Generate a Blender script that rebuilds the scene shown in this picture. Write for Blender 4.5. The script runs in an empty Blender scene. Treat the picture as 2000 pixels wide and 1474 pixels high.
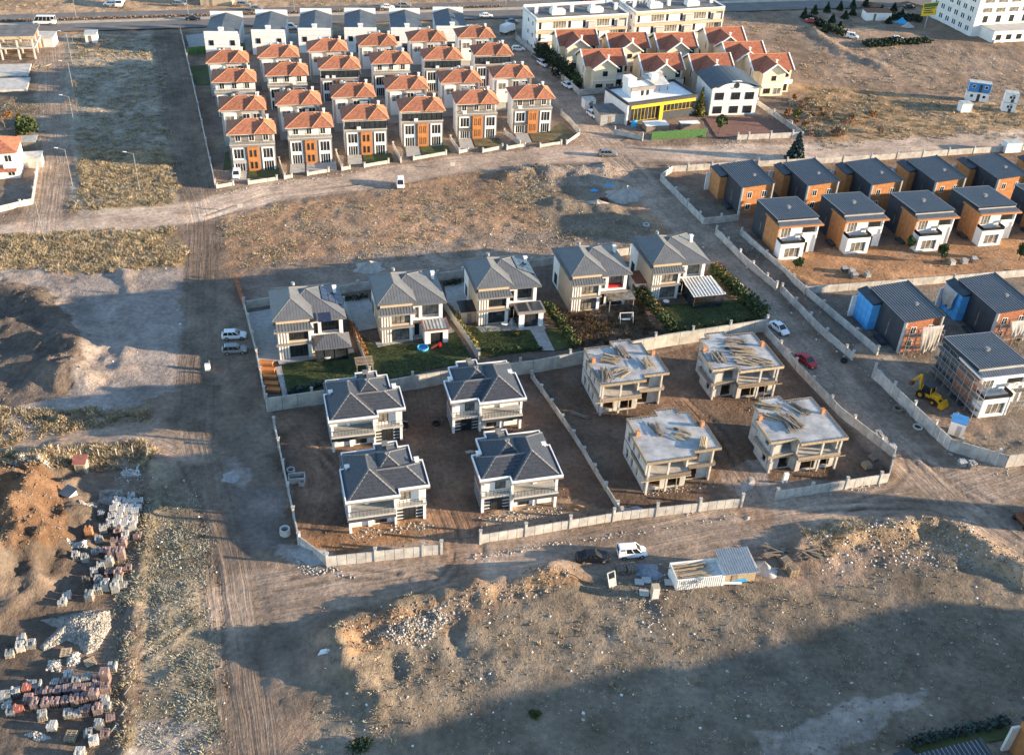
import bpy, math, random
import numpy as np
from mathutils import Vector, Matrix
random.seed(7); rng = np.random.default_rng(7)
R = math.radians
SC = bpy.context.scene
COL = SC.collection

# ------------------------------------------------------------------ camera, sky, sun, exposure
CAM_H, F_PX, PITCH, ROLL = 100.0, 2025.0, R(35.2), R(3.0)
_f = Vector((0, math.cos(PITCH), -math.sin(PITCH))); _r = Vector((1, 0, 0)); _u = _r.cross(_f)
CR = _r * math.cos(ROLL) + _u * math.sin(ROLL); CU = _u * math.cos(ROLL) - _r * math.sin(ROLL)
cd = bpy.data.cameras.new('drone_camera'); cam = bpy.data.objects.new('drone_camera', cd); COL.objects.link(cam)
cd.sensor_width = 36; cd.lens = F_PX / 2000 * 36; cd.clip_end = 6000; cd.clip_start = 1
m = Matrix((CR, CU, -_f)).transposed().to_4x4(); m.translation = (0, 0, CAM_H); cam.matrix_world = m
SC.camera = cam

SUN_AZ, SUN_EL = R(-3.0), R(10.0)          # where the sun stands: angle from +X, height
w = bpy.data.worlds.new('World'); SC.world = w; w.use_nodes = True
nt = w.node_tree; bg = nt.nodes['Background']; sky = nt.nodes.new('ShaderNodeTexSky')
sky.sky_type = 'NISHITA'; sky.sun_disc = False; sky.sun_elevation = SUN_EL
sky.sun_rotation = math.pi / 2 - SUN_AZ; sky.altitude = 900; sky.air_density = 1.0; sky.dust_density = 0.15; sky.ozone_density = 1.5
nt.links.new(sky.outputs[0], bg.inputs[0]); bg.inputs[1].default_value = 0.135
sl = bpy.data.lights.new('sun', 'SUN'); so = bpy.data.objects.new('sun', sl); COL.objects.link(so)
sl.energy = 5.0; sl.angle = R(0.6); sl.color = (1.0, 0.77, 0.51)
sd = Vector((math.cos(SUN_EL) * math.cos(SUN_AZ), math.cos(SUN_EL) * math.sin(SUN_AZ), math.sin(SUN_EL)))
so.rotation_euler = sd.to_track_quat('Z', 'Y').to_euler(); so.location = (200, 200, 200)
SC.view_settings.view_transform = 'Standard'; SC.view_settings.look = 'None'
SC.view_settings.exposure = 1.80; SC.view_settings.gamma = 1
SC.cycles.max_bounces = 5; SC.cycles.diffuse_bounces = 3; SC.cycles.glossy_bounces = 2; SC.cycles.transmission_bounces = 3

def at(u, v, z=0.0):
    """ground point (or point at height z) that the survey pixel (u, v) stands for"""
    d = _f + CR * ((u - 1000) / F_PX) - CU * ((v - 737) / F_PX)
    return Vector((0, 0, CAM_H)) + d * ((z - CAM_H) / d.z)

# ------------------------------------------------------------------ materials
M = {}
def mat(name, col, rough=.85, var=.18, scale=3.0, bump=0.0, bscale=30., metal=0.0, col2=None, spec=.3, rnd=0.0, alpha=1.0):
    mt = bpy.data.materials.new(name); mt.use_nodes = True; n = mt.node_tree; b = n.nodes['Principled BSDF']
    b.inputs['Roughness'].default_value = rough; b.inputs['Metallic'].default_value = metal
    b.inputs['Specular IOR Level'].default_value = spec
    tc = n.nodes.new('ShaderNodeTexCoord')
    nz = n.nodes.new('ShaderNodeTexNoise'); nz.inputs['Scale'].default_value = scale; nz.inputs['Detail'].default_value = 6; nz.inputs['Roughness'].default_value = .65
    n.links.new(tc.outputs['Object'], nz.inputs['Vector'])
    rp = n.nodes.new('ShaderNodeValToRGB'); n.links.new(nz.outputs['Fac'], rp.inputs['Fac'])
    c2 = col2 or tuple(c * (1 - var * 2.2) for c in col)
    hi = tuple(min(1, c * (1 + var)) for c in col)
    rp.color_ramp.elements[0].position = .3; rp.color_ramp.elements[0].color = (*c2, 1)
    rp.color_ramp.elements[1].position = .68; rp.color_ramp.elements[1].color = (*hi, 1)
    out = rp.outputs[0]
    if rnd:
        oi = n.nodes.new('ShaderNodeObjectInfo'); mr = n.nodes.new('ShaderNodeMapRange')
        mr.inputs['To Min'].default_value = 1 - rnd; mr.inputs['To Max'].default_value = 1 + rnd
        n.links.new(oi.outputs['Random'], mr.inputs['Value'])
        hs = n.nodes.new('ShaderNodeHueSaturation'); n.links.new(mr.outputs[0], hs.inputs['Value']); n.links.new(out, hs.inputs['Color']); out = hs.outputs[0]
    n.links.new(out, b.inputs['Base Color'])
    if bump:
        n2 = n.nodes.new('ShaderNodeTexNoise'); n2.inputs['Scale'].default_value = bscale; n2.inputs['Detail'].default_value = 4
        n.links.new(tc.outputs['Object'], n2.inputs['Vector'])
        bp = n.nodes.new('ShaderNodeBump'); bp.inputs['Strength'].default_value = bump; bp.inputs['Distance'].default_value = .05
        n.links.new(n2.outputs['Fac'], bp.inputs['Height']); n.links.new(bp.outputs[0], b.inputs['Normal'])
    if alpha < 1: b.inputs['Alpha'].default_value = alpha
    M[name] = mt; return mt

mat('white_plaster', (.74, .72, .69), .8, .06, .6)
mat('white_panel', (.78, .77, .75), .6, .05, .8)
mat('white_trim', (.80, .79, .77), .5, .04, 1.)
mat('grey_plaster', (.23, .21, .195), .85, .08, .6)
mat('light_grey_plaster', (.42, .41, .39), .85, .08, .6)
mat('beige_plaster', (.46, .37, .27), .85, .06, .5)
mat('cream_plaster', (.70, .60, .44), .85, .06, .5)
mat('charcoal_panel', (.050, .056, .066), .55, .12, .8)
mat('orange_panel', (.47, .19, .065), .6, .12, 1.2)
mat('orange_cladding', (.50, .22, .085), .6, .14, 1.2)
mat('red_tile', (.36, .145, .085), .85, .22, 1.6, .5, 9., rnd=.12)
mat('dark_red_tile', (.35, .125, .072), .85, .2, 1.6, .5, 9., rnd=.1)
mat('tile_cap', (.56, .27, .14), .8, .15, 3.)
mat('slate_tile', (.056, .063, .078), .42, .16, 2.2, .5, 12.)
mat('slate_cap', (.19, .185, .18), .7, .12, 3.)
mat('villa_roof', (.122, .128, .138), .45, .1, .8, spec=.5)
mat('blue_metal_roof', (.095, .115, .14), .42, .14, .5, metal=.25)
mat('dark_metal_roof', (.060, .068, .080), .4, .16, .7, metal=.3)
mat('metal_seam', (.24, .25, .265), .4, .12, 2., metal=.25)
mat('window_glass', (.030, .036, .042), .12, .4, .35, spec=.5)
mat('curtain_glass', (.20, .185, .16), .2, .4, .8, spec=.5)
mat('dark_frame', (.045, .045, .048), .5, .1, 2.)
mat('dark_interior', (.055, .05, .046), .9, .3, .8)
mat('concrete', (.50, .475, .44), .9, .14, .9, .35, 6.)
mat('fresh_slab', (.54, .53, .51), .55, .0, .33, .2, 5., col2=(.17, .175, .185))
mat('wall_concrete', (.46, .44, .41), .9, .17, .7, .3, 5., rnd=.06)
mat('stained_concrete', (.40, .39, .36), .9, .2, .5, .4, 4., col2=(.24, .235, .22))
mat('timber', (.40, .31, .205), .85, .2, 4., rnd=.28)
mat('weathered_timber', (.25, .205, .16), .9, .2, 4., rnd=.3)
mat('raw_brick', (.36, .14, .075), .9, .2, 2.5, .5, 12., rnd=.1)
mat('terracotta_block', (.52, .24, .115), .85, .2, 6., .4, 14.)
mat('white_block', (.50, .485, .46), .9, .2, 2., .4, 10., rnd=.12)
mat('pink_block', (.33, .235, .215), .9, .22, 2., .4, 10., rnd=.14)
mat('grey_block', (.36, .36, .345), .9, .2, 2., .4, 10., rnd=.14)
mat('red_block', (.44, .16, .12), .9, .12, 4., .4, 10., rnd=.1)
mat('blue_membrane', (.09, .36, .74), .45, .1, .9)
mat('plastic_sheet', (.56, .53, .50), .35, .14, 1.2, alpha=.72)
mat('grey_tarp', (.20, .23, .27), .5, .2, 1.4, .5, 4.)
mat('scaffold_metal', (.42, .42, .43), .45, .12, 3., metal=.5)
mat('galvanised', (.40, .41, .42), .4, .1, 2., metal=.5)
mat('yellow_machine', (.62, .33, .02), .4, .14, 2.)
mat('yellow_sign', (.75, .50, .02), .5, .06, 1.)
mat('black_rubber', (.022, .022, .023), .85, .2, 6.)
mat('car_white', (.78, .78, .78), .25, .02, 1., spec=.5)
mat('car_silver', (.27, .28, .295), .3, .03, 1., metal=.5, spec=.5)
mat('car_grey', (.20, .205, .22), .3, .03, 1., metal=.4, spec=.5)
mat('car_black', (.012, .012, .015), .22, .02, 1., spec=.5)
mat('car_red', (.42, .02, .022), .25, .03, 1., spec=.5)
mat('lamp_lens', (.70, .68, .62), .2, .05, 3.)
mat('tail_lens', (.40, .02, .02), .25, .05, 3.)
mat('hub_metal', (.45, .45, .46), .35, .08, 4., metal=.6)
mat('green_fence', (.07, .17, .05), .7, .2, 2.)
mat('lawn_green', (.066, .082, .028), .95, .25, .28, .9, 8., col2=(.040, .048, .020))
mat('dry_lawn', (.15, .12, .06), .95, .25, .5, .7, 14.)
mat('paving', (.36, .35, .33), .85, .12, 1.2, .2, 6.)
mat('red_paving', (.20, .105, .08), .9, .15, 1.4, .2, 6.)
mat('leaf_green', (.070, .100, .034), .8, .35, .8, rnd=.15)
mat('leaf_yellow', (.17, .15, .035), .8, .35, .8, rnd=.15)
mat('leaf_dark', (.034, .055, .028), .8, .35, .8, rnd=.12)
mat('leaf_blue', (.055, .085, .075), .8, .3, .8)
mat('leaf_orange', (.27, .125, .045), .8, .3, .8)
mat('bark', (.12, .085, .06), .95, .25, 4.)
mat('bare_twig', (.26, .17, .11), .95, .25, 2.)
mat('dry_grass', (.42, .335, .215), .95, .3, .5)
mat('dead_weed', (.17, .115, .065), .95, .4, .5)
mat('dull_red', (.33, .12, .09), .8, .15, 2.)
mat('scrub_grass', (.34, .315, .235), .95, .35, .4)
mat('rubble_stone', (.36, .335, .30), .95, .25, 1.2)
mat('litter_white', (.66, .66, .66), .8, .1, 1.)
mat('dirt_clod', (.20, .155, .115), 1., .25, 1.4)
mat('brown_soil', (.25, .145, .075), 1., .22, .9, .8, 3.)
mat('sand_heap', (.36, .33, .30), 1., .14, .8, .5, 4.)
mat('gravel_heap', (.30, .295, .29), 1., .14, 1.8, .6, 7.)
mat('asphalt', (.165, .15, .14), .9, .12, .25, .2, 8.)
mat('pale_verge', (.45, .38, .30), .95, .14, .4)
mat('solar_cell', (.025, .035, .07), .15, .15, 1.5, spec=.6)
mat('blue_paint', (.05, .22, .50), .5, .1, 1.)
mat('blue_plastic', (.06, .36, .66), .5, .12, 1.5)
mat('shop_yellow', (.70, .44, .03), .5, .06, 1.)
mat('membrane_roof', (.16, .155, .15), .8, .2, .5)
mat('pale_metal_roof', (.50, .50, .47), .45, .16, .9, metal=.2)
mat('rust_brown', (.22, .085, .045), .8, .2, 3.)

# ------------------------------------------------------------------ mesh helpers
class MB:
    def __init__(s): s.v = []; s.f = []
    def add(s, vs, fs):
        o = len(s.v); s.v += [tuple(p) for p in vs]; s.f += [tuple(i + o for i in f) for f in fs]; return s
    def box(s, x0, x1, y0, y1, z0, z1):
        return s.add([(x0, y0, z0), (x1, y0, z0), (x1, y1, z0), (x0, y1, z0), (x0, y0, z1), (x1, y0, z1), (x1, y1, z1), (x0, y1, z1)],
                     [(0, 3, 2, 1), (4, 5, 6, 7), (0, 1, 5, 4), (1, 2, 6, 5), (2, 3, 7, 6), (3, 0, 4, 7)])
    def hexa(s, b, t):
        return s.add(list(b) + list(t), [(0, 3, 2, 1), (4, 5, 6, 7), (0, 1, 5, 4), (1, 2, 6, 5), (2, 3, 7, 6), (3, 0, 4, 7)])
    def bar(s, p, q, wd=.1, h=.1):
        p = Vector(p); q = Vector(q); d = (q - p)
        if d.length < 1e-5: return s
        d.normalize(); up = Vector((0, 0, 1)) if abs(d.z) < .98 else Vector((0, 1, 0))
        sx = d.cross(up).normalized() * (wd / 2); sz = sx.cross(d).normalized() * (h / 2)
        return s.hexa([p - sx - sz, p + sx - sz, q + sx - sz, q - sx - sz], [p - sx + sz, p + sx + sz, q + sx + sz, q - sx + sz])
    def prism(s, pts, z0, z1):
        n = len(pts)
        return s.add([(x, y, z0) for x, y in pts] + [(x, y, z1) for x, y in pts],
                     [tuple(range(n - 1, -1, -1)), tuple(range(n, 2 * n))] + [(i, (i + 1) % n, (i + 1) % n + n, i + n) for i in range(n)])
    def cyl(s, p, q, r0, r1=None, n=8, caps=True):
        r1 = r0 if r1 is None else r1; p = Vector(p); q = Vector(q); d = (q - p).normalized()
        a = d.orthogonal().normalized(); b = d.cross(a)
        vs = [p + (a * math.cos(2 * math.pi * i / n) + b * math.sin(2 * math.pi * i / n)) * r0 for i in range(n)]
        vs += [q + (a * math.cos(2 * math.pi * i / n) + b * math.sin(2 * math.pi * i / n)) * r1 for i in range(n)]
        fs = [(i, (i + 1) % n, (i + 1) % n + n, i + n) for i in range(n)]
        if caps: fs += [tuple(range(n - 1, -1, -1)), tuple(range(n, 2 * n))]
        return s.add(vs, fs)
    def ring(s, cx, cy, z0, z1, ro, ri, n=20):
        vs = []
        for r, z in ((ro, z0), (ro, z1), (ri, z1), (ri, z0)):
            vs += [(cx + r * math.cos(2 * math.pi * i / n), cy + r * math.sin(2 * math.pi * i / n), z) for i in range(n)]
        fs = []
        for k in range(4):
            for i in range(n):
                a = k * n; b = ((k + 1) % 4) * n
                fs.append((a + i, a + (i + 1) % n, b + (i + 1) % n, b + i))
        return s.add(vs, fs)
    def slab(s, a, b, c, d, t):
        """thin plate under the quad a b c d (top side given), t thick downwards"""
        q = [Vector(p) for p in (a, b, c, d)]; lo = [p - Vector((0, 0, t)) for p in q]
        return s.hexa(lo, q)
    def mesh(s, name):
        me = bpy.data.meshes.new(name); me.from_pydata(s.v, [], s.f); me.update(); return me
    def build(s, name, mt, parent=None, loc=None, smooth=False, label=None):
        me = s.mesh(name); me.materials.append(M[mt])
        if smooth: me.polygons.foreach_set('use_smooth', [True] * len(me.polygons))
        return link(name, me, parent, loc, label)

def link(name, me, parent=None, loc=None, label=None, rz=0):
    o = bpy.data.objects.new(name, me); COL.objects.link(o)
    if parent is not None: o.parent = parent
    if loc is not None: o.location = loc
    if rz: o.rotation_euler.z = rz
    if label: o['label'] = label
    return o
def thing(name, label, cat, loc=(0, 0, 0), rz=0.0, group=None):
    o = bpy.data.objects.new(name, None); COL.objects.link(o); o.location = loc; o.rotation_euler.z = rz
    o.empty_display_size = .3; o['label'] = label; o['category'] = cat
    if group: o['group'] = group
    return o
def tag(o, label, cat, group=None):
    o['label'] = label; o['category'] = cat
    if group: o['group'] = group
    return o
def structure(o): o['kind'] = 'structure'; return o
def stuff(o, label=None, cat=None):
    o['kind'] = 'stuff'
    if label: o['label'] = label
    if cat: o['category'] = cat
    return o
KIDS = {}
def kids(o): return [c for c in o.children]
def copy_tree(root, loc, rz, label, group=None, sx=1):
    r = root.copy(); COL.objects.link(r); r.location = loc; r.rotation_euler.z = rz; r['label'] = label; r.scale.x = sx
    if group: r['group'] = group
    for ch in list(root.children):
        c = ch.copy(); COL.objects.link(c); c.parent = r
        for g in list(ch.children):
            d = g.copy(); COL.objects.link(d); d.parent = c
    return r

CACHE = {}
def window(par, x, y, z, wd, h, n=2, fr='white_trim', gl='window_glass', face='front', bars=0, border=.08, name='window'):
    """framed window with its own pane; face front looks to -y, left to -x, right to +x"""
    key = (round(wd, 2), round(h, 2), n, fr, gl, face, bars, border)
    if key not in CACHE:
        a = MB(); b = MB(); t = border
        def bx(mb, s0, s1, z0, z1, d0, d1):
            if face == 'front': mb.box(s0, s1, -d1, -d0, z0, z1)
            elif face == 'left': mb.box(-d1, -d0, s0, s1, z0, z1)
            else: mb.box(d0, d1, s0, s1, z0, z1)
        bx(a, 0, wd, 0, t, -.02, .05); bx(a, 0, wd, h - t, h, -.02, .05); bx(a, 0, t, t, h - t, -.02, .05); bx(a, wd - t, wd, t, h - t, -.02, .05)
        for i in range(1, n): bx(a, wd * i / n - .035, wd * i / n + .035, t, h - t, -.02, .045)
        for i in range(1, bars + 1): bx(a, t, wd - t, h * i / (bars + 1) - .03, h * i / (bars + 1) + .03, -.02, .04)
        bx(b, t * .5, wd - t * .5, t * .5, h - t * .5, -.015, .015)
        ma = a.mesh('window_frame'); ma.materials.append(M[fr]); mb_ = b.mesh('pane'); mb_.materials.append(M[gl]); CACHE[key] = (ma, mb_)
    ma, mb_ = CACHE[key]
    o = link(name, ma, par, (x, y, z)); link('pane', mb_, o); return o

def wall_open(mb, p, q, z0, z1, t, ops=()):
    """wall from p to q (plan), thickness t to the left of p->q, with openings (s0,s1,za,zb)"""
    p = Vector((*p, 0)); q = Vector((*q, 0)); L = (q - p).length; d = (q - p) / L; nrm = Vector((-d.y, d.x, 0)) * t
    S = sorted({0, L, *[o[0] for o in ops], *[o[1] for o in ops]}); Zs = sorted({z0, z1, *[o[2] for o in ops], *[o[3] for o in ops]})
    for i in range(len(S) - 1):
        sm = (S[i] + S[i + 1]) / 2; run = None
        for j in range(len(Zs)):
            if j < len(Zs) - 1:
                zm = (Zs[j] + Zs[j + 1]) / 2; solid = not any(o[0] < sm < o[1] and o[2] < zm < o[3] for o in ops)
            else: solid = False
            if solid and run is None: run = Zs[j]
            if not solid and run is not None:
                a = p + d * S[i]; b = p + d * S[i + 1]; zt = Zs[j]
                base = [a, b, b + nrm, a + nrm]
                mb.hexa([(*c.xy, run) for c in base], [(*c.xy, zt) for c in base]); run = None
    return mb

# roofs -----------------------------------------------------------
def hip(x0, x1, y0, y1, z, h, axis='x', k0=1.0, k1=1.0):
    """faces (a,b,c,d): eave a-b, top b-side c, a-side d; edges to cap. k 1 = hip end, 0 = gable end"""
    if axis == 'x':
        hw = (y1 - y0) / 2; ym = (y0 + y1) / 2; r0 = Vector((x0 + hw * k0, ym, z + h)); r1 = Vector((x1 - hw * k1, ym, z + h))
        A = Vector((x0, y0, z)); B = Vector((x1, y0, z)); C = Vector((x1, y1, z)); D = Vector((x0, y1, z))
        fs = [(A, B, r1, r0), (C, D, r0, r1), (B, C, r1, r1), (D, A, r0, r0)]
        ed = [(r0, r1), (A, r0), (D, r0), (B, r1), (C, r1)]
    else:
        hw = (x1 - x0) / 2; xm = (x0 + x1) / 2; r0 = Vector((xm, y0 + hw * k0, z + h)); r1 = Vector((xm, y1 - hw * k1, z + h))
        A = Vector((x0, y0, z)); B = Vector((x1, y0, z)); C = Vector((x1, y1, z)); D = Vector((x0, y1, z))
        fs = [(A, B, r0, r0), (C, D, r1, r1), (B, C, r1, r0), (D, A, r0, r1)]
        ed = [(r0, r1), (A, r0), (B, r0), (D, r1), (C, r1)]
    return fs, ed
def plain_faces(mb, fs, thick=.0):
    for a, b, c, d in fs:
        if (c - d).length < 1e-4: mb.add([a, b, c], [(0, 1, 2)])
        else: mb.add([a, b, c, d], [(0, 1, 2, 3)])
def course_faces(mb, fs, pitch=.34, step=.05):
    """each roof face as stepped tile courses"""
    for a, b, c, d in fs:
        nrm = (b - a).cross((c + d) / 2 - a).normalized(); L = ((c + d) / 2 - (a + b) / 2).length; n = max(2, int(L / pitch))
        for i in range(n):
            t0, t1 = i / n, (i + 1) / n
            p0 = a.lerp(d, t0) + nrm * step; q0 = b.lerp(c, t0) + nrm * step; p1 = a.lerp(d, t1); q1 = b.lerp(c, t1)
            pl = a.lerp(d, t0); ql = b.lerp(c, t0)
            mb.add([pl, ql, q0, p0], [(0, 1, 2, 3)])
            if (p1 - q1).length < 1e-3: mb.add([p0, q0, q1], [(0, 1, 2)])
            else: mb.add([p0, q0, q1, p1], [(0, 1, 2, 3)])
def seam_faces(mb, fs, pitch=.5, wd=.05, h=.06):
    """raised standing seams running up each roof face"""
    for a, b, c, d in fs:
        e = (b - a); L = e.length; e = e / L; n = max(1, int(L / pitch)); mid = (c + d) / 2
        up = (mid - a) - e * ((mid - a).dot(e)); H = up.length; up = up / H
        sl_, sr = (d - a).dot(e), (c - a).dot(e); nrm = e.cross(up) * (h / 2)
        for i in range(n + 1):
            s = min(L - .03, max(.03, L * i / n)); t = 1.0
            if s < sl_: t = s / sl_
            if s > sr and L - sr > 1e-4: t = min(t, (L - s) / (L - sr))
            if t < .03: continue
            mb.bar(a + e * s + nrm, a + e * s + up * (H * t) + nrm, wd, h)
def caps(mb, ed, wd=.26, h=.12):
    for p, q in ed: mb.bar(p, q, wd, h)
# ------------------------------------------------------------------ ground
def P2(pts): return np.array([at(u, v).xy[:] for u, v in pts])
_lat = rng.random((256, 256)).astype(np.float32)
def vnoise(x, y, s):
    x = x / s; y = y / s; xi = np.floor(x).astype(int); yi = np.floor(y).astype(int); fx = x - xi; fy = y - yi
    fx = fx * fx * (3 - 2 * fx); fy = fy * fy * (3 - 2 * fy); xi &= 255; yi &= 255; x2 = (xi + 1) & 255; y2 = (yi + 1) & 255
    return (_lat[yi, xi] * (1 - fx) + _lat[yi, x2] * fx) * (1 - fy) + (_lat[y2, xi] * (1 - fx) + _lat[y2, x2] * fx) * fy
def fnoise(x, y, s, o=4):
    r = 0; a = .5; t = 0
    for i in range(o): r = r + a * vnoise(x + 37.1 * i, y + 11.7 * i, s); t += a; a *= .55; s *= .5
    return r / t - .5
def pdist(x, y, poly):
    """distance to a polyline, distance along it, signed side offset"""
    best = np.full(x.shape, 1e9); al = np.zeros(x.shape); sg = np.zeros(x.shape); run = 0.
    for (ax, ay), (bx, by) in zip(poly[:-1], poly[1:]):
        dx, dy = bx - ax, by - ay; L = math.hypot(dx, dy)
        t = np.clip(((x - ax) * dx + (y - ay) * dy) / (L * L), 0, 1)
        d = np.hypot(x - ax - t * dx, y - ay - t * dy); c = d < best
        best = np.where(c, d, best); al = np.where(c, run + t * L, al)
        sg = np.where(c, ((x - ax) * dy - (y - ay) * dx) / L, sg); run += L
    return best, al, sg
def inside(x, y, poly):
    r = np.zeros(x.shape, bool); n = len(poly)
    for i in range(n):
        ax, ay = poly[i]; bx, by = poly[(i + 1) % n]
        if ay == by: continue
        c = ((ay > y) != (by > y)) & (x < (bx - ax) * (y - ay) / (by - ay) + ax); r ^= c
    return r
sm = lambda t: np.clip(t, 0, 1) ** 2 * (3 - 2 * np.clip(t, 0, 1))

ROADS = [  # centre line in survey pixels, half width in metres
    ([(318, 66), (338, 200), (372, 350), (398, 430), (394, 600), (384, 760), (376, 850), (405, 960), (440, 1100), (470, 1300), (490, 1474)], 3.3),
    ([(98, 80), (102, 200), (98, 330), (80, 450)], 3.6),
    ([(-60, 462), (150, 442), (400, 408), (520, 375), (700, 352), (900, 322), (1130, 300), (1300, 300), (1600, 296), (2080, 262)], 4.6),
    ([(960, 60), (1060, 140), (1150, 240), (1200, 300), (1290, 390), (1400, 500), (1530, 645), (1700, 830), (1850, 980), (2060, 1130)], 4.0),
    ([(480, 1170), (600, 1150), (720, 1128), (900, 1096), (1150, 1082), (1400, 1030), (1700, 985), (1850, 960), (1960, 930)], 4.6),
    ([(-60, 872), (150, 842), (280, 838), (400, 880)], 2.8),
    ([(905, 1120), (890, 1040), (850, 930), (830, 830), (815, 760)], 2.6),
    ([(1480, 1005), (1440, 930), (1390, 860), (1300, 760)], 2.6),
    ([(560, 820), (600, 860), (620, 960), (600, 1030)], 2.2),
    ([(1700, 690), (1780, 760)], 3.0)]
ROADW = [(P2(p), w_) for p, w_ in ROADS]
BERMS = [  # survey polyline, half width m, height m
    ([(655, 1250), (700, 1215), (780, 1190), (900, 1165), (1085, 1125)], 2.2, 1.15),
    ([(1560, 1070), (1650, 1045), (1800, 1022), (1880, 1045), (1990, 1120)], 2.6, 1.4),
    ([(60, 960), (85, 1010), (60, 1060)], 6.5, 3.2), ([(10, 990), (40, 1090), (10, 1130)], 5.0, 2.6), ([(-20, 930), (60, 925)], 3.0, 1.4),
    ([(240, 528), (262, 600), (246, 660), (240, 716)], 1.3, .45),
    ([(-20, 540), (60, 535), (200, 528), (250, 535)], 1.5, .45),
    ([(-30, 560), (60, 590), (120, 640), (150, 690)], 3.0, 1.6), ([(-30, 640), (60, 655), (130, 700), (150, 735)], 3.0, 1.9), ([(-30, 720), (60, 720), (120, 745)], 3., 1.7),
    ([(700, 1275), (900, 1212), (1070, 1165)], 5.5, .6), ([(652, 1250), (690, 1325), (745, 1375)], 2.2, 1.1),
    ([(770, 1280), (775, 1320)], 1.1, -.55), ([(885, 1238), (895, 1272)], 1.1, -.5),
    ([(180, 742), (215, 725), (255, 722)], 1.4, .3),
    ([(990, 350), (1050, 335), (1120, 340), (1180, 335)], 3.0, 1.3), ([(1080, 400), (1190, 410)], 2.6, .9),
    ([(1085, 1130), (1300, 1160), (1500, 1150)], 3.0, .5), ([(620, 1300), (760, 1380)], 5., .6),
    ([(1480, 475), (1530, 535), (1600, 560)], 1.5, .5), ([(300, 880), (292, 1000), (262, 1200), (240, 1474)], 1.0, .45),
    ([(1590, 60), (1640, 100), (1720, 130)], 3, .8)]
BERMW = [(P2(p), w_, h_) for p, w_, h_ in BERMS]
FLAT = [P2(q) for q in (
    [(345, 40), (1000, 20), (1140, 270), (420, 372)], [(478, 590), (1480, 480), (1530, 640), (1750, 880), (1740, 945), (640, 1110), (530, 830)],
    [(1300, 335), (2100, 280), (2100, 900), (1700, 740), (1560, 570)], [(1000, 10), (1600, 60), (1590, 270), (1200, 275)])]
SPOIL = [P2([(-60, 560), (100, 570), (170, 690), (130, 770), (-60, 810)]), P2([(655, 1235), (900, 1165), (1085, 1120), (1110, 1150), (900, 1215), (700, 1290)]), P2([(1560, 1050), (1860, 1012), (1990, 1110), (1960, 1150), (1640, 1110)]), P2([(1000, 345), (1180, 330), (1250, 370), (1010, 380)])]
PAD = P2([(150, 535), (365, 525), (368, 760), (240, 790), (180, 700)])
def hfun(x, y):
    h = np.zeros(x.shape)
    nz = fnoise(x, y, 3.2, 4)
    for p, w_, hh in BERMW:
        lo = p.min(0) - 3 * w_; hi = p.max(0) + 3 * w_
        k = (x > lo[0]) & (x < hi[0]) & (y > lo[1]) & (y < hi[1])
        if not k.any(): continue
        d, _, _ = pdist(x[k], y[k], p)
        h[k] += hh * np.exp(-(d / (w_ * (.85 + .9 * nz[k]))) ** 2) * (1 + .9 * nz[k])
    rough = np.full(x.shape, .30)
    rough[inside(x, y, PAD)] = .08
    for q in FLAT: rough[inside(x, y, q)] = .10
    for p, w_ in ROADW:
        lo = p.min(0) - w_ - 3; hi = p.max(0) + w_ + 3
        k = (x > lo[0]) & (x < hi[0]) & (y > lo[1]) & (y < hi[1])
        if k.any():
            d, _, s = pdist(x[k], y[k], p); mk = sm((w_ + 1.5 - d) / 1.5)
            rough[k] = rough[k] * (1 - mk) + .07 * mk
            h[k] += mk * .025 * np.sin(s * 3.4 + 2 * fnoise(x[k], y[k], 9., 2)) - .06 * mk
    for q in SPOIL: rough[inside(x, y, q)] = .4
    h += rough * (fnoise(x, y, 7., 3) * 1.2 + fnoise(x, y, 1.9, 4) * 1.5)
    return h
def gz(x, y): return float(hfun(np.array([float(x)]), np.array([float(y)]))[0])
def gat(u, v):
    p = at(u, v); p.z = gz(p.x, p.y); return p

xs = np.arange(-250, 262, .55); ys = np.concatenate([np.arange(52, 170, .42), np.arange(170, 300, .62), np.arange(300, 470, 1.1)])
GX, GY = np.meshgrid(xs, ys); GZ = hfun(GX, GY)
jx = GX + 5.5 * fnoise(GX, GY, 7., 4); jy = GY + 5.5 * fnoise(GX + 91, GY, 7., 4)
C = np.zeros(GX.shape + (3,)); C[:] = (.215, .170, .130)
def zone(pts, col, mix=1.0, jit=True):
    k = inside(jx if jit else GX, jy if jit else GY, P2(pts)); C[k] = C[k] * (1 - mix) + np.array(col) * mix
zone([(-200, -20), (2200, -60), (2200, 45), (-200, 70)], (.33, .245, .16))
zone([(120, 68), (300, 68), (345, 300), (345, 420), (150, 420)], (.31, .28, .22))
zone([(150, 285), (335, 290), (335, 405), (170, 410)], (.30, .235, .14))
zone([(-60, 300), (75, 280), (85, 200), (60, 140), (-60, 140)], (.17, .14, .10))
zone([(-60, 470), (150, 460), (330, 440), (365, 480), (355, 528), (-60, 535)], (.30, .235, .14))
zone([(-60, 530), (365, 525), (368, 760), (240, 790), (120, 830), (-60, 860)], (.275, .25, .225))
zone([(-60, 555), (90, 560), (170, 690), (130, 770), (-60, 810)], (.135, .115, .097))
zone([(430, 425), (960, 330), (1250, 360), (1350, 460), (1060, 480), (700, 540), (450, 545)], (.29, .20, .13))
zone([(450, 520), (900, 470), (1230, 440), (1290, 470), (1060, 520), (480, 590)], (.235, .19, .15))
zone([(1010, 350), (1160, 360), (1260, 430), (1270, 470), (1100, 470), (1040, 420)], (.20, .165, .12))
zone([(478, 590), (1480, 480), (1500, 640), (525, 800)], (.15, .12, .095))
zone([(525, 800), (1135, 705), (1230, 1005), (935, 1060), (862, 1080), (640, 1100), (585, 1060)], (.145, .105, .078))
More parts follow.
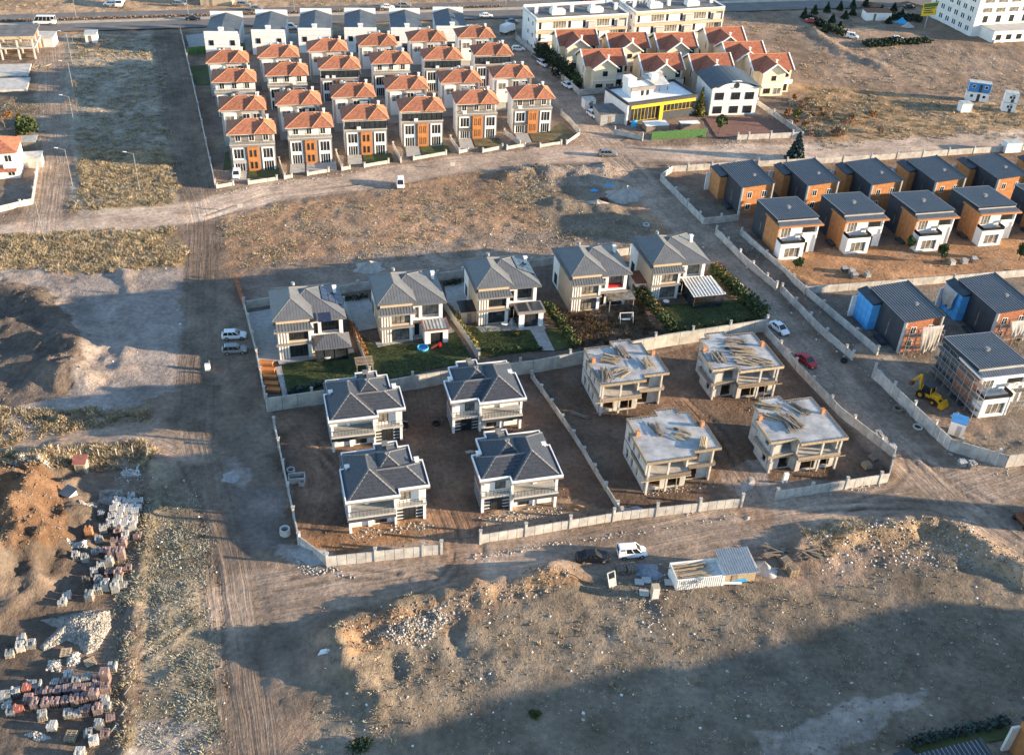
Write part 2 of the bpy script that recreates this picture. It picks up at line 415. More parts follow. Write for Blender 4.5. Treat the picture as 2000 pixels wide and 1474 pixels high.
zone([(1040, 730), (1490, 645), (1745, 885), (1733, 940), (1215, 1010)], (.15, .11, .08))
zone([(690, 1030), (840, 1010), (860, 1075), (640, 1095), (590, 1060)], (.30, .185, .105))
zone([(935, 1000), (1100, 980), (1200, 990), (1210, 1015), (935, 1050)], (.28, .215, .155))
zone([(1420, 920), (1500, 900), (1520, 960), (1500, 985), (1450, 990)], (.36, .335, .30), .8)
zone([(1300, 335), (2100, 280), (2100, 545), (1570, 568), (1440, 430)], (.19, .135, .095))
zone([(1500, 500), (2100, 450), (2100, 530), (1580, 560)], (.31, .19, .105))
zone([(1570, 568), (2100, 540), (2100, 900), (1720, 730)], (.165, .145, .12))
zone([(1850, 880), (2100, 800), (2100, 900), (1960, 905)], (.22, .185, .14))
zone([(1410, 20), (1850, 30), (2100, 110), (2100, 260), (1600, 290), (1560, 190), (1420, 130)], (.235, .18, .13))
zone([(1560, 160), (1800, 190), (2100, 210), (2100, 260), (1600, 288)], (.31, .22, .125))
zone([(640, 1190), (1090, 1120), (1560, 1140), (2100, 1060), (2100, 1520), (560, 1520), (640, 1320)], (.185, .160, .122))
zone([(650, 1225), (800, 1190), (1080, 1122), (1150, 1135), (1000, 1200), (780, 1265), (680, 1300)], (.25, .175, .11))
zone([(1470, 1420), (1700, 1360), (1820, 1345), (1800, 1385), (1650, 1480), (1500, 1480)], (.33, .30, .265), .75)
zone([(1560, 1040), (1850, 1010), (2000, 1120), (2000, 1160), (1860, 1080), (1640, 1080)], (.30, .225, .14), .8)
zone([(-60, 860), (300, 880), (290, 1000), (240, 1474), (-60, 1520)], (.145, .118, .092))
zone([(-60, 868), (280, 870), (285, 905), (-60, 915)], (.27, .215, .135), .8)
zone([(-60, 925), (60, 925), (130, 990), (120, 1070), (60, 1130), (-60, 1150)], (.165, .105, .065))
zone([(285, 890), (390, 960), (430, 1200), (460, 1474), (240, 1474), (270, 1200)], (.235, .205, .145))
zone([(262, 1410), (420, 1400), (440, 1480), (250, 1480)], (.32, .30, .275), .8)
zone([(540, 1055), (640, 1085), (700, 1130), (600, 1125), (540, 1090)], (.38, .36, .34), .7)
zone([(415, 905), (480, 905), (490, 1000), (440, 1010)], (.33, .31, .29), .6)
zone([(440, 950), (560, 960), (570, 1060), (480, 1080)], (.20, .18, .165), .8)
zone([(430, 1000), (470, 1010), (520, 1474), (440, 1474)], (.30, .265, .23), .55)
zone([(1230, 1030), (1440, 1000), (1460, 1020), (1260, 1065)], (.24, .215, .175), .7)
zone([(1450, 960), (1700, 935), (1720, 985), (1500, 1010)], (.33, .295, .25), .7)
zone([(990, 335), (1180, 325), (1240, 370), (1000, 365)], (.30, .265, .22), .7)
# road wear, with shade and sunlight painted into the left road's colour
TU = np.zeros(GX.shape); TV = np.zeros(GX.shape); TW = np.zeros(GX.shape)
rc = np.array((.30, .245, .19))
for i, (p, w_) in enumerate(ROADW):
    d, al, s = pdist(GX, GY, p); w2 = w_ * (1 + .5 * fnoise(GX, GY, 8., 3)); mk = sm((w2 + 1.0 - d) / 1.6)
    c = rc * (.52 if i == 0 else 1.0 if i == 3 else 1.45 if i == 2 else 1.0)  # left road's base darkened to match its shaded stretch
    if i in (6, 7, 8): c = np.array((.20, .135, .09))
    if i == 0: c = c * (1 + .25 * sm((130 - GY) / 30))[..., None]  # near, sunlit stretch of the left road painted paler
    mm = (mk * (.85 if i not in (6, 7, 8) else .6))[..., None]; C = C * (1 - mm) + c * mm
    k = mk > TW; TU = np.where(k, al, TU); TV = np.where(k, s, TV); TW = np.where(k, mk, TW)
# single ruts pressed by lorries
RUTS = [[(372, 950), (398, 1060), (425, 1180), (438, 1300), (446, 1400)], [(384, 950), (410, 1060), (436, 1180), (446, 1290)], [(300, 960), (305, 1100), (290, 1260)], [(345, 900), (372, 950)], [(250, 1310), (330, 1250), (420, 1180)], [(330, 1270), (380, 1300), (440, 1345)],
        [(880, 1000), (905, 1090), (870, 1140), (780, 1180)], [(898, 1000), (922, 1085), (900, 1140)], [(910, 1010), (930, 1080), (935, 1120)], [(870, 1010), (888, 1090), (850, 1135)], [(925, 1020), (945, 1085)],
        [(1765, 880), (1775, 920), (1740, 955), (1640, 985)], [(1780, 880), (1795, 930), (1760, 970), (1650, 1000)], [(1790, 885), (1850, 940), (1990, 1050)], [(1775, 890), (1835, 950), (1960, 1060)], [(1800, 900), (1900, 960), (1995, 1010)], [(1600, 985), (1750, 975), (1900, 990)], [(1560, 1000), (1720, 990), (1880, 1010)],
        [(1330, 780), (1400, 850), (1450, 930)], [(1345, 775), (1418, 850), (1470, 930)], [(1250, 930), (1300, 985)], [(600, 1040), (640, 1000), (650, 940), (610, 870)], [(620, 1050), (665, 1000), (668, 930), (620, 860)], [(560, 1130), (660, 1110), (780, 1120)], [(540, 1150), (660, 1130), (800, 1130)], [(400, 420), (520, 380), (700, 360)], [(400, 430), (540, 388), (720, 368)], [(1180, 290), (1240, 262), (1200, 250)], [(1130, 300), (1200, 310), (1290, 395)], [(1150, 290), (1215, 300), (1300, 385)]]
for k_, rt in enumerate(RUTS):
    p = P2(rt); lo = p.min(0) - 3; hi = p.max(0) + 3; k = (GX > lo[0]) & (GX < hi[0]) & (GY > lo[1]) & (GY < hi[1])
    wob = .8 * fnoise(GX[k], GY[k], 6., 2); d, al, s = pdist(GX[k] + wob, GY[k] + wob, p); wear = np.clip(.55 + 1.6 * fnoise(al + 31 * k_, al * 0, 7., 2), 0, 1)
    C[k] = C[k] * (1 - .45 * np.exp(-(d / .38) ** 2) * wear)[..., None] * (1 + .22 * np.exp(-((d - .75) / .4) ** 2) * wear)[..., None]
    gzk = GZ[k]; GZ[k] = gzk - .13 * np.exp(-(d / .4) ** 2) * wear + .07 * np.exp(-((d - .8) / .4) ** 2) * wear
# broad soil mottling
C *= (1 + .75 * fnoise(GX, GY, 14., 4))[..., None]
C *= (1 + .55 * fnoise(GX + 50, GY + 20, 2.2, 3))[..., None]
t = sm((fnoise(GX + 9, GY + 77, 9., 4) - .06) * 7)[..., None] * (1 - TW)[..., None] * .35
C = C * (1 - t) + C.mean(-1, keepdims=True) * np.array((1.06, 1.0, .86)) * t
C = np.clip(C * np.array((1.03, .96, .95)), .02, .6)
ny, nx = GX.shape
idx = np.arange(ny * nx).reshape(ny, nx)
cx = (GX[:-1, :-1] + GX[1:, 1:]) / 2; cy = (GY[:-1, :-1] + GY[1:, 1:]) / 2
keep = np.abs(cx) < 46 + .62 * cy
q = np.stack([idx[:-1, :-1], idx[:-1, 1:], idx[1:, 1:], idx[1:, :-1]], -1)[keep]
used = np.zeros(ny * nx, bool); used[q.ravel()] = True; remap = np.cumsum(used) - 1; q = remap[q]
co = np.stack([GX, GY, GZ], -1).reshape(-1, 3)[used]
me = bpy.data.meshes.new('ground'); me.vertices.add(len(co)); me.vertices.foreach_set('co', co.astype(np.float32).ravel())
me.loops.add(q.size); me.loops.foreach_set('vertex_index', q.astype(np.int32).ravel()); me.polygons.add(len(q))
me.polygons.foreach_set('loop_start', np.arange(0, q.size, 4, dtype=np.int32)); me.polygons.foreach_set('use_smooth', np.ones(len(q), bool))
me.update(calc_edges=True)
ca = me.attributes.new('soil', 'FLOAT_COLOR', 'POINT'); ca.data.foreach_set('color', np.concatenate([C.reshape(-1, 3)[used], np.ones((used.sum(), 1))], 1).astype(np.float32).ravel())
for nm, ar in (('tu', TU), ('tv', TV), ('tw', TW)):
    a_ = me.attributes.new(nm, 'FLOAT', 'POINT'); a_.data.foreach_set('value', ar.ravel()[used].astype(np.float32))
def ground_material():
    mt = bpy.data.materials.new('ground_soil'); mt.use_nodes = True; n = mt.node_tree; L = n.links.new; b = n.nodes['Principled BSDF']
    b.inputs['Roughness'].default_value = 1; b.inputs['Specular IOR Level'].default_value = .1
    def A(nm):
        x = n.nodes.new('ShaderNodeAttribute'); x.attribute_name = nm; return x
    def noise(sc, vec, det=5, ro=.65):
        x = n.nodes.new('ShaderNodeTexNoise'); x.inputs['Scale'].default_value = sc; x.inputs['Detail'].default_value = det; x.inputs['Roughness'].default_value = ro
        L(vec, x.inputs['Vector']); return x.outputs['Fac']
    def math_(op, a, c, d=None):
        x = n.nodes.new('ShaderNodeMath'); x.operation = op
        for i, k in enumerate((a, c, d)):
            if k is None: continue
            if isinstance(k, (int, float)): x.inputs[i].default_value = k
            else: L(k, x.inputs[i])
        return x.outputs[0]
    def mr(v, a, b_, c, d):
        x = n.nodes.new('ShaderNodeMapRange'); L(v, x.inputs[0])
        for i, k in enumerate((a, b_, c, d)): x.inputs[i + 1].default_value = k
        return x.outputs[0]
    geo = n.nodes.new('ShaderNodeNewGeometry').outputs['Position']
    tv, tu, tw = A('tv').outputs['Fac'], A('tu').outputs['Fac'], A('tw').outputs['Fac']
    cb = n.nodes.new('ShaderNodeCombineXYZ'); L(math_('MULTIPLY', tv, 1.9), cb.inputs[0]); L(math_('MULTIPLY', tu, .045), cb.inputs[1])
    wob = n.nodes.new('ShaderNodeVectorMath'); wob.operation = 'ADD'; L(cb.outputs[0], wob.inputs[0])
    w2 = n.nodes.new('ShaderNodeTexNoise'); w2.inputs['Scale'].default_value = .12; L(geo, w2.inputs['Vector'])
    w3 = n.nodes.new('ShaderNodeVectorMath'); w3.operation = 'SCALE'; w3.inputs['Scale'].default_value = 1.6; L(w2.outputs['Color'], w3.inputs[0]); L(w3.outputs[0], wob.inputs[1])
    streak = noise(1.0, wob.outputs[0], 4, .7)
    fine = noise(1.3, geo, 5, .72); fine2 = noise(.16, geo, 4, .6); speck = noise(5.5, geo, 2, .6)
    f = math_('MULTIPLY', mr(fine, .25, .75, .60, 1.40), mr(fine2, .3, .7, .74, 1.26))
    sfac = math_('ADD', 1.0, math_('MULTIPLY', tw, mr(streak, .25, .75, -.2, .2)))
    f = math_('MULTIPLY', f, sfac)
    peb = mr(speck, .66, .74, 0, .5)
    f = math_('ADD', f, math_('MULTIPLY', peb, math_('SUBTRACT', 1.15, tw)))
    dk = mr(noise(2.6, geo, 3, .6), .60, .72, 0, .45)
    f = math_('SUBTRACT', f, math_('MULTIPLY', dk, math_('SUBTRACT', 1.1, tw)))
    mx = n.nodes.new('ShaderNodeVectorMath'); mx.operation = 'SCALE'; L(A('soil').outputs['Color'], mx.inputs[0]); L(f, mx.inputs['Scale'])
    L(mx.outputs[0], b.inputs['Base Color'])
    hgt = math_('ADD', math_('MULTIPLY', fine, math_('SUBTRACT', 1.15, math_('MULTIPLY', tw, .75))), math_('MULTIPLY', math_('MULTIPLY', streak, tw), .8))
    bp = n.nodes.new('ShaderNodeBump'); bp.inputs['Strength'].default_value = .9; bp.inputs['Distance'].default_value = .35
    L(hgt, bp.inputs['Height']); L(bp.outputs[0], b.inputs['Normal'])
    M['ground'] = mt; return mt
me.materials.append(ground_material())
structure(link('ground', me))
mat('far_soil', (.27, .21, .15), 1., .25, .02)
structure(MB().add([(-3000, -1500, -.9), (3000, -1500, -.9), (3000, 5000, -.9), (-3000, 5000, -.9)], [(0, 1, 2, 3)]).build('far_plain', 'far_soil'))

def sheet(name, pts, z, mt, world=False):
    mb = MB(); p = pts if world else [at(u, v).xy[:] for u, v in pts]
    mb.add([(x, y, z) for x, y in p], [tuple(range(len(p)))])
    if (Vector((*p[1], 0)) - Vector((*p[0], 0))).cross(Vector((*p[2], 0)) - Vector((*p[1], 0))).z < 0: mb.f = [tuple(reversed(f)) for f in mb.f]
    return structure(mb.build(name, mt))
# highway across the top: two carriageways, planted median, pale verge
def strip(name, a, b, mt, z, t=.0):
    """band between two survey polylines of equal length"""
    mb = MB(); A = [at(*p) for p in a]; B = [at(*p) for p in b]
    for i in range(len(A) - 1): mb.add([(*A[i].xy, z), (*A[i + 1].xy, z), (*B[i + 1].xy, z), (*B[i].xy, z)], [(0, 1, 2, 3)])
    return structure(mb.build(name, mt))
HU = (-150, 300, 700, 1100, 1500, 1900, 2200)
def hl(v0, sl_): return [(u, v0 - sl_ * u) for u in HU]
strip('near_carriageway', hl(67, .030), hl(52, .031), 'asphalt', .26)
strip('pale_shoulder', hl(52, .031), hl(47, .031), 'pale_verge', .262)
strip('median', hl(47, .031), hl(43, .031), 'dirt_clod', .30)
strip('far_carriageway', hl(43, .031), hl(31, .027), 'asphalt', .26)
# ------------------------------------------------------------------ buildings
ORD = ('first', 'second', 'third', 'fourth', 'fifth', 'sixth', 'seventh', 'eighth', 'ninth')
def chimney(par, x, y, z, h=1.1, mt='white_plaster', w_=.5):
    mb = MB().box(x, x + w_, y, y + w_, z, z + h).box(x - .1, x + w_ + .1, y - .1, y + w_ + .1, z + h, z + h + .12)
    return mb.build('chimney', mt, par)

# --- red tiled houses, street side and garden side
def red_house(kind, label, loc, rz):
    t = thing('red_roof_house', label, 'house', loc, rz, 'red tiled houses of the walled estate'); W, D = 9.7, 7.3
    MB().box(0, W, .16, D, -.3, 6.2).box(0.002, W - .002, 1.45 if kind != 'rear' else .16, D - .002, 6.2, 8.76).build('wall', 'white_plaster', t)
    if kind != 'rear':
        MB().box(-.06, W + .06, 0, .158, -.3, 6.18).build('facade', 'grey_plaster', t)
        MB().box(-.15, W + .15, -.2, 1.44, 6.2, 6.42).build('terrace_slab', 'light_grey_plaster', t)
        for x0 in (.35, 6.75):
            s = MB(); s.box(x0, x0 + .25, -.12, -.002, 0, 5.6).box(x0 + 2.45, x0 + 2.7, -.12, -.002, 0, 5.6).box(x0 + .25, x0 + 2.45, -.12, -.002, 5.35, 5.6).box(x0 + .25, x0 + 2.45, -.12, -.002, 2.35, 3.0)
            s.build('window_surround', 'white_trim', t)
            window(t, x0 + .25, -.01, 3.02, 2.2, 2.3, 3, gl='window_glass', border=.06)
            if kind == 'garage' : MB().box(x0 + .26, x0 + 2.44, -.03, -.003, .02, 2.34).build('garage_door', 'charcoal_panel', t)
            else: window(t, x0 + .25, -.01, .05, 2.2, 2.28, 4, border=.06)
        o = MB().box(3.65, 6.05, -.4, -.003, -.2, 5.75).build('entrance_panel', 'orange_panel', t)
        for x0 in (4.15, 5.1):
            for z0 in (.7, 3.5): window(o, x0, -.4, z0, .5, 1.6, 1, 'dark_frame', border=.05)
        if kind == 'glazed':
            g = MB().box(.05, W - .05, -.1, 1.4, 6.44, 6.6).box(.05, W - .05, -.12, -.04, 8.3, 8.42)
            for i in range(9): g.box(.05 + i * (W - .2) / 8, .15 + i * (W - .2) / 8, -.1, 0, 6.6, 8.3)
            g.build('terrace_frame', 'dark_frame', t)
            MB().box(.1, W - .1, -.03, .0, 6.6, 8.3).box(.08, .11, 0.0, 1.44, 6.6, 8.3).box(W - .11, W - .08, 0., 1.44, 6.6, 8.3).build('terrace_glazing', 'window_glass', t)
            MB().slab((-.1, -.35, 8.45), (W + .1, -.35, 8.45), (W + .1, 1.5, 8.85), (-.1, 1.5, 8.85), .08).build('terrace_roof', 'pale_metal_roof', t)
        else:
            MB().box(.3, W - .3, 1.36, 1.448, 6.42, 8.7).build('upper_facade', 'grey_plaster' if kind == 'plain' else 'white_plaster', t)
            for x0, n in ((1.1, 2), (4.1, 2), (7.2, 2)): window(t, x0, 1.35, 6.5, 1.35, 1.9, n, border=.14)
            r = MB(); r.box(-.1, W + .1, -.16, -.12, 7.3, 7.36)
            for i in range(13): r.box(-.1 + i * W / 12, -.06 + i * W / 12, -.16, -.12, 6.42, 7.3)
            r.build('railing', 'dark_frame', t)
            MB().slab((-.3, -.3, 8.55), (W + .3, -.3, 8.55), (W + .3, 1.3, 8.80), (-.3, 1.3, 8.80), .06).build('awning', 'blue_metal_roof', t)
    else:
        MB().box(-.04, W + .04, 0, .158, -.3, 8.74).build('facade', 'light_grey_plaster', t)
        MB().box(.5, 3.4, -.5, -.003, 2.4, 8.2).build('bay', 'white_plaster', t)
        window(t, .9, -.5, 5.9, 2.0, 1.7, 2, gl='curtain_glass')
        MB().box(3.9, 4.5, -.2, -.003, -.2, 8.6).box(9.1, 9.72, -.2, -.003, -.2, 8.6).build('pilaster', 'grey_plaster', t)
        for x0 in (4.75, 7.1): window(t, x0, -.003, 6.0, 1.7, 1.9, 2, border=.1); window(t, x0, -.003, .4, 1.7, 2.0, 2, border=.1)
        MB().box(6.9, 9.0, -.9, -.004, 5.2, 5.9).build('balcony', 'white_plaster', t)
    MB().box(-.55, W + .55, -.55, D + .5, 8.78, 8.95).build('soffit', 'white_trim', t)
    fs, ed = hip(-.6, W + .6, -.62, D + .55, 8.96, 2.0); f2, e2 = hip(5.3, W + .62, -.8, 6.2, 8.94, 1.95, 'y')
    rb = MB(); course_faces(rb, fs + f2, .45, .035); ro = rb.build('roof', 'red_tile', t)
    cb = MB(); caps(cb, ed + e2, .2, .1); cb.bar((-.6, -.62, 8.98), (5.2, -.62, 8.98), .12, .1); cb.bar((5.3, -.82, 8.97), (W + .6, -.82, 8.97), .12, .1); cb.build('ridge_caps', 'tile_cap', ro)
    chimney(t, 8.3, 6.0, 9.1, 1.5)
    return t
def off(u, v, z, dx, dy, rz):
    p = at(u, v, z); c, s = math.cos(rz), math.sin(rz); return (p.x + dx * c - dy * s, p.y + dx * s + dy * c, 0)
RZ = R(13.5)
rows = {4: [(441, 264), (556, 251), (667.5, 235), (781, 219), (890.6, 204.6), (1001, 194.5)], 3: [(426, 217), (537, 206), (646, 191), (753, 176), (860, 163), (963, 153)],
        2: [(412, 162), (517, 149), (621.6, 135.5), (725, 125.5), (826.6, 116.7), (926, 109)], 1: [(401, 124), (502, 113), (600, 101), (699, 90), (798, 81.6), (894, 74.5)]}
kinds = {4: ['plain', 'white', 'glazed', 'glazed', 'plain', 'plain'], 2: ['white', 'white', 'glazed', 'white', 'glazed', 'glazed'], 3: ['rear'] * 6, 1: ['rear'] * 6}
rn = {4: 'the front row facing the dirt road', 3: 'the second row back', 2: 'the third row back', 1: 'the back row by the white workshops'}
proto = {}
for r in (4, 3, 2, 1):
    for i, (u, v) in enumerate(rows[r]):
        k = kinds[r][i]; lb = f'{ORD[i]} red tiled house from the left in {rn[r]}'
        loc = off(u, v, 8.96, .6, .62, RZ)
        if k not in proto: proto[k] = red_house(k, lb, loc, RZ)
        else: copy_tree(proto[k], loc, RZ, lb, 'red tiled houses of the walled estate')
        t = COL.objects[-1]
        while t.parent: t = t.parent
        rr = random.Random(r * 10 + i)
        if rr.random() < .6: x = rr.uniform(1, 8); y = rr.uniform(4.5, 6); dz = 9.6 + rr.random() * .6; dm = MB().cyl((x, y, dz), (x, y, dz + .9), .04, n=5).cyl((x, y, dz + .7), (x - .25, y - .3, dz + .8), .42, .38, 10); dm.build('satellite_dish', 'galvanised', t)
        if rr.random() < .5: x = rr.uniform(1, 7.5); MB().box(x, x + .9, -.5, -.21, 6.5 if r in (2, 4) else 4.8, 7.1 if r in (2, 4) else 5.4).build('air_conditioner', 'white_panel', t)
        if rr.random() < .5: x = rr.uniform(2, 5); MB().box(x, x + 1.9, 5.6, 6.8, 10.0, 10.08).cyl((x, 6.9, 10.25), (x + 1.9, 6.9, 10.25), .22, n=8).build('water_heater', 'galvanised', t)
        if rr.random() < .45 and r == 4: MB().slab((.3, -1.3, 2.45), (3.2, -1.3, 2.45), (3.2, -.125, 2.8), (.3, -.125, 2.8), .06).build('awning', rr.choice(['dull_red', 'light_grey_plaster', 'charcoal_panel']), t)

# --- white workshops behind them
wk = None
for i, (u, v) in enumerate([(398, 61.5), (490.5, 58), (582, 55), (672.5, 54), (764, 54), (853, 51)]):
    lb = f'{ORD[i]} white gabled workshop from the left, behind the red tiled houses'; p = at(u, v, 7.2); loc = (p.x, p.y, 0)
    if wk: copy_tree(wk, loc, R(9), lb, 'white workshops in a row'); continue
    wk = t = thing('white_workshop', lb, 'workshop', loc, R(9), 'white workshops in a row')
    MB().box(0, 9.2, .15, 17, -.3, 6.0).build('wall', 'white_plaster', t)
    MB().box(-.1, 9.3, 0, .148, -.3, 7.2).build('front_wall', 'white_panel', t); MB().box(-.1, 9.3, 17.0, 17.2, -.3, 7.9).build('parapet', 'white_panel', t)
    for zc in (1.8, 3.4, 5.0, 6.4): MB().box(-.1, 9.3, -.02, -.002, zc, zc + .05).build('panel_joint', 'light_grey_plaster', t)
    fs, ed = hip(-.1, 9.3, .15, 17, 6.02, 1.5, 'y', 0, 0); rb = MB(); plain_faces(rb, fs[2:]); rb.add([(-.1, 16.99, 6.02), (9.3, 16.99, 6.02), (4.6, 16.99, 7.5)], [(0, 1, 2)])
    seam_faces(rb, fs[2:], .8, .04, .05); rb.build('roof', 'blue_metal_roof', t)
    MB().box(4.0, 5.3, .16, 1.4, 6.6, 7.9).box(3.85, 5.45, .02, 1.55, 7.9, 8.0).build('roof_hood', 'white_panel', t)
    for x0 in (1.1, 7.0): window(t, x0, -.02, 3.2, 1.25, 1.5, 2, 'dark_frame')
    MB().box(3.2, 6.0, -.05, -.022, 0, 2.6).build('door', 'charcoal_panel', t)

# --- long white blocks of flats
def flats(label, fl, fr, bl, z, nb, rooms):
    a, b, c = at(*fl, z), at(*fr, z), at(*bl, z); W = (b - a).length; rz = math.atan2(b.y - a.y, b.x - a.x); D = 12.5
    t = thing('apartment_block', label, 'apartments', (a.x, a.y, 0), rz)
    MB().box(0, W, .9, D, -.3, z - .3).box(0, .3, 0, .9, -.3, z - .3).box(W - .3, W, 0, .9, -.3, z - .3).build('wall', 'white_plaster', t)
    st = z / nb
    for k in range(nb):
        MB().box(-.15, W + .15, -.12, 1.0, st * (k + 1) - .85, st * (k + 1)).build('floor_band', 'beige_plaster', t)
        for j in range(rooms):
            x0 = .6 + j * (W - 1.2) / rooms; x1 = x0 + (W - 1.2) / rooms
            if (j + k) % 3 == 0: window(t, x0 + .2, .88, st * k + .2, x1 - x0 - .4, st - 1.1, 5, gl='curtain_glass')
            else:
                window(t, x0 + .5, .88, st * k + .2, .8, 2.0, 1, 'dark_frame')
                if j % 2: MB().box(x0 + 2., x1 - .2, .2, .88, st * k, st * k + 1.9).build('balcony_screen', 'light_grey_plaster', t)
        for y0 in (2.5, 6.5): window(t, -.002, y0, st * k + .8, 1.2, 1.3, 2, face='left')
    MB().box(-.1, W + .1, .0, D + .1, z, z + .12).box(-.1, .15, 0, D, z + .12, z + .55).box(W - .15, W + .1, 0, D, z + .12, z + .55).box(.15, W - .15, D - .2, D + .1, z + .12, z + .9).box(.15, W - .15, 0, .2, z + .12, z + .4).build('parapet', 'white_panel', t)
    MB().box(.16, W - .16, .21, D - .21, z + .121, z + .16).build('flat_roof', 'membrane_roof', t)
    for f in (.2, .62):
        MB().box(W * f, W * f + 4.2, 3, 5.6, z + .16, z + 1.5).box(W * f + .3, W * f + 1.5, 3.4, 5.2, z + 1.5, z + 2.6).build('stair_head', 'white_plaster', t)
    for f in (.04, .43, .92): chimney(t, W * f, 5., z + .16, 1.8, 'white_plaster', .9)
    return t
flats('white flats with glazed corner bays, left block by the highway', (1048.7, 39), (1227, 29), (1010, 25), 10.2, 3, 6)
flats('white flats with recessed balconies, right block by the highway', (1243, 26), (1415.4, 15.8), (1215, 8), 10.2, 3, 6)
# rooftop letters facing the highway: BSPHANE
LET = {'B': 'M0,0 0,3|0,3 1,2.6|1,2.6 0,1.6|0,1.6 1.1,.8|1.1,.8 0,0', 'S': 'M0,.1 1.1,.5|1.1,.5 0,2|0,2 1.1,2.9', 'P': 'M0,0 0,3|0,3 1.1,2.4|1.1,2.4 0,1.4', 'H': 'M0,0 0,3|1.1,0 1.1,3|0,1.5 1.1,1.5',
       'A': 'M0,0 .6,3|.6,3 1.2,0|.3,1 .9,1', 'N': 'M0,0 0,3|0,3 1.1,0|1.1,0 1.1,3', 'E': 'M0,0 0,3|0,3 1,3|0,1.5 .8,1.5|0,0 1,0'}
p = at(1217, 4.5, 11); sg = thing('roof_sign', 'raised white roof letters on the edge of the right flats', 'sign', (p.x, p.y, 10.3), R(8))
MB().box(0, 12.6, .1, .16, .3, .36).box(.2, .26, .1, .16, 0, .4).box(12.2, 12.26, .1, .16, 0, .4).build('support_rail', 'scaffold_metal', sg)
for k, ch in enumerate('BSPHANE'):
    mb = MB()
    for seg in LET[ch][1:].split('|'):
        (x0, z0), (x1, z1) = [tuple(map(float, s.split(','))) for s in seg.split()]; s_ = .45
        mb.bar((k * 1.75 + x0 * s_ * 2, 0, .4 + z0 * s_), (k * 1.75 + x1 * s_ * 2, 0, .4 + z1 * s_), .16, .16)
    mb.build('letter', 'white_trim', sg)

# --- cream villas with cross gables
cv = None
def gable(mb, cap, x0, x1, y0, y1, z, h, axis):
    fs, ed = hip(x0, x1, y0, y1, z, h, axis, 0, 0); keepf = fs[2:] if axis == 'y' else fs[:2]
    course_faces(mb, keepf, .45, .035); return fs, ed
for i, (u, v, sol) in enumerate([(1160.6, 134, 0), (1275, 143, 0), (1374, 143, 0), (1109, 94, 0), (1209.6, 100, 0), (1305, 100, 1), (1402, 88, 0), (1440, 118, 0), (1492, 143, 0)]):
    where = ['front row, nearest the lane corner', 'front row, behind the yellow showroom', 'front row, behind the grey barrel roof', 'back row, beside the tall hedge', 'back row, second from the tall hedge',
             'back row, carrying solar panels', 'back row, nearest the open field', 'middle, between the solar house and the field', 'right end, above the walled bare garden'][i]
    lb = f'cream villa with red cross gables, {where}'; p = at(u, v, 6.6); loc = (p.x, p.y, 0)
    if cv is not None: t = copy_tree(cv, loc, R(14), lb, 'cream villas with red gables')
    else:
        cv = t = thing('cream_villa', lb, 'house', loc, R(14), 'cream villas with red gables')
        w_ = MB().box(0, 6.6, 0, 5, -.3, 6.6).box(-1.6, 9.6, 2.6, 12, -.3, 6.598)
        w_.add([(0, 0, 6.6), (6.6, 0, 6.6), (3.3, 0, 8.9)], [(0, 1, 2)]).add([(-1.6, 2.6, 6.6), (-1.6, 12, 6.6), (-1.6, 7.3, 9.3)], [(0, 2, 1)]).add([(9.6, 2.6, 6.6), (9.6, 12, 6.6), (9.6, 7.3, 9.3)], [(0, 1, 2)])
        w_.build('wall', 'cream_plaster', t)
        rb = MB(); gable(rb, None, -.5, 7.1, -.7, 7.5, 6.45, 2.7, 'y'); gable(rb, None, -2.2, 10.2, 2.1, 12.5, 6.45, 3.05, 'x'); ro = rb.build('roof', 'dark_red_tile', t)
        b_ = MB()
        for a, c in (((-.5, -.72, 6.5), (3.3, -.72, 9.2)), ((7.1, -.72, 6.5), (3.3, -.72, 9.2)), ((-2.2, 2.1, 6.5), (-2.2, 7.3, 9.55)), ((-2.2, 12.5, 6.5), (-2.2, 7.3, 9.55)), ((10.2, 2.1, 6.5), (10.2, 7.3, 9.55)), ((10.2, 12.5, 6.5), (10.2, 7.3, 9.55))): b_.bar(a, c, .3, .3)
        b_.build('bargeboard', 'white_trim', ro)
        cbm = MB(); caps(cbm, [(Vector((3.3, -.7, 9.17)), Vector((3.3, 7.5, 9.17))), (Vector((-2.2, 7.3, 9.52)), Vector((10.2, 7.3, 9.52)))], .22, .1); cbm.build('ridge_caps', 'tile_cap', ro)
        window(t, 2.6, -.003, 4.3, 1.4, 1.4, 2, 'dark_frame'); window(t, .8, -.003, .7, 2.0, 1.5, 3, 'dark_frame'); window(t, 3.7, -.003, .4, 2.4, 1.9, 2, gl='curtain_glass')
        window(t, -1.603, 4.4, 3.6, 1.0, 3.2, 1, 'white_trim', face='left', border=.18); window(t, -1.603, 8.2, 1.0, 1.0, 1.5, 1, 'dark_frame', face='left')
        MB().box(6.62, 9.6, .9, 2.598, 3.0, 3.3).box(6.62, 9.6, .9, 1.0, 3.3, 4.2).build('balcony', 'white_plaster', t)
        window(t, 7.4, 2.59, .4, 1.6, 2.2, 2, 'dark_frame'); window(t, 7.4, 2.59, 4.3, 1.6, 1.9, 2, 'dark_frame')
        MB().box(-.05, 6.65, -.06, -.003, 3.1, 3.35).build('string_course', 'white_trim', t)
        chimney(t, 4.6, 3.0, 7.4, 1.6)
    if sol:
        s = thing('solar_array', 'dark solar panels on the red roof of the middle back cream villa', 'solar panels', loc, R(14))
        for a in range(3):
            for b in range(2):
                y = .2 + a * 1.5; x = 3.6 + b * 1.5; zz = lambda x: 9.2 - (x - 3.3) * .71
                MB().slab((x, y, zz(x) + .14), (x + 1.35, y, zz(x + 1.35) + .14), (x + 1.35, y + 1.35, zz(x + 1.35) + .14), (x, y + 1.35, zz(x) + .14), .05).build('solar_panel', 'solar_cell', s)

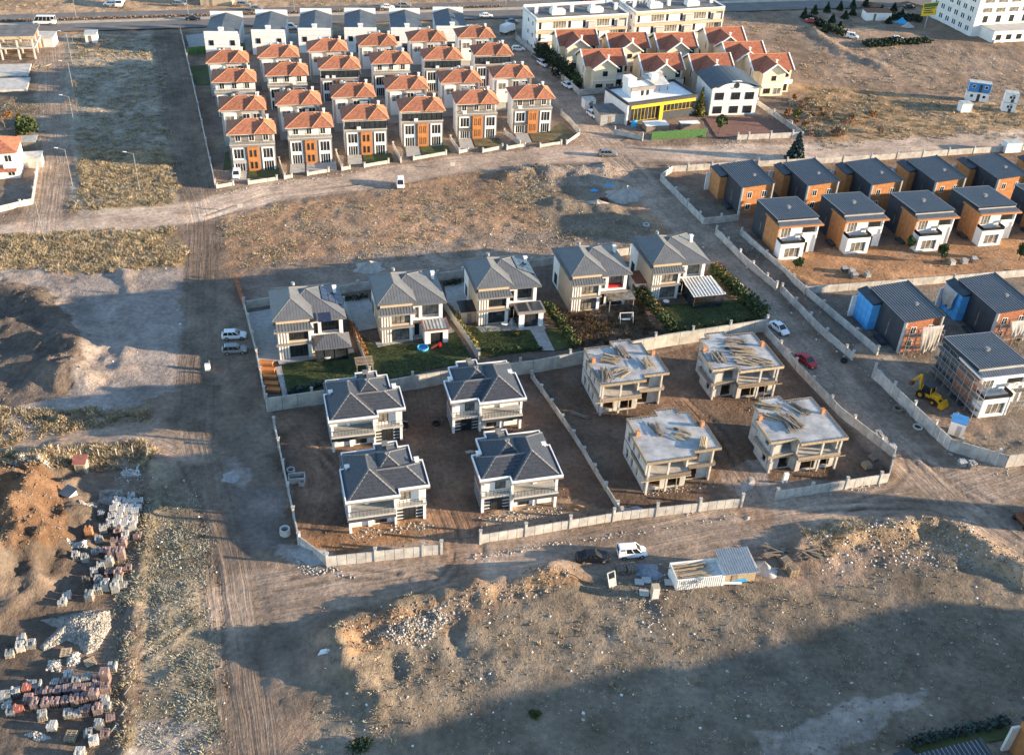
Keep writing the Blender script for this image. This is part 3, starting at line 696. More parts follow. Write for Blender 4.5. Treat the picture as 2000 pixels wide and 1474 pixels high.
# --- yellow and black showroom with white upper storey
a, b = at(1224.6, 244.7), at(1357.7, 226); W = (b - a).length; rz = math.atan2(b.y - a.y, b.x - a.x)
t = thing('showroom', 'low black showroom with yellow band and white roof structures', 'showroom', (a.x, a.y, 0), rz); D = 12
wb = MB(); wall_open(wb, (0, 0), (W, 0), -.3, 5.6, .4, [(.8, W * .45, .6, 4.2), (W * .5, W - .8, 2.2, 4.2)]); wb.box(.0, W, .4, D, -.3, 5.2); wb.build('wall', 'charcoal_panel', t)
MB().box(-.35, -.002, .0, D, -.3, 5.2).build('side_wall', 'white_plaster', t)
MB().box(.7, W - .7, -.12, -.003, 4.2, 5.0).box(W * .45, W * .5, -.14, -.003, .1, 4.2).build('yellow_band', 'shop_yellow', t)
window(t, .85, .3, .7, W * .45 - .9, 3.5, 8, 'yellow_sign'); window(t, W * .5 + .05, .3, 2.25, W * .5 - .95, 1.95, 8, 'yellow_sign')
MB().box(-.4, W + .1, -.1, .4, 5.62, 5.9).box(-.4, 0, .4, D, 5.3, 5.9).box(W - .3, W + .1, .4, D, 5.3, 5.9).box(0, W - .3, D - .3, D, 5.3, 5.9).build('parapet', 'dark_frame', t)
MB().box(.01, W - .31, .41, D - .31, 5.21, 5.32).build('flat_roof', 'white_panel', t)
MB().box(3.0, 9.5, 4.2, 9.0, 5.33, 7.9).box(3.0, 5.4, 6.2, 9.4, 7.9, 9.8).build('upper_storey', 'white_plaster', t)
MB().box(2.7, 9.9, 3.9, 4.3, 7.1, 8.1).box(9.5, 9.9, 4.3, 9.2, 7.1, 8.1).build('upper_fascia', 'grey_plaster', t)
MB().slab((9.95, 6.5, 7.2), (15.5, 6.0, 7.2), (16.0, 11.5, 8.6), (9.95, 11.5, 8.6), .12).build('canopy_roof', 'pale_metal_roof', t)
MB().box(11.5, 13.4, 8.5, 10.2, 7.6, 9.3).build('roof_hut', 'white_panel', t)
for x0 in (10.1, 12.8, 15.4): MB().box(x0, x0 + .14, 6.4, 6.54, 5.32, 7.2).build('canopy_post', 'rust_brown', t)
for x0 in (5.8, 7.4): window(t, x0, 4.198, 5.6, .9, 1.4, 1, 'dark_frame')

# --- white villa with grey barrel roof and round window
a, b = at(1384, 226), at(1473, 223); W = (b - a).length; rz = R(12)
t = thing('barrel_roof_villa', 'white villa with grey curved roof and round gable window', 'house', (a.x, a.y, 0), rz); D = 12
MB().box(0, W, 0, D, -.3, 7.6).build('wall', 'white_plaster', t)
rb = MB(); n = 10
for k in range(n):
    f = lambda s: (-.6 + (W + 1.2) * s, 7.5 + 2.6 * math.sin(math.pi * (.12 + .76 * s)) - .9)
    (xa, za), (xb, zb) = f(k / n), f((k + 1) / n); rb.slab((xa, -.5, za), (xb, -.5, zb), (xb, D + .5, zb), (xa, D + .5, za), .22)
rb.build('roof', 'dark_metal_roof', t)
g = [(W * .12, 7.6), (W * .88, 7.6)] + [(W * (.88 - .76 * k / 8), 7.6 + 1.7 * math.sin(math.pi * k / 8)) for k in range(1, 8)]
gm = MB(); gm.add([(x, -.25, z) for x, z in g] + [(x, .4, z) for x, z in g], [tuple(range(len(g)))[::1], tuple(range(2 * len(g) - 1, len(g) - 1, -1))] + [(i, i + len(g), (i + 1) % len(g) + len(g), (i + 1) % len(g)) for i in range(len(g))]); gm.build('gable', 'white_panel', t)
MB().cyl((W * .5, -.32, 8.1), (W * .5, -.24, 8.1), .75, n=20).build('round_window', 'window_glass', t)
for z0 in (.5, 4.2):
    for x0 in (.9, W * .42, W * .72): window(t, x0, -.003, z0, 2.5, 2.0, 3, 'dark_frame')
MB().box(-.05, W + .05, -.3, -.004, 3.3, 3.6).build('floor_band', 'white_trim', t)
sheet('walled_yard', [(1376, 232), (1476, 228), (1560, 262), (1400, 270)], .16, 'red_paving')

# --- dark modern houses, garden row (orange front) and street row (white bay)
SHB, SHF = 'dark orange fronted modern houses, back row', 'dark modern houses with white bays, front row'
def modern_back(label, loc, rz, state='done', group=None):
    t = thing('modern_house', label, 'house', loc, rz, group); W, D = 7.3, 12.2; zl, zr = 6.3, 6.9
    b_ = MB().hexa([(0, .25, -.3), (W, .25, -.3), (W, D, -.3), (0, D, -.3)], [(0, .25, zl), (W, .25, zr), (W, D, zr), (0, D, zl)]); b_.build('wall', 'charcoal_panel', t)
    fm = 'orange_cladding' if state == 'done' else 'raw_brick'
    MB().hexa([(.3, .1, -.3), (W - .3, .1, -.3), (W - .3, .248, -.3), (.3, .248, -.3)], [(.3, .1, zl), (W - .3, .1, zr), (W - .3, .248, zr), (.3, .248, zl)]).build('facade', fm, t)
    MB().box(0, .298, -.35, .249, -.3, zl + .1).box(W - .298, W, -.35, .249, -.3, zr + .1).build('side_fin', 'light_grey_plaster' if state == 'done' else 'concrete', t)
    for x0, z0 in ((1.5, 3.7), (4.9, 3.8), (1.5, .9)): window(t, x0, .1, z0, 1.15, 1.5, 2, border=.1)
    rb = MB(); A, B, Cc, Dd = Vector((-.1, -.15, zl + .16)), Vector((W + .1, -.15, zr + .16)), Vector((W + .1, D + .1, zr + .16)), Vector((-.1, D + .1, zl + .16))
    rb.slab(A, B, Cc, Dd, .14); ro = rb.build('roof', 'dark_metal_roof', t)
    sb = MB(); k = 15
    for i in range(k + 1): p0 = A.lerp(B, i / k); p1 = Dd.lerp(Cc, i / k); sb.bar(p0 + Vector((0, 0, .03)), p1 + Vector((0, 0, .03)), .07 if state == 'done' else .12, .07)
    sb.build('roof_seams', 'metal_seam', ro); MB().box(W + .1, W + .28, -.2, D + .15, zr - .15, zr + .35).build('edge_flashing', 'charcoal_panel', ro)
    MB().box(4.4, 5.0, 4.2, 4.8, 6.6, 7.3).build('roof_vent', 'metal_seam', ro)
    wm = 'orange_cladding' if state == 'done' else 'blue_membrane'
    MB().box(-1.6, -.002, 7.9, 13.2, -.3, 5.4).build('side_wing', wm, t)
    if state != 'done':
        f = MB()
        for z0 in (1.3, 2.7, 4.1): f.box(-1.63, -1.602, 7.9, 13.2, z0, z0 + .06)
        for y0 in (9.2, 10.6, 12.0): f.box(-1.632, -1.603, y0, y0 + .06, -.2, 5.3)
        f.build('tape_seams', 'blue_paint', t)
    MB().hexa([(-1.8, 7.6, 5.42), (-.003, 7.6, 5.42), (-.003, 13.4, 5.42), (-1.8, 13.4, 5.42)], [(-1.8, 7.6, 5.6), (-.003, 7.6, 6.1), (-.003, 13.4, 6.1), (-1.8, 13.4, 5.6)]).build('wing_roof', 'dark_metal_roof', t)
    MB().box(-.06, -.003, 4.2, 4.45, 1.0, 4.4).build('strip_window', 'curtain_glass', t)
    MB().box(-2.6, -1.602, 13.0, 13.3, -.2, 4.2).build('screen_wall', 'white_plaster', t)
    MB().box(-1.5, -.4, 2.6, 5.6, -.2, .5).box(-1.35, -.55, 2.75, 5.45, .5, .55).build('light_well', 'charcoal_panel', t)
    return t
QR = R(15); mbk = None
for i, (u, v) in enumerate([(1450.7, 366.6), (1578.7, 362.8), (1704, 361.5), (1829, 356), (1951, 350), (2074, 345)]):
    lb = f'{ORD[i]} dark orange fronted modern house from the left in the back row' ; loc = off(u, v, 6.45, 0, .15, QR)
    mbk = mbk or None
    if mbk is None: mbk = modern_back(lb, loc, QR, 'done', SHB)
    else: copy_tree(mbk, loc, QR, lb, SHB)
for i, (u, v) in enumerate([(1770, 630), (1950, 612)]):
    modern_back(['unfinished modern house with bright blue wrapped wing and draped plastic sheet', 'unfinished modern house with torn blue wrapping at the right edge'][i], off(u, v, 6.45, 0, .15, QR), QR, 'raw', 'modern houses still being clad')

def modern_front(label, loc, rz, state='done', group=None):
    t = thing('modern_house', label, 'house', loc, rz, group); sd_ = 'orange_cladding' if state == 'done' else 'raw_brick'
    MB().box(0.004, 8.7, 8.0, 13.3, -.3, 6.55).box(.3, 8.7, 2.9, 8.0, -.3, 6.5).build('wall', 'charcoal_panel', t)
    MB().box(0, .298, 2.3, 8.0, -.3, 6.3).build('side_panel', sd_, t)
    MB().box(.3, 8.7, 2.5, 2.898, -.3, 6.3).box(8.702, 9.0, 2.3, 5.5, -.3, 6.3).build('front_wall', 'white_plaster', t)
    wb = MB(); wall_open(wb, (0, 0), (5.2, 0), -.3, 3.6, .25, [(1.0, 4.4, .35, 2.6)]); wb.box(0, .25, .25, 2.298, -.3, 3.6).box(4.95, 5.2, .25, 2.498, -.3, 3.6).box(.25, 4.95, .25, 2.498, 2.75, 3.0)
    wb.build('bay', 'white_panel', t); window(t, 1.0, .2, .35, 3.4, 2.25, 3, gl='curtain_glass', border=.12)
    MB().box(.0, 5.2, .01, .07, 3.62, 4.3).box(.01, .07, .07, 2.2, 3.62, 4.3).box(5.13, 5.19, .07, 2.2, 3.62, 4.3).build('balcony_glass', 'window_glass' , t)
    window(t, .7, 2.49, 3.7, 2.3, 2.3, 3, gl='curtain_glass', border=.12); window(t, 5.6, 2.49, 4.6, 2.7, 1.3, 1, 'dark_frame'); window(t, 6.0, 2.49, .0, 1.3, 2.3, 1, 'dark_frame', name='door')
    MB().box(5.5, 8.5, 2.0, 2.49, 4.2, 4.4).box(5.5, 8.5, 1.98, 2.04, 4.4, 4.75).build('balcony', 'white_trim', t)
    MB().box(-.3, 9.6, 1.5, 2.0, 6.32, 6.6).box(-.3, .0, 2.0, 8.2, 6.32, 6.6).box(9.3, 9.6, 2.0, 6.0, 6.32, 6.6).build('fascia', 'orange_cladding' if state == 'done' else 'white_panel', t)
    sk = MB(); a, b, c, d = Vector((0.0, 1.98, 6.61)), Vector((9.5, 1.98, 6.61)), Vector((9.0, 3.5, 6.95)), Vector((.1, 3.5, 6.95)); sk.slab(a, b, c, d, .12); seam_faces(sk, [(a, b, c, d)], .45, .16, .1); sk.build('skirt_roof', 'metal_seam', t)
    MB().box(.1, 9.0, 3.3, 3.5, 6.7, 7.45).build('roof_upstand', 'light_grey_plaster', t)
    rb = MB(); A, B, Cc, Dd = Vector((.0, 3.3, 7.55)), Vector((9.1, 3.3, 7.55)), Vector((9.1, 13.4, 7.2)), Vector((.0, 13.4, 7.2)); rb.slab(A, B, Cc, Dd, .3)
    rb.box(.02, 9.08, 3.52, 13.38, 6.56, 7.0); ro = rb.build('roof', 'dark_metal_roof', t); sb = MB()
    for i in range(19): p0 = A.lerp(B, i / 18); p1 = Dd.lerp(Cc, i / 18); sb.bar(p0 + Vector((0, 0, .03)), p1 + Vector((0, 0, .03)), .07 if state == 'done' else .12, .06)
    sb.bar(A, Dd, .16, .16); sb.bar(B, Cc, .16, .16); sb.bar(Dd, Cc, .16, .16); sb.build('roof_seams', 'metal_seam', ro)
    MB().box(4.3, 5.0, 7.8, 8.5, 7.4, 8.0).build('roof_vent', 'metal_seam', ro)
    MB().box(-.06, .002, 9.6, 9.85, 1.5, 5.2).build('strip_window', 'curtain_glass', t)
    MB().box(-1.3, -.2, 3.6, 6.0, -.2, .5).build('light_well', 'charcoal_panel', t)
    return t
mfr = None
for i, (u, v) in enumerate([(1519.7, 508.4), (1649, 497), (1787, 492.6), (1909.5, 481.4), (2036, 472)]):
    lb = f'{ORD[i]} dark modern house with white bay from the left in the front row'; p = at(u, v)
    if mfr is None: mfr = modern_front(lb, (p.x, p.y, 0), QR, 'done', SHF)
    else: copy_tree(mfr, (p.x, p.y, 0), QR, lb, SHF)
p = at(1909.5, 816); house_c = modern_front('unfinished modern house with brick side wall behind scaffolding', (p.x, p.y, 0), QR, 'raw', 'modern houses still being clad')

# --- five grey roofed villas
VR = R(16)
def villa(i, u, v, label):
    p = at(u, v); t = thing('grey_roof_villa', label, 'house', (p.x, p.y, 0), VR, 'grey roofed villas in a row'); D = 11.8
    lw = MB(); wall_open(lw, (0, 0), (5.5, 0), -.3, 8.2, .3, [(1.9, 4.9, .35, 2.75), (1.9, 5.1, 3.7, 6.0)]); lw.box(0, 5.5, .5, 8.0, -.3, 8.2); lw.build('front_block', 'beige_plaster', t)
    rw = MB(); wall_open(rw, (5.5, 1.2), (11, 1.2), -.3, 6.7, .3, [(1.9, 4.9, 3.6, 6.2), (.5, 1.4, 3.7, 6.0), (.5, 1.4, .2, 2.7)]); rw.box(5.5, 11, 2.4, D, -.3, 6.69).box(0.02, 5.5, 8.0, D, -.3, 6.68).box(5.502, 5.8, 1.5, 2.4, -.3, 6.7).box(10.7, 11, 1.5, 2.4, -.3, 6.7).box(5.8, 10.7, 1.5, 2.4, 3.15, 3.4); rw.build('main_block', 'white_plaster', t)
    dark = i in (0, 2)
    gl = 'window_glass' if dark else 'curtain_glass'
    window(t, 1.9, .22, .35, 3.0, 2.4, 4, 'dark_frame', gl); window(t, 1.9, .22, 3.7, 3.2, 2.3, 4, 'dark_frame', gl)
    window(t, 7.4, 2.38, 3.62, 3.0, 2.5, 5 if dark else 3, 'dark_frame', gl); window(t, 6.0, 1.4, 3.7, .9, 2.3, 1, 'white_trim', gl); window(t, 6.0, 1.4, .2, .9, 2.5, 1, 'dark_frame', name='door')
    for x0 in (.15, .62, 1.09, 1.56):
        for z0, z1 in ((.1, 3.0), (3.35, 6.2)): MB().box(x0, x0 + .2, -.12, -.003, z0, z1).build('fin', 'white_trim', t)
    MB().box(4.95, 5.5, -.1, -.004, .0, 3.0).box(5.15, 5.52, -.1, -.004, 3.35, 6.3).build('pier', 'white_panel', t)
    MB().box(-.25, 5.75, -.5, -.002, 3.02, 3.32).box(5.76, 11.1, .6, 1.198, 3.02, 3.3).build('floor_band', 'grey_plaster', t)
    s = MB(); A, B, Cc, Dd = Vector((-.5, -1.2, 6.35)), Vector((6.0, -1.2, 6.35)), Vector((5.5, -.02, 7.15)), Vector((.1, -.02, 7.15)); s.slab(A, B, Cc, Dd, .2); seam_faces(s, [(A, B, Cc, Dd)], .5, .04, .05); s.build('skirt_roof', 'villa_roof', t)
    MB().box(-.5, 6.0, -1.22, -1.1, 6.05, 6.36).build('skirt_fascia', 'grey_plaster', t)
    fs, ed = hip(-.5, 11.6, .3, D + .5, 7.0, 2.7, 'x'); f2, e2 = hip(-.55, 6.1, -.75, 9.5, 8.3, 2.1, 'y')
    rb = MB(); plain_faces(rb, fs + f2); rb.box(-.5, 11.6, .3, D + .5, 6.72, 6.99).box(-.55, 6.1, -.75, 8.3, 8.05, 8.29); ro = rb.build('roof', 'villa_roof', t)
    sb = MB(); seam_faces(sb, fs + f2, .5, .04, .022); sb.build('roof_seams', 'villa_roof', ro); cb = MB(); caps(cb, ed + e2, .14, .08); cb.build('ridge_caps', 'slate_cap', ro)
    chimney(t, 10.2, 7.6, 7.2, 1.6, 'white_panel', .55)
    MB().cyl((3.6, 8.6, 9.4), (3.6, 8.6, 9.9), .35, .3, 10).build('water_heater', 'galvanised', t)
    window(t, -.002, 9.0, .6, 1.6, 2.2, 2, 'dark_frame', face='left')
    # ground floor garden room
    if i == 0:
        g = MB()
        for x0 in (5.85, 7.5, 9.2, 11.3): g.box(x0, x0 + .12, -1.9, -1.78, 0, 2.8)
        g.box(5.85, 11.4, -1.9, -1.78, 2.7, 2.9); g.build('porch_frame', 'dark_frame', t); MB().box(5.95, 11.3, -1.82, -1.8, .1, 2.7).build('porch_glazing', 'window_glass', t)
        f3, e3 = hip(5.5, 12.0, -2.4, 2.2, 2.95, 1.3, 'x'); b3 = MB(); plain_faces(b3, f3); b3.box(5.5, 12, -2.4, 1.0, 2.8, 2.94); seam_faces(b3, f3, .42, .05, .045); b3.build('porch_roof', 'villa_roof', t)
    elif i == 1:
        wb = MB(); wall_open(wb, (7.3, -1.9), (11.4, -1.9), -.3, 3.0, .25, [(1.0, 3.2, .1, 2.4)]); wb.box(7.3, 7.55, -1.65, 1.1, -.3, 3.0).box(11.15, 11.4, -1.65, 1.1, -.3, 3.0); wb.build('porch_wall', 'white_plaster', t)
        window(t, 8.3, -1.7, .1, 2.2, 2.3, 3, 'dark_frame'); rb = MB(); A, B, Cc, Dd = Vector((7.2, -2.1, 3.1)), Vector((11.5, -2.1, 3.1)), Vector((11.5, .9, 3.45)), Vector((7.2, .9, 3.45)); rb.slab(A, B, Cc, Dd, .1); seam_faces(rb, [(A, B, Cc, Dd)], .6, .05, .06); rb.build('porch_roof', 'pale_metal_roof', t)
        f = MB(); f.bar(A, B, .3, .22); f.bar(B, Cc, .3, .22); f.bar(A, Dd, .3, .22); f.build('porch_edge', 'red_paving', t)
    elif i == 2:
        MB().box(7.0, 7.3, -2.2, -1.9, 0, 3).box(11.2, 11.5, -2.2, -1.9, 0, 3).box(7.3, 8.0, -2.2, -1.95, 0, 3).box(10.6, 11.2, -2.2, -1.95, 0, 3).build('porch_wall', 'white_panel', t); window(t, 8.0, -2.0, .1, 2.6, 2.7, 4, 'dark_frame')
        MB().box(6.9, 6.98, -2.1, 1.1, .1, 2.9).build('porch_glazing', 'window_glass', t)
        MB().box(6.7, 11.8, -2.4, 1.1, 3.0, 3.5).build('porch_roof', 'grey_plaster', t); MB().box(7.0, 8.9, -2.1, .8, 3.501, 3.54).box(9.5, 11.5, -2.1, .8, 3.501, 3.54).build('porch_skylight', 'dark_metal_roof', t)
    elif i == 3:
        MB().box(7.0, 7.12, -1.6, -1.48, 0, 2.8).box(11.6, 11.72, -1.6, -1.48, 0, 2.8).build('canopy_post', 'galvanised', t); MB().slab((6.8, -1.8, 2.85), (11.9, -1.8, 2.85), (11.9, 1.1, 3.1), (6.8, 1.1, 3.1), .08).build('canopy_glass', 'curtain_glass', t)
        window(t, 7.4, 1.19, .1, 3.0, 2.4, 3, 'dark_frame'); tg = MB().box(7.4, 10.3, 1.5, 2.3, 3.5, 4.1); tg.build('balcony_cover', 'car_red', t)
    else:
        g = MB()
        for x0, y0 in ((6.9, -4.6), (12.6, -4.6), (6.9, -1.5), (12.6, -1.5)): g.box(x0, x0 + .14, y0, y0 + .14, 0, 2.9)
        g.box(6.9, 12.7, -4.62, -4.5, 2.7, 2.95); g.build('pergola_frame', 'dark_frame', t)
        rb = MB(); A, B, Cc, Dd = Vector((6.6, -4.9, 2.98)), Vector((13.0, -4.9, 2.98)), Vector((12.6, 1.15, 3.5)), Vector((6.6, 1.15, 3.5)); rb.slab(A, B, Cc, Dd, .08); ro = rb.build('pergola_roof', 'pale_metal_roof', t)
        sb = MB(); seam_faces(sb, [(A, B, Cc, Dd)], .62, .16, .1); sb.build('pergola_ribs', 'white_trim', ro)
        MB().box(6.95, 12.6, -4.58, -4.52, .0, .9).box(6.9, 6.96, -4.5, 1.1, .1, 2.7).build('pergola_glazing', 'window_glass', t)
    return t
VB = [(546, 704), (745, 671), (933, 637), (1113, 611), (1268, 587)]
VL = ['leftmost grey roofed villa with solar panels and a hipped glazed porch', 'grey roofed villa with a pale glass porch roof edged in red', 'middle grey roofed villa with dark glazing and flat porch roof',
      'grey roofed villa with red cover on its balcony and overgrown garden', 'rightmost grey roofed villa with a white ribbed pergola']
for i in range(5): villa(i, *VB[i], VL[i])
def solar(label, u, v, z, rz, tilt, nx, nz_, axis='y'):
    p = at(u, v, z); t = thing('solar_array', label, 'solar panels', p, rz); dz = math.tan(tilt)
    for a in range(nx):
        for b in range(nz_):
            x, y = a * 1.1, b * 1.75
            if axis == 'y': MB().slab((x, y, y * dz), (x + 1.04, y, y * dz), (x + 1.04, y + 1.68, (y + 1.68) * dz), (x, y + 1.68, y * dz + 1.68 * dz), .05).build('solar_panel', 'solar_cell', t)
            else: MB().slab((x, y, -x * dz), (x + 1.04, y, -(x + 1.04) * dz), (x + 1.04, y + 1.68, -(x + 1.04) * dz), (x, y + 1.68, -x * dz), .05).build('solar_panel', 'solar_cell', t)
    return t
solar('pair of small solar panels low on the leftmost villa roof', 622, 629, 7.35, VR, R(24), 2, 1)
def villa_solar(k, label, x0, y0, nx, ny):
    p = at(*VB[k]); t = thing('solar_array', label, 'solar panels', (p.x, p.y, 0), VR)
    for a in range(nx):
        for b in range(ny):
            x, y = x0 + a * 1.12, y0 + b * 1.55; z = lambda q: 7.16 + (11.6 - q) * .45
            MB().slab((x, y, z(x)), (x + 1.05, y, z(x + 1.05)), (x + 1.05, y + 1.45, z(x + 1.05)), (x, y + 1.45, z(x)), .05).build('solar_panel', 'solar_cell', t)
villa_solar(0, 'long block of solar panels on the right slope of the leftmost villa', 8.1, 4.2, 3, 3)
villa_solar(2, 'solar panels along the right slope of the middle villa', 8.1, 4.2, 3, 3)

# --- tiled houses just finished, and the same house still in bare concrete
OUT = [(-.5, -1.8), (6.9, -1.8), (6.9, -.6), (11.1, -.6), (11.1, 5.0), (9.7, 5.0), (9.7, 8.5), (8.2, 8.5), (8.2, 9.8), (4.8, 9.8), (4.8, 8.6), (.1, 8.6), (.1, 5.1), (-.5, 5.1)]
def inset(poly, d):
    n = len(poly); r = []
    for i in range(n):
        p0, p1, p2 = [Vector(poly[(i + k) % n]) for k in (-1, 0, 1)]; e0 = (p1 - p0).normalized(); e1 = (p2 - p1).normalized()
        n0 = Vector((-e0.y, e0.x)); n1 = Vector((-e1.y, e1.x)); r.append(tuple(p1 + (n0 + n1) * d))
    return r
def rim(mb, poly, d, z0, z1):
    q = inset(poly, d); n = len(poly)
    for i in range(n):
        j = (i + 1) % n; a, b, c, e = poly[i], poly[j], q[j], q[i]
        mb.hexa([(*a, z0), (*b, z0), (*c, z0), (*e, z0)], [(*a, z1), (*b, z1), (*c, z1), (*e, z1)])
    return mb
def flip_mesh(t, W):
    """mirror a finished thing in plan about its own middle"""
    for o in [t] + [c for c in t.children] :
        pass
def tiled_house(label, mirror, loc):
    t = thing('tiled_house', label, 'house', loc, VR, 'newly tiled houses in the corner plot'); W = 10.6
    mx = (lambda x: W - x) if mirror else (lambda x: x)
    def bx(mb, x0, x1, y0, y1, z0, z1): a, b = sorted((mx(x0), mx(x1))); return mb.box(a, b, y0, y1, z0, z1)
    def wn(x, y, z, w_, h, *a, **k): return window(t, mx(x) - (w_ if mirror else 0), y, z, w_, h, *a, **k)
    poly = [(mx(x), y) for x, y in OUT]
    if mirror: poly = poly[::-1]
    wm = MB(); bx(wm, 0, 6.2, 1.4, 8.0, -.3, 6.0); bx(wm, .26, 6.18, .3, 1.398, -.3, 2.74); bx(wm, 6.2, 10.6, .6, 4.6, -.3, 5.998); bx(wm, 6.2, 9.3, 4.6, 8.1, -.3, 5.997); bx(wm, 5.0, 8.0, 8.0, 9.4, -.3, 5.996); wm.build('wall', 'white_plaster', t)
    pl = MB(); bx(pl, -.1, .25, -.9, -.55, -.3, 6.0); bx(pl, 10.25, 10.62, .0, .3, -.3, 6.0); bx(pl, 6.2, 6.5, -.4, .59, -.3, 6.0); bx(pl, -.12, -.002, 1.4, 8.0, -.1, 6.0); pl.build('column', 'white_panel', t)
    dk = MB(); bx(dk, 6.5, 10.25, .3, .59, -.1, 2.7); dk.build('dark_cladding', 'charcoal_panel', t); dk = MB(); bx(dk, -.16, -.124, 1.5, 7.9, .1, 2.8); dk.build('side_cladding', 'charcoal_panel', t); dk = MB(); bx(dk, 10.602, 10.64, .7, 4.5, .1, 2.8); dk.build('side_cladding', 'charcoal_panel', t); dk = MB(); bx(dk, 10.602, 10.635, .7, 4.5, 3.1, 5.9); dk.build('side_panel', 'red_paving', t)
    for z0 in (.5, 1.2, 1.9, 2.6): dk = MB(); bx(dk, 10.641, 10.66, .8, 4.4, z0, z0 + .1); dk.build('white_strip', 'white_trim', t)
    for z0 in (.35, .95, 1.55, 2.15):
        ln = MB(); bx(ln, 6.52, 7.5, .27, .298, z0, z0 + .1); bx(ln, 9.3, 10.2, .27, .298, z0, z0 + .1); bx(ln, -.18, -.161, 1.6, 7.8, z0, z0 + .1); ln.build('white_strip', 'white_trim', t)
    wn(7.6, .28, .05, 1.6, 2.4, 2, 'dark_frame'); wn(7.1, .59, 3.6, 1.5, 2.1, 2, 'dark_frame', 'curtain_glass')
    bl = MB(); bx(bl, -.2, 6.3, -1.2, 1.398, 2.75, 3.05); bx(bl, 6.302, 10.7, -.3, .598, 2.75, 3.05); bl.build('balcony_slab', 'light_grey_plaster', t)
    bb = MB(); bx(bb, -.2, 6.3, -1.2, -1.05, 2.2, 2.748); bb.build('balcony_beam', 'charcoal_panel', t)
    bf = MB(); bx(bf, .0, 6.2, -1.0, 1.39, 3.052, 3.09); bf.build('balcony_floor', 'paving', t)
    rl = MB(); bx(rl, -.15, 6.25, -1.15, -1.11, 4.0, 4.06); bx(rl, 6.4, 10.6, -.26, -.22, 4.0, 4.06)
    for k in range(14): bx(rl, -.15 + k * .49, -.11 + k * .49, -1.15, -1.11, 3.05, 4.0)
    for k in range(9): bx(rl, 6.4 + k * .51, 6.44 + k * .51, -.26, -.22, 3.05, 4.0)
    rl.build('railing', 'dark_frame', t)
    wn(1.2, 1.39, 3.9, 1.3, 1.2, 1, 'dark_frame'); wn(3.2, 1.39, 3.9, 2.2, 1.2, 3, 'white_trim', 'curtain_glass'); wn(.9, .29, .9, 2.0, 1.0, 2, 'dark_frame'); wn(3.6, .29, .2, 1.6, 2.2, 2, 'dark_frame')
    wp = MB(); bx(wp, 2.6, 3.1, .0, .298, -.1, 2.6); bx(wp, 2.4, 2.9, 1.1, 1.389, 3.1, 5.9); wp.build('pier', 'white_panel', t)
    face = 'left' if not mirror else 'right'
    for y0 in (2.4, 5.4): window(t, -.17 if not mirror else W + .17, y0, 3.7, .9, 1.5, 1, 'dark_frame', face=face)
    MB().prism(poly, 6.02, 6.3).build('eaves_slab', 'charcoal_panel', t)
    r_ = MB(); rim(r_, poly, .16, 6.302, 6.62); r_.build('gutter_rim', 'white_trim', t)
    f_ = MB(); rim(f_, [(x, y) for x, y in inset(poly, -.03)], .03, 6.0, 6.3); f_.build('fascia', 'grey_plaster', t)
    def hx(x0, x1, *a): x0, x1 = sorted((mx(x0), mx(x1))); return hip(x0, x1, *a)
    fa, ea = hx(-.2, 6.6, -1.5, 8.3, 6.32, 2.35, 'y'); fb, eb = hx(1.6, 10.8, -.3, 4.7, 6.32, 1.75, 'x'); fc, ec = hx(2.8, 9.4, 1.0, 8.2, 6.32, 2.55, 'x'); fd, ed = hx(5.1, 7.9, 5.5, 9.5, 6.32, 1.0, 'y')
    rb = MB(); course_faces(rb, fa + fb + fc + fd, .44, .10); ro = rb.build('roof', 'slate_tile', t)
    cb = MB(); caps(cb, ea[:5] + eb + ec + ed, .24, .13); cb.build('ridge_caps', 'slate_cap', ro)
    for x, y in ((.3, 4.6), (9.9, 4.4)): chimney(t, mx(x) - (.5 if mirror else 0), y, 6.32, .8, 'white_panel', .5)
    v = MB(); bx(v, 5.9, 6.7, 8.0, 8.9, 6.9, 7.6); v.build('roof_hatch', 'slate_cap', ro)
    return t
def vloc(u, v, z, dx, dy): return off(u, v, z, dx, dy, VR)
T_ = [((683, 1033), False, 'near left newly tiled house, beside the long white boundary wall'), ((650, 876), False, 'far left newly tiled house, under the planted villa garden wall'),
      ((940, 1001), True, 'near right newly tiled house, facing the gate gap'), ((884, 846), True, 'far right newly tiled house, beside the tyre on the soil')]
for (u, v), mr_, lb in T_: tiled_house(lb, mr_, (*at(u, v).xy, 0))

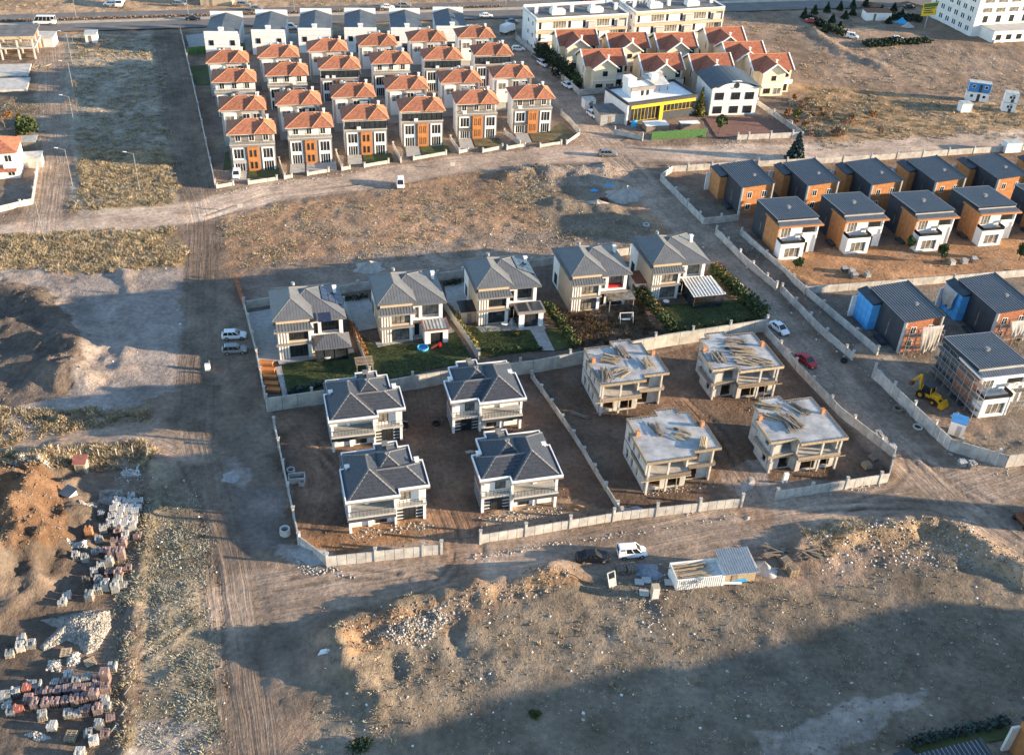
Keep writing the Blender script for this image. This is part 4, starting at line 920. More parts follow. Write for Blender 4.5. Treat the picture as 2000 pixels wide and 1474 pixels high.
def plank(par, p, q, w_=.2, h=.05, mt='timber'): return MB().bar(p, q, w_, h).build('plank', mt, par)
def plank_pile(label, loc, rz, n, L, spread, mt='timber', ang=8, up=.06, group=None):
    t = thing('plank_pile', label, 'planks', loc, rz, group)
    for k in range(n):
        a = R(random.uniform(-ang, ang)); l = L * random.uniform(.6, 1.05) / 2; x = random.uniform(-spread, spread); y = random.uniform(-.4, .4); z = .05 + up * (k // max(1, int(spread * 4)))
        c, s = math.sin(a) * l, math.cos(a) * l
        plank(t, (x - c, y - s, z), (x + c, y + s, z + random.uniform(0, .08)), random.uniform(.14, .26), .05, mt)
    return t
def concrete_house(label, mirror, loc):
    t = thing('concrete_shell', label, 'building shell', loc, VR, 'bare concrete house shells'); W = 10.9
    mx = (lambda x: W - x) if mirror else (lambda x: x)
    def bx(mb, x0, x1, y0, y1, z0, z1): a, b = sorted((mx(x0), mx(x1))); return mb.box(a, b, y0, y1, z0, z1)
    def wall(mb, p, q, z0, z1, tk, ops=()):
        p2, q2 = (mx(p[0]), p[1]), (mx(q[0]), q[1])
        if mirror:
            L = math.hypot(q[0] - p[0], q[1] - p[1]); p2, q2 = q2, p2; ops = [(L - b, L - a, c, d) for a, b, c, d in ops]
        return wall_open(mb, p2, q2, z0, z1, tk, ops)
    poly = [(mx(x * 1.03), y) for x, y in OUT]
    if mirror: poly = poly[::-1]
    for z0 in (0, 3.15):
        wb = MB(); z1 = z0 + 2.85; yf = -.7 if z0 == 0 else 1.6
        wall(wb, (0, 8.2), (0, -.6), z0 - .3 if z0 == 0 else z0, z1, .25, [(1.2, 2.0, z0 + .3, z0 + 2.1), (3.4, 4.1, z0 + .4, z0 + 2.1), (5.6, 6.2, z0 + .6, z0 + 2.1)])
        wall(wb, (.26, yf), (6.4, yf), z0 - .3 if z0 == 0 else z0, z1, .25, [(.6, 2.3, z0 + .5, z0 + 2.2), (3.0, 5.4, z0 + .2, z0 + 2.3)])
        wall(wb, (6.66, .4), (10.6, .4), z0 - .3 if z0 == 0 else z0, z1, .25, [(.3, 2.1, z0 + .05, z0 + 2.4)])
        wall(wb, (10.6, -.3), (10.6, 4.8), z0 - .3 if z0 == 0 else z0, z1, .25, [(1.5, 2.6, z0 + .8, z0 + 2.2)])
        wall(wb, (9.6, 8.2), (.26, 8.2), z0 - .3 if z0 == 0 else z0, z1, .25, [(2, 3.6, z0 + .8, z0 + 2.2), (6, 7.6, z0 + .8, z0 + 2.2)])
        wb.build('storey_wall', 'concrete', t)
        for q_ in ((6.4, 6.65, -.4, 1.6, z0, z1), (.0, .3, -1.5, -1.15, z0 - .3, z1), (3.0, 3.3, -1.5, -1.2, z0 + .1, z1), (9.6, 9.85, 4.6, 8.2, z0, z1)): cb_ = MB(); bx(cb_, *q_); cb_.build('column', 'concrete', t)
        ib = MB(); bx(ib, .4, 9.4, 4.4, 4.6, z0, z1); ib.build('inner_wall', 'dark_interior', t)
    pb = inset(poly, .35); MB().prism(pb, 2.86, 3.14).build('floor_slab', 'concrete', t)
    eb = MB(); rim(eb, inset(poly, .3), .12, 2.7, 3.35); eb.build('formwork', 'weathered_timber', t)
    MB().prism(poly, 6.02, 6.25).build('roof_slab', 'fresh_slab', t)
    fb = MB(); rim(fb, inset(poly, -.05), .06, 5.9, 6.36); fb.build('formwork', 'timber', t)
    n = len(poly); db = MB(); q = inset(poly, .2)
    for i in range(n):
        a, b = Vector((*q[i], 6.30)), Vector((*q[(i + 1) % n], 6.30)); L = (b - a).length
        e = (b - a).normalized(); nn = Vector((-e.y, e.x, 0))
        for k in range(int(L / .42)): c = a + e * (.2 + k * .42); db.bar(c - nn * .25, c + nn * (.14 + .05 * math.sin(k * 2.3)), .09, .1)
    db.build('edge_battens', 'weathered_timber', t)
    bs = MB()
    for x in (2.0, 4.6): bs.cyl((mx(x), -1.9, -.2), (mx(x), -1.6, 2.8), .06, n=6)
    bs.bar((mx(-1.0), -1.7, 2.75), (mx(6.8), -1.7, 2.75), .1, .12); bs.build('prop', 'timber', t)
    for x, y in ((.1, 4.3), (10.4, 4.6)):
        k = MB(); bx(k, x, x + .55, y, y + .55, 6.26, 7.1); k.build('flue_stub', 'terracotta_block', t)
    hb = MB(); bx(hb, 6.2, 6.9, 4.6, 5.3, 6.252, 6.26); hb.build('roof_opening', 'dark_interior', t)
    return t
CB = [((1252, 953), False, 'near left bare concrete shell with few planks and a tied timber bundle on its slab'), ((1165, 801), False, 'far left bare concrete shell with planks heaped across its slab'),
      ((1494, 922), True, 'near right bare concrete shell with fanned out dark planks on its slab'), ((1384, 779), True, 'far right bare concrete shell with wide stacks of pale boards on its slab')]
for (u, v), mr_, lb in CB: concrete_house(lb, mr_, (*at(u, v).xy, 0))
piles = [ # survey pixel on the slab, count, length, spread, heading, material
    (1190, 703, 14, 2.6, .8, 62, 'timber', 'short pale boards stacked on the far left concrete slab'), (1185, 735, 16, 3.2, .7, -8, 'weathered_timber', 'dark planks at the front of the far left concrete slab'),
    (1215, 688, 12, 2.6, .7, 2, 'weathered_timber', 'dark planks at the back of the far left concrete slab'), (1265, 712, 10, 2.6, .5, 6, 'timber', 'fanned planks at the right of the far left concrete slab'), (1215, 728, 8, 2.8, .8, -60, 'timber', 'loose boards in the middle of the far left concrete slab'),
    (1283, 840, 7, 3.0, .4, 10, 'weathered_timber', 'a few grey planks on the near left concrete slab'), (1330, 850, 9, 2.0, .9, 50, 'timber', 'scattered offcuts around the opening of the near left concrete slab'),
    (1448, 688, 18, 3.6, .9, 78, 'timber', 'wide pale boards on the far right concrete slab'), (1455, 708, 12, 3.0, .8, 70, 'timber', 'boards strewn at the front of the far right concrete slab'), (1402, 698, 16, 2.6, .8, -4, 'weathered_timber', 'dark planks at the left of the far right concrete slab'), (1435, 668, 8, 3.4, .6, 80, 'weathered_timber', 'thin boards at the back of the far right concrete slab'), (1492, 708, 9, 2.8, .7, 68, 'timber', 'boards at the right end of the far right concrete slab'),
    (1545, 826, 22, 3.8, .9, 12, 'weathered_timber', 'dark planks fanned across the near right concrete slab'), (1505, 795, 8, 3.4, .4, 75, 'timber', 'long pale boards at the back of the near right concrete slab'), (1560, 800, 12, 3.4, .8, 18, 'weathered_timber', 'dark planks behind the opening of the near right concrete slab'), (1510, 815, 6, 2.4, .6, 60, 'timber', 'crossed boards at the left of the near right concrete slab')]
for u, v, n, L, sp, rz, mt_, lb in piles: plank_pile(lb, at(u, v, 6.27), R(16 + rz - 6), int(n * 1.5), L * 1.15, sp * 1.35, mt_, 16, .07, 'plank piles on the concrete slabs')
p = at(1374, 868, 6.27); t = thing('timber_bundle', 'tied bundle of round timber props on the near left concrete slab', 'timber', p, R(-12))
for k in range(14): MB().cyl((.22 * (k % 5) - .5, -1.2, .12 + .2 * (k // 5)), (.22 * (k % 5) - .5 + random.uniform(-.1, .1), 1.3, .12 + .2 * (k // 5)), .1, n=6).build('prop', 'timber', t)

# --- top right white block, site cabins, left edge buildings
p = at(1895, 72); t = thing('white_office_block', 'white four storey block with rows of windows in the top right corner', 'building', (p.x, p.y, 0), R(18)); W, D, Hh = 34, 24, 13.5
MB().box(0, W, 0, D, -.3, Hh).build('wall', 'white_plaster', t)
MB().box(3, W, -7, -.003, -.3, 3.6).build('podium', 'white_plaster', t); MB().box(2.9, W, -7.1, -.004, 3.6, 3.8).build('podium_roof', 'light_grey_plaster', t)
for k in range(3):
    for j in range(6):
        if k == 2 or k == 1: window(t, 2 + j * 5.2, -.003, 4.6 + k * 3.1, 3.6, 1.5, 3, 'light_grey_plaster', 'curtain_glass')
        else: window(t, 3 + j * 5.2, -.003, 4.4, 1.8, 2.2, 2, 'dark_frame')
for k in range(4):
    for j in range(6): window(t, -.003, 2 + j * 3.6, 1.2 + k * 3.1, .8, 1.7, 1, 'white_trim', face='left'); window(t, -.003, 3.0 + j * 3.6, 1.2 + k * 3.1, .8, 1.7, 1, 'white_trim', face='left')
for j in range(6): window(t, 4.2 + j * 4, -7.003, .8, 2.0, 1.7, 2, 'dark_frame')
MB().box(-.2, W, -.2, D, Hh, Hh + .5).build('parapet', 'white_panel', t)
MB().box(3.4, 4.0, -7.6, -7.05, -.3, 1.0).build('step', 'concrete', t)
p = at(1815, 20, 6); t = thing('billboard', 'yellow and green billboard beside the white corner block', 'billboard', (p.x, p.y, 3), R(25))
MB().box(-3, 3, -.1, .1, 1.2, 5.4).build('board', 'yellow_sign', t); MB().box(-2.9, 2.9, -.14, -.102, 4.0, 5.2).build('green_stripe', 'green_fence', t); MB().box(-.15, .15, -.1, .1, -3.2, 1.2).build('post', 'scaffold_metal', t)
for k, (x0, x1, z0) in enumerate(((-2.4, 2.2, 3.4), (-2.4, 1.0, 2.7), (-2.4, 1.8, 2.0))): MB().box(x0, x1, -.13, -.102, z0, z0 + .35).build('text_line', 'charcoal_panel', t)

def cabin(label, u, v, z, rz, wm, L=6.0, Wd=2.4, door=True, group='site cabins'):
    p = at(u, v); t = thing('site_cabin', label, 'cabin', (p.x, p.y, z), rz, group)
    MB().box(0, L, 0, Wd, 0, 2.45).build('body', wm, t); MB().box(-.06, L + .06, -.06, Wd + .06, 2.45, 2.6).build('roof', 'pale_metal_roof', t)
    MB().box(-.04, .06, -.04, .06, 0, 2.45).box(L - .06, L + .04, -.04, .06, 0, 2.45).build('corner_post', 'white_trim', t)
    if door:
        window(t, 1.0, -.003, 1.0, .9, .9, 1, 'white_trim'); window(t, L - 1.7, -.003, 1.0, .9, .9, 1, 'white_trim'); MB().box(L * .48, L * .48 + .8, -.05, -.003, .05, 2.1).build('door', 'charcoal_panel', t)
    return t
cabin('lower white site cabin of the blue and white stack', 1884, 196, .1, R(-14), 'white_panel'); cabin('upper blue site cabin of the blue and white stack', 1884, 196, 2.75, R(-14), 'blue_paint')
cabin('small white site cabin in front of the blue stack', 1876, 221, .1, R(10), 'white_panel', 3.0, 2.4, False); cabin('lower white cabin of the pair at the right edge', 1955, 218, .1, R(-12), 'white_panel', 3.4, 2.6); cabin('upper white cabin of the pair at the right edge', 1955, 218, 2.75, R(-12), 'white_panel', 3.4, 2.6)
t = cabin('white and blue roofed hut beside the concrete wall', 1850, 848, .1, R(-25), 'white_panel', 2.2, 2.2, False)
MB().box(-.12, 2.32, -.12, 2.32, 2.6, 2.72).build('roof_cover', 'blue_paint', t); MB().box(1.0, 1.7, -.04, -.003, .1, 2.0).build('door', 'light_grey_plaster', t)
cabin('grey white kiosk with door on the lane by the showroom', 1142, 215, .1, R(20), 'white_panel', 3.0, 2.6)
cabin('white container behind the back row of dark houses', 1962, 300, .1, R(14), 'white_panel', 4.5, 2.4, False)
# unfinished frame building top left
p = at(-30, 118); t = thing('frame_building', 'half built concrete and timber frame at the top left edge', 'building shell', (p.x, p.y, 0), R(14))
for x in (0, 4.5, 9, 13): 
    for y in (0, 5, 10): MB().box(x, x + .4, y, y + .4, -.3, 6.0).build('column', 'concrete', t)
MB().box(-.4, 13.8, -.4, 10.8, 3.0, 3.3).build('floor_slab', 'concrete', t); MB().box(-.6, 14.0, -.6, 11, 6.0, 6.3).build('roof_slab', 'membrane_roof', t); MB().box(-.7, 14.1, -.66, -.602, 5.7, 6.5).build('formwork', 'timber', t)
for k in range(40): x = random.uniform(.3, 13.4); MB().cyl((x, random.uniform(.2, 3), 3.3), (x + random.uniform(-.3, .3), random.uniform(.2, 3), 6.0), .05, n=5).build('prop', 'timber', t)
MB().box(.4, 13.0, 9.8, 10.0, -.2, 5.9).build('back_wall', 'terracotta_block', t)
for k, (q0, q1, q2, q3) in enumerate((((-60, 150), (55, 150), (62, 128), (-60, 130)), ((-60, 182), (53, 178), (60, 155), (-60, 158)))):
    pts = [at(*c).xy[:] for c in (q0, q1, q2, q3)]; o = MB().prism(pts, -.2, .5).build('foundation_slab', 'concrete'); tag(o, ['upper', 'lower'][k] + ' bare concrete foundation slab at the left edge', 'slab')
p = at(-38, 352); t = thing('red_roof_house', 'white house with red roof cut by the left edge', 'house', (p.x, p.y, 0), R(16)); MB().box(0, 8.2, 0, 8, -.3, 6).build('wall', 'white_plaster', t)
fs, ed = hip(-.5, 8.7, -.5, 8.5, 6.01, 2.3); rb = MB(); course_faces(rb, fs, .45, .035); rb.box(-.5, 8.7, -.5, 8.5, 5.9, 6.0); rb.build('roof', 'red_tile', t); MB().box(5.5, 9.2, -1.2, -.004, 2.8, 3.1).box(5.5, 9.2, -1.2, -1.1, 3.1, 4).build('balcony', 'white_trim', t)
for x0 in (1.2, 5.8): window(t, x0, -.003, .6, 1.5, 1.6, 2); window(t, x0, -.003, 3.8, 1.5, 1.6, 2)
MB().slab((-.6, -2.0, 2.4), (8.0, -2.0, 2.4), (8.0, -.01, 3.1), (-.6, -.01, 3.1), .12).build('porch_roof', 'red_tile', t)
# ------------------------------------------------------------------ boundary walls
def wall_run(name, label, pts, h=1.8, panel=1.3, post=5.2, post_h=2.3, th=.16, mt='wall_concrete', cap=False, world=None, group='concrete boundary walls', posts=True, drop=0):
    P = [Vector((*at(*p).xy, 0)) for p in pts]; t = thing(name, label, 'wall', (P[0].x, P[0].y, 0), 0, group); O = P[0]; run = 0.; nextp = 0.
    for a, b in zip(P[:-1], P[1:]):
        d = b - a; L = d.length; d = d / L; s = Vector((-d.y, d.x, 0)) * (th / 2); n = max(1, round(L / panel)); pl = L / n
        for k in range(n):
            hh = h + (random.uniform(-.12, .10) if drop else random.uniform(-.015, .015)); p0 = a + d * (pl * k + .03) - O; p1 = a + d * (pl * (k + 1) - .03) - O; z0 = -.4; j = s * random.uniform(.9, 1.12)
            q = [p0 - j, p1 - j, p1 + j, p0 + j]
            MB().hexa([(*c.xy, z0) for c in q], [(*c.xy, hh) for c in q]).build('panel', mt, t)
            if posts and run + pl * k >= nextp - 1e-3:
                c = p0 - d * .03; nextp = run + pl * k + post; post_box(t, c, d, post_h, mt)
        run += L
    if posts: post_box(t, P[-1] - O, d, post_h, mt)
    return t
def post_box(t, c, d, ph, mt):
    s = Vector((-d.y, d.x, 0)); q = [c - d * .17 - s * .17, c + d * .17 - s * .17, c + d * .17 + s * .17, c - d * .17 + s * .17]
    MB().hexa([(*v.xy, -.4) for v in q], [(*v.xy, ph) for v in q]).box(c.x - .24, c.x + .24, c.y - .24, c.y + .24, ph, ph + .1).build('post', mt, t)
wall_run('boundary_wall', 'white concrete wall round the left corner plot, ending at the gate gap', [(537, 838), (585, 1064), (640, 1105), (862, 1080)], 1.7)
wall_run('boundary_wall', 'long front wall between the gate gap and the concrete shells', [(938, 1060), (1214, 1014), (1447, 988)], 1.5)
wall_run('boundary_wall', 'low patchy wall dividing tiled houses from concrete shells', [(1038, 738), (1120, 855), (1213, 1006)], 1.1, 1.4, 3.0, 1.45, drop=1, mt='stained_concrete')
wall_run('retaining_wall', 'tall grey retaining wall below the villa gardens', [(523, 803), (640, 786), (860, 750), (1040, 728), (1135, 710), (1300, 676), (1494, 646)], 2.5, 2.4, 7.0, 3.3, .3, 'stained_concrete')
wall_run('boundary_wall', 'road side wall right of the concrete shells', [(1494, 652), (1560, 728), (1640, 812), (1745, 893), (1733, 940), (1515, 975)], 1.6, 1.4, 5.0, 2.1)
wall_run('boundary_wall', 'left side wall of the first villa garden', [(478, 602), (500, 690), (523, 803)], 1.7, 1.8, 5.0, 2.2)
wall_run('boundary_wall', 'back wall behind the five grey roofed villas', [(478, 604), (700, 568), (880, 545), (1060, 520), (1230, 498)], 1.7, 2.4, 4.8, 2.2)
wall_run('brick_stub_wall', 'stepped red brick and mortar stub beside the villa track', [(462, 553), (480, 604)], 1.3, .9, 2.0, 1.6, .5, 'raw_brick', group=None)
wall_run('boundary_wall', 'garden wall between the first and second villa', [(672, 598), (722, 735)], 1.5, 2.0, 30, 1.9, mt='stained_concrete')
wall_run('boundary_wall', 'garden wall between the second and third villa', [(866, 600), (935, 700)], 1.5, 2.0, 30, 1.9, mt='stained_concrete')
wall_run('boundary_wall', 'angled wall round the bare corner of the back dark houses', [(1480, 325), (1312, 336), (1289, 352), (1374, 438), (1440, 431)], 1.5, 2.0, 5.5, 2.0)
wall_run('boundary_wall', 'back wall behind the back row of dark houses', [(1480, 326), (1700, 314), (2060, 289)], 1.5, 2.4, 6.0, 2.0)
wall_run('boundary_wall', 'upper free standing wall beside the right hand road', [(1398, 458), (1460, 520), (1515, 567)], 1.5, 1.8, 4.5, 2.0, drop=1)
wall_run('boundary_wall', 'lower free standing wall beside the right hand road', [(1525, 572), (1600, 650), (1663, 704)], 1.6, 1.8, 4.5, 2.1)
wall_run('boundary_wall', 'long inner wall left of the front dark houses', [(1447, 460), (1570, 572), (1712, 692)], 1.5, 2.0, 9.0, 1.8)
wall_run('boundary_wall', 'wall between the front dark houses and the unfinished ones', [(1571, 574), (1800, 556), (2060, 535)], 1.6, 2.4, 30, 1.7)
wall_run('boundary_wall', 'tall panel wall in front of the backhoe', [(1704, 738), (1780, 812), (1852, 880), (1962, 912), (2060, 900)], 2.3, 1.4, 5.0, 3.0)
wall_run('boundary_wall', 'long left wall of the red tiled estate', [(353, 62), (385, 200), (421, 366)], 1.7, 3.0, 9.0, 2.0)
wall_run('boundary_wall', 'wall of the lane beside the cream villas', [(1008, 78), (1060, 120), (1131, 186), (1205, 180)], 1.6, 3.0, 6.0, 2.0)
wall_run('boundary_wall', 'right hand garden wall beyond the barrel roofed villa', [(1478, 205), (1568, 268), (1440, 274)], 1.4, 3.0, 6.0, 2.0)
wall_run('boundary_wall', 'low wall left of the green site fence', [(1200, 262), (1254, 274)], 1.3, 2.0, 6.0, 2.0)
wall_run('boundary_wall', 'low white garden wall at the left edge', [(-30, 420), (64, 398), (74, 330)], 1.2, 2.4, 6.0, 1.5)
for i, (a, b) in enumerate([((424, 368), (456, 362)), ((486, 360), (541, 352)), ((556, 350), (570, 347)), ((601, 343), (642, 336)), ((668, 333), (683, 330)), ((712, 327), (759, 319)), ((808, 313), (871, 302)), ((897, 300), (914, 296)), ((943, 298), (981, 290)), ((990, 292), (1025, 286)), ((1055, 288), (1096, 282)), ((1106, 282), (1131, 264))]):
    wall_run('garden_wall', f'{(ORD + ("tenth", "eleventh", "twelfth"))[i]} low cream front wall from the left before the red tiled houses', [a, b], .8, 2.2, 40, 1.15, mt='wall_concrete', group='low front walls of the red tiled houses')
wall_run('garden_wall', 'side wall of the rightmost red tiled house garden', [(1131, 264), (1112, 240), (1096, 226)], 1.5, 2.2, 40, 1.7)
for i in range(5):
    a = [(546, 318), (657, 303), (768, 288), (880, 275), (985, 262)][i]; b = [(556, 350), (668, 333), (783, 318), (897, 300), (1015, 284)][i]
    wall_run('garden_wall', f'{ORD[i]} dividing wall from the left between the front red tiled houses', [a, b], 1.2, 2.4, 40, 1.4, group='dividing walls of the red tiled houses')
def fence(name, label, a, b, h, mt, panel=2.0, group=None):
    A, B = at(*a), at(*b); L = (B - A).length; t = thing(name, label, 'fence', (A.x, A.y, 0), math.atan2(B.y - A.y, B.x - A.x), group); n = max(1, round(L / panel))
    for k in range(n): MB().box(k * L / n + .02, (k + 1) * L / n - .02, 0, .05, .1, h).build('panel', mt, t)
    for k in range(n + 1): MB().box(k * L / n - .04, k * L / n + .04, .05, .13, -.3, h + .1).build('post', 'scaffold_metal', t)
    return t
fence('green_site_fence', 'bright green sheet fence in front of the showroom yard', (1272, 274), (1378, 268), 2.2, 'green_fence')
fence('green_site_fence', 'green sheet fence between a workshop and the red tiled houses', (368, 108), (480, 99), 2.2, 'green_fence')

# ------------------------------------------------------------------ gardens and paving
sheet('lawn', [(548, 712), (693, 690), (725, 732), (718, 762), (560, 772)], .17, 'lawn_green')
sheet('lawn', [(703, 655), (733, 675), (806, 673), (889, 648), (924, 704), (756, 742), (722, 716)], .17, 'lawn_green')
sheet('lawn', [(900, 640), (933, 640), (1035, 646), (1058, 684), (936, 700), (928, 680)], .17, 'lawn_green')
sheet('lawn', [(1061, 641), (1091, 643), (1121, 680), (1083, 686)], .17, 'lawn_green')
sheet('lawn', [(1288, 598), (1451, 586), (1494, 624), (1318, 650)], .17, 'lawn_green')
sheet('garden_path', [(1035, 645), (1061, 641), (1083, 686), (1058, 686)], .18, 'paving')
sheet('terrace', [(542, 705), (690, 682), (693, 690), (546, 714)], .19, 'paving'); sheet('terrace', [(733, 670), (880, 640), (889, 650), (738, 680)], .19, 'paving'); sheet('terrace', [(928, 640), (1060, 628), (1066, 644), (940, 650)], .19, 'paving')
sheet('courtyard', [(484, 612), (532, 604), (548, 705), (505, 715)], .16, 'paving'); sheet('courtyard', [(672, 590), (720, 583), (745, 640), (690, 650)], .16, 'paving'); sheet('courtyard', [(868, 560), (905, 553), (930, 620), (880, 628)], .16, 'paving')
sheet('garden_path', [(538, 718), (550, 716), (562, 772), (552, 774)], .18, 'paving'); sheet('garden_path', [(882, 612), (895, 608), (940, 695), (930, 700)], .18, 'paving')
for i, (u, v) in enumerate([(520, 712), (524, 725), (527, 738), (530, 752), (534, 764)]):
    p = at(u, v); tag(MB().box(-1.1, 1.1, -.42, .42, 0, .42).box(-1.18, 1.18, .42, .5, 0, .5).box(-1.18, 1.18, -.5, -.42, 0, .5).build('planter_bed', 'orange_panel', None, (p.x, p.y, .1)), f'{ORD[i]} raised timber planting bed from the house along the left garden wall', 'planter', 'raised planting beds')
bases = [at(u, v) for u, v in ((453, 331), (566, 318), (677, 302), (790, 287), (893, 272), (1004, 262))]
for i, p in enumerate(bases):
    c, s = math.cos(RZ), math.sin(RZ); f = lambda x, y: (p.x + x * c - y * s, p.y + x * s + y * c)
    sheet('driveway', [f(.2, -.1), f(3.4, -.1), f(3.2, -6.2), f(-.2, -6.2)], .15, 'paving', True)
    sheet('lawn', [f(3.8, -.5), f(10.5, -.5), f(10.5, -5.6), f(3.6, -5.6)], .13, ['lawn_green', 'paving', 'lawn_green', 'lawn_green', 'dry_lawn', 'dry_lawn'][i], True)
sheet('side_garden', [(1062, 262), (1094, 240), (1126, 264), (1100, 278)], .12, 'dry_lawn')
for nm, q in (('yard', [(362, 70), (398, 66), (404, 98), (372, 102)]), ('yard', [(462, 70), (488, 68), (494, 100), (468, 102)]), ('yard', [(552, 68), (580, 66), (586, 96), (558, 100)])): sheet(nm, q, .14, 'paving')
for q in ([(372, 130), (404, 128), (420, 165), (384, 168)], [(545, 200), (560, 198), (580, 230), (560, 235)], [(650, 180), (664, 178), (690, 215), (670, 218)], [(440, 300), (446, 296), (452, 330), (436, 334)]): sheet('garden_plot', q, .13, 'lawn_green')

# small garden sheds
def shed(label, u, v, rz, W, D, Hh, wm, rm, name='garden_shed'):
    p = at(u, v); t = thing(name, label, 'shed', (p.x, p.y, 0), rz); MB().box(0, W, 0, D, -.2, Hh).build('wall', wm, t)
    MB().slab((-.2, -.2, Hh + .12), (W + .2, -.2, Hh + .12), (W + .2, D + .2, Hh + .35), (-.2, D + .2, Hh + .35), .12).build('roof', rm, t); MB().box(W * .3, W * .3 + .8, -.05, -.003, 0, Hh * .85).build('door', 'weathered_timber', t); return t
shed('beige garden shed with black roof beside the middle villa', 901, 632, VR, 3.4, 3.2, 2.4, 'beige_plaster', 'car_black')
shed('white shed with dark red roof between the two right villas', 1240, 577, VR, 2.2, 4.0, 2.6, 'white_plaster', 'rust_brown')
shed('narrow brown hut with red top in the pallet yard', 150, 931, R(8), 1.5, 1.5, 2.4, 'beige_plaster', 'dull_red', 'yard_hut'); shed('small white toilet hut below the brown soil heap', 124, 989, R(-25), 1.5, 1.5, 2.4, 'white_panel', 'blue_metal_roof', 'yard_hut')
shed('white shed among scrub near the highway', 168, 85, R(12), 3.2, 3, 2.6, 'white_plaster', 'pale_metal_roof'); shed('roofless white shelter beside the frame building', 70, 92, R(8), 5, 5, 2.6, 'white_plaster', 'concrete')
shed('low grey roofed outbuilding beside the showroom', 1172, 245, R(16), 7, 6.5, 2.8, 'grey_block', 'membrane_roof'); shed('long white shed in the plant nursery', 1690, 40, R(8), 9, 4, 2.6, 'white_panel', 'rust_brown')
shed('lean to with grey roof among the left edge gardens', 8, 330, R(14), 8, 3, 2.2, 'light_grey_plaster', 'pale_metal_roof'); shed('small hut with pale roof near the left pine', 36, 296, R(14), 4, 3, 2.2, 'weathered_timber', 'pale_metal_roof')

# ------------------------------------------------------------------ vehicles
def loft(mb, st):
    """st: list of (x, z0, z1, half width bottom, half width top)"""
    o = len(mb.v); n = len(st)
    for x, z0, z1, wb, wt in st: mb.v += [(x, -wb * .92, z0), (x, -wb, z0 + (z1 - z0) * .45), (x, -wt, z1), (x, wt, z1), (x, wb, z0 + (z1 - z0) * .45), (x, wb * .92, z0)]
    for i in range(n - 1):
        for k in range(6): a = o + i * 6 + k; b = o + i * 6 + (k + 1) % 6; mb.f.append((a, b, b + 6, a + 6))
    mb.f.append(tuple(o + k for k in range(5, -1, -1))); mb.f.append(tuple(o + (n - 1) * 6 + k for k in range(6))); return mb
CARS = {}
SPEC = {  # length, body stations, cabin (base x0,x1 roof x0,x1, z base, z roof), wheels
    'sedan': (4.5, [(-2.25, .35, .80, .72, .66), (-2.1, .28, .95, .84, .74), (-1.3, .25, .98, .87, .80), (.9, .25, .94, .87, .80), (1.9, .27, .80, .85, .72), (2.25, .34, .64, .72, .62)], (-1.55, 1.15, -.95, .35, .95, 1.42)),
    'hatch': (4.1, [(-2.05, .35, .95, .74, .70), (-1.95, .28, 1.0, .84, .78), (.8, .25, .96, .86, .80), (1.7, .27, .84, .85, .72), (2.05, .34, .66, .72, .62)], (-1.95, 1.1, -1.55, .3, .97, 1.5)),
    'suv': (4.6, [(-2.3, .42, 1.02, .78, .74), (-2.2, .34, 1.08, .90, .82), (.9, .32, 1.05, .92, .84), (1.95, .34, .95, .90, .78), (2.3, .42, .76, .78, .70)], (-2.15, 1.1, -1.75, .3, 1.06, 1.70)),
    'van': (4.0, [(-2.0, .36, 1.05, .80, .76), (-1.95, .3, 1.08, .84, .80), (.75, .28, 1.05, .86, .80), (1.6, .3, .92, .84, .74), (2.0, .36, .70, .74, .64)], (-1.98, 1.2, -1.9, .45, 1.06, 1.80)),
    'minibus': (6.6, [(-3.3, .45, 1.25, .98, .95), (-3.2, .4, 1.3, 1.0, .97), (2.2, .4, 1.3, 1.0, .97), (3.0, .42, 1.15, .98, .9), (3.3, .5, .95, .9, .8)], (-3.28, 2.75, -3.2, 2.0, 1.28, 2.6))}
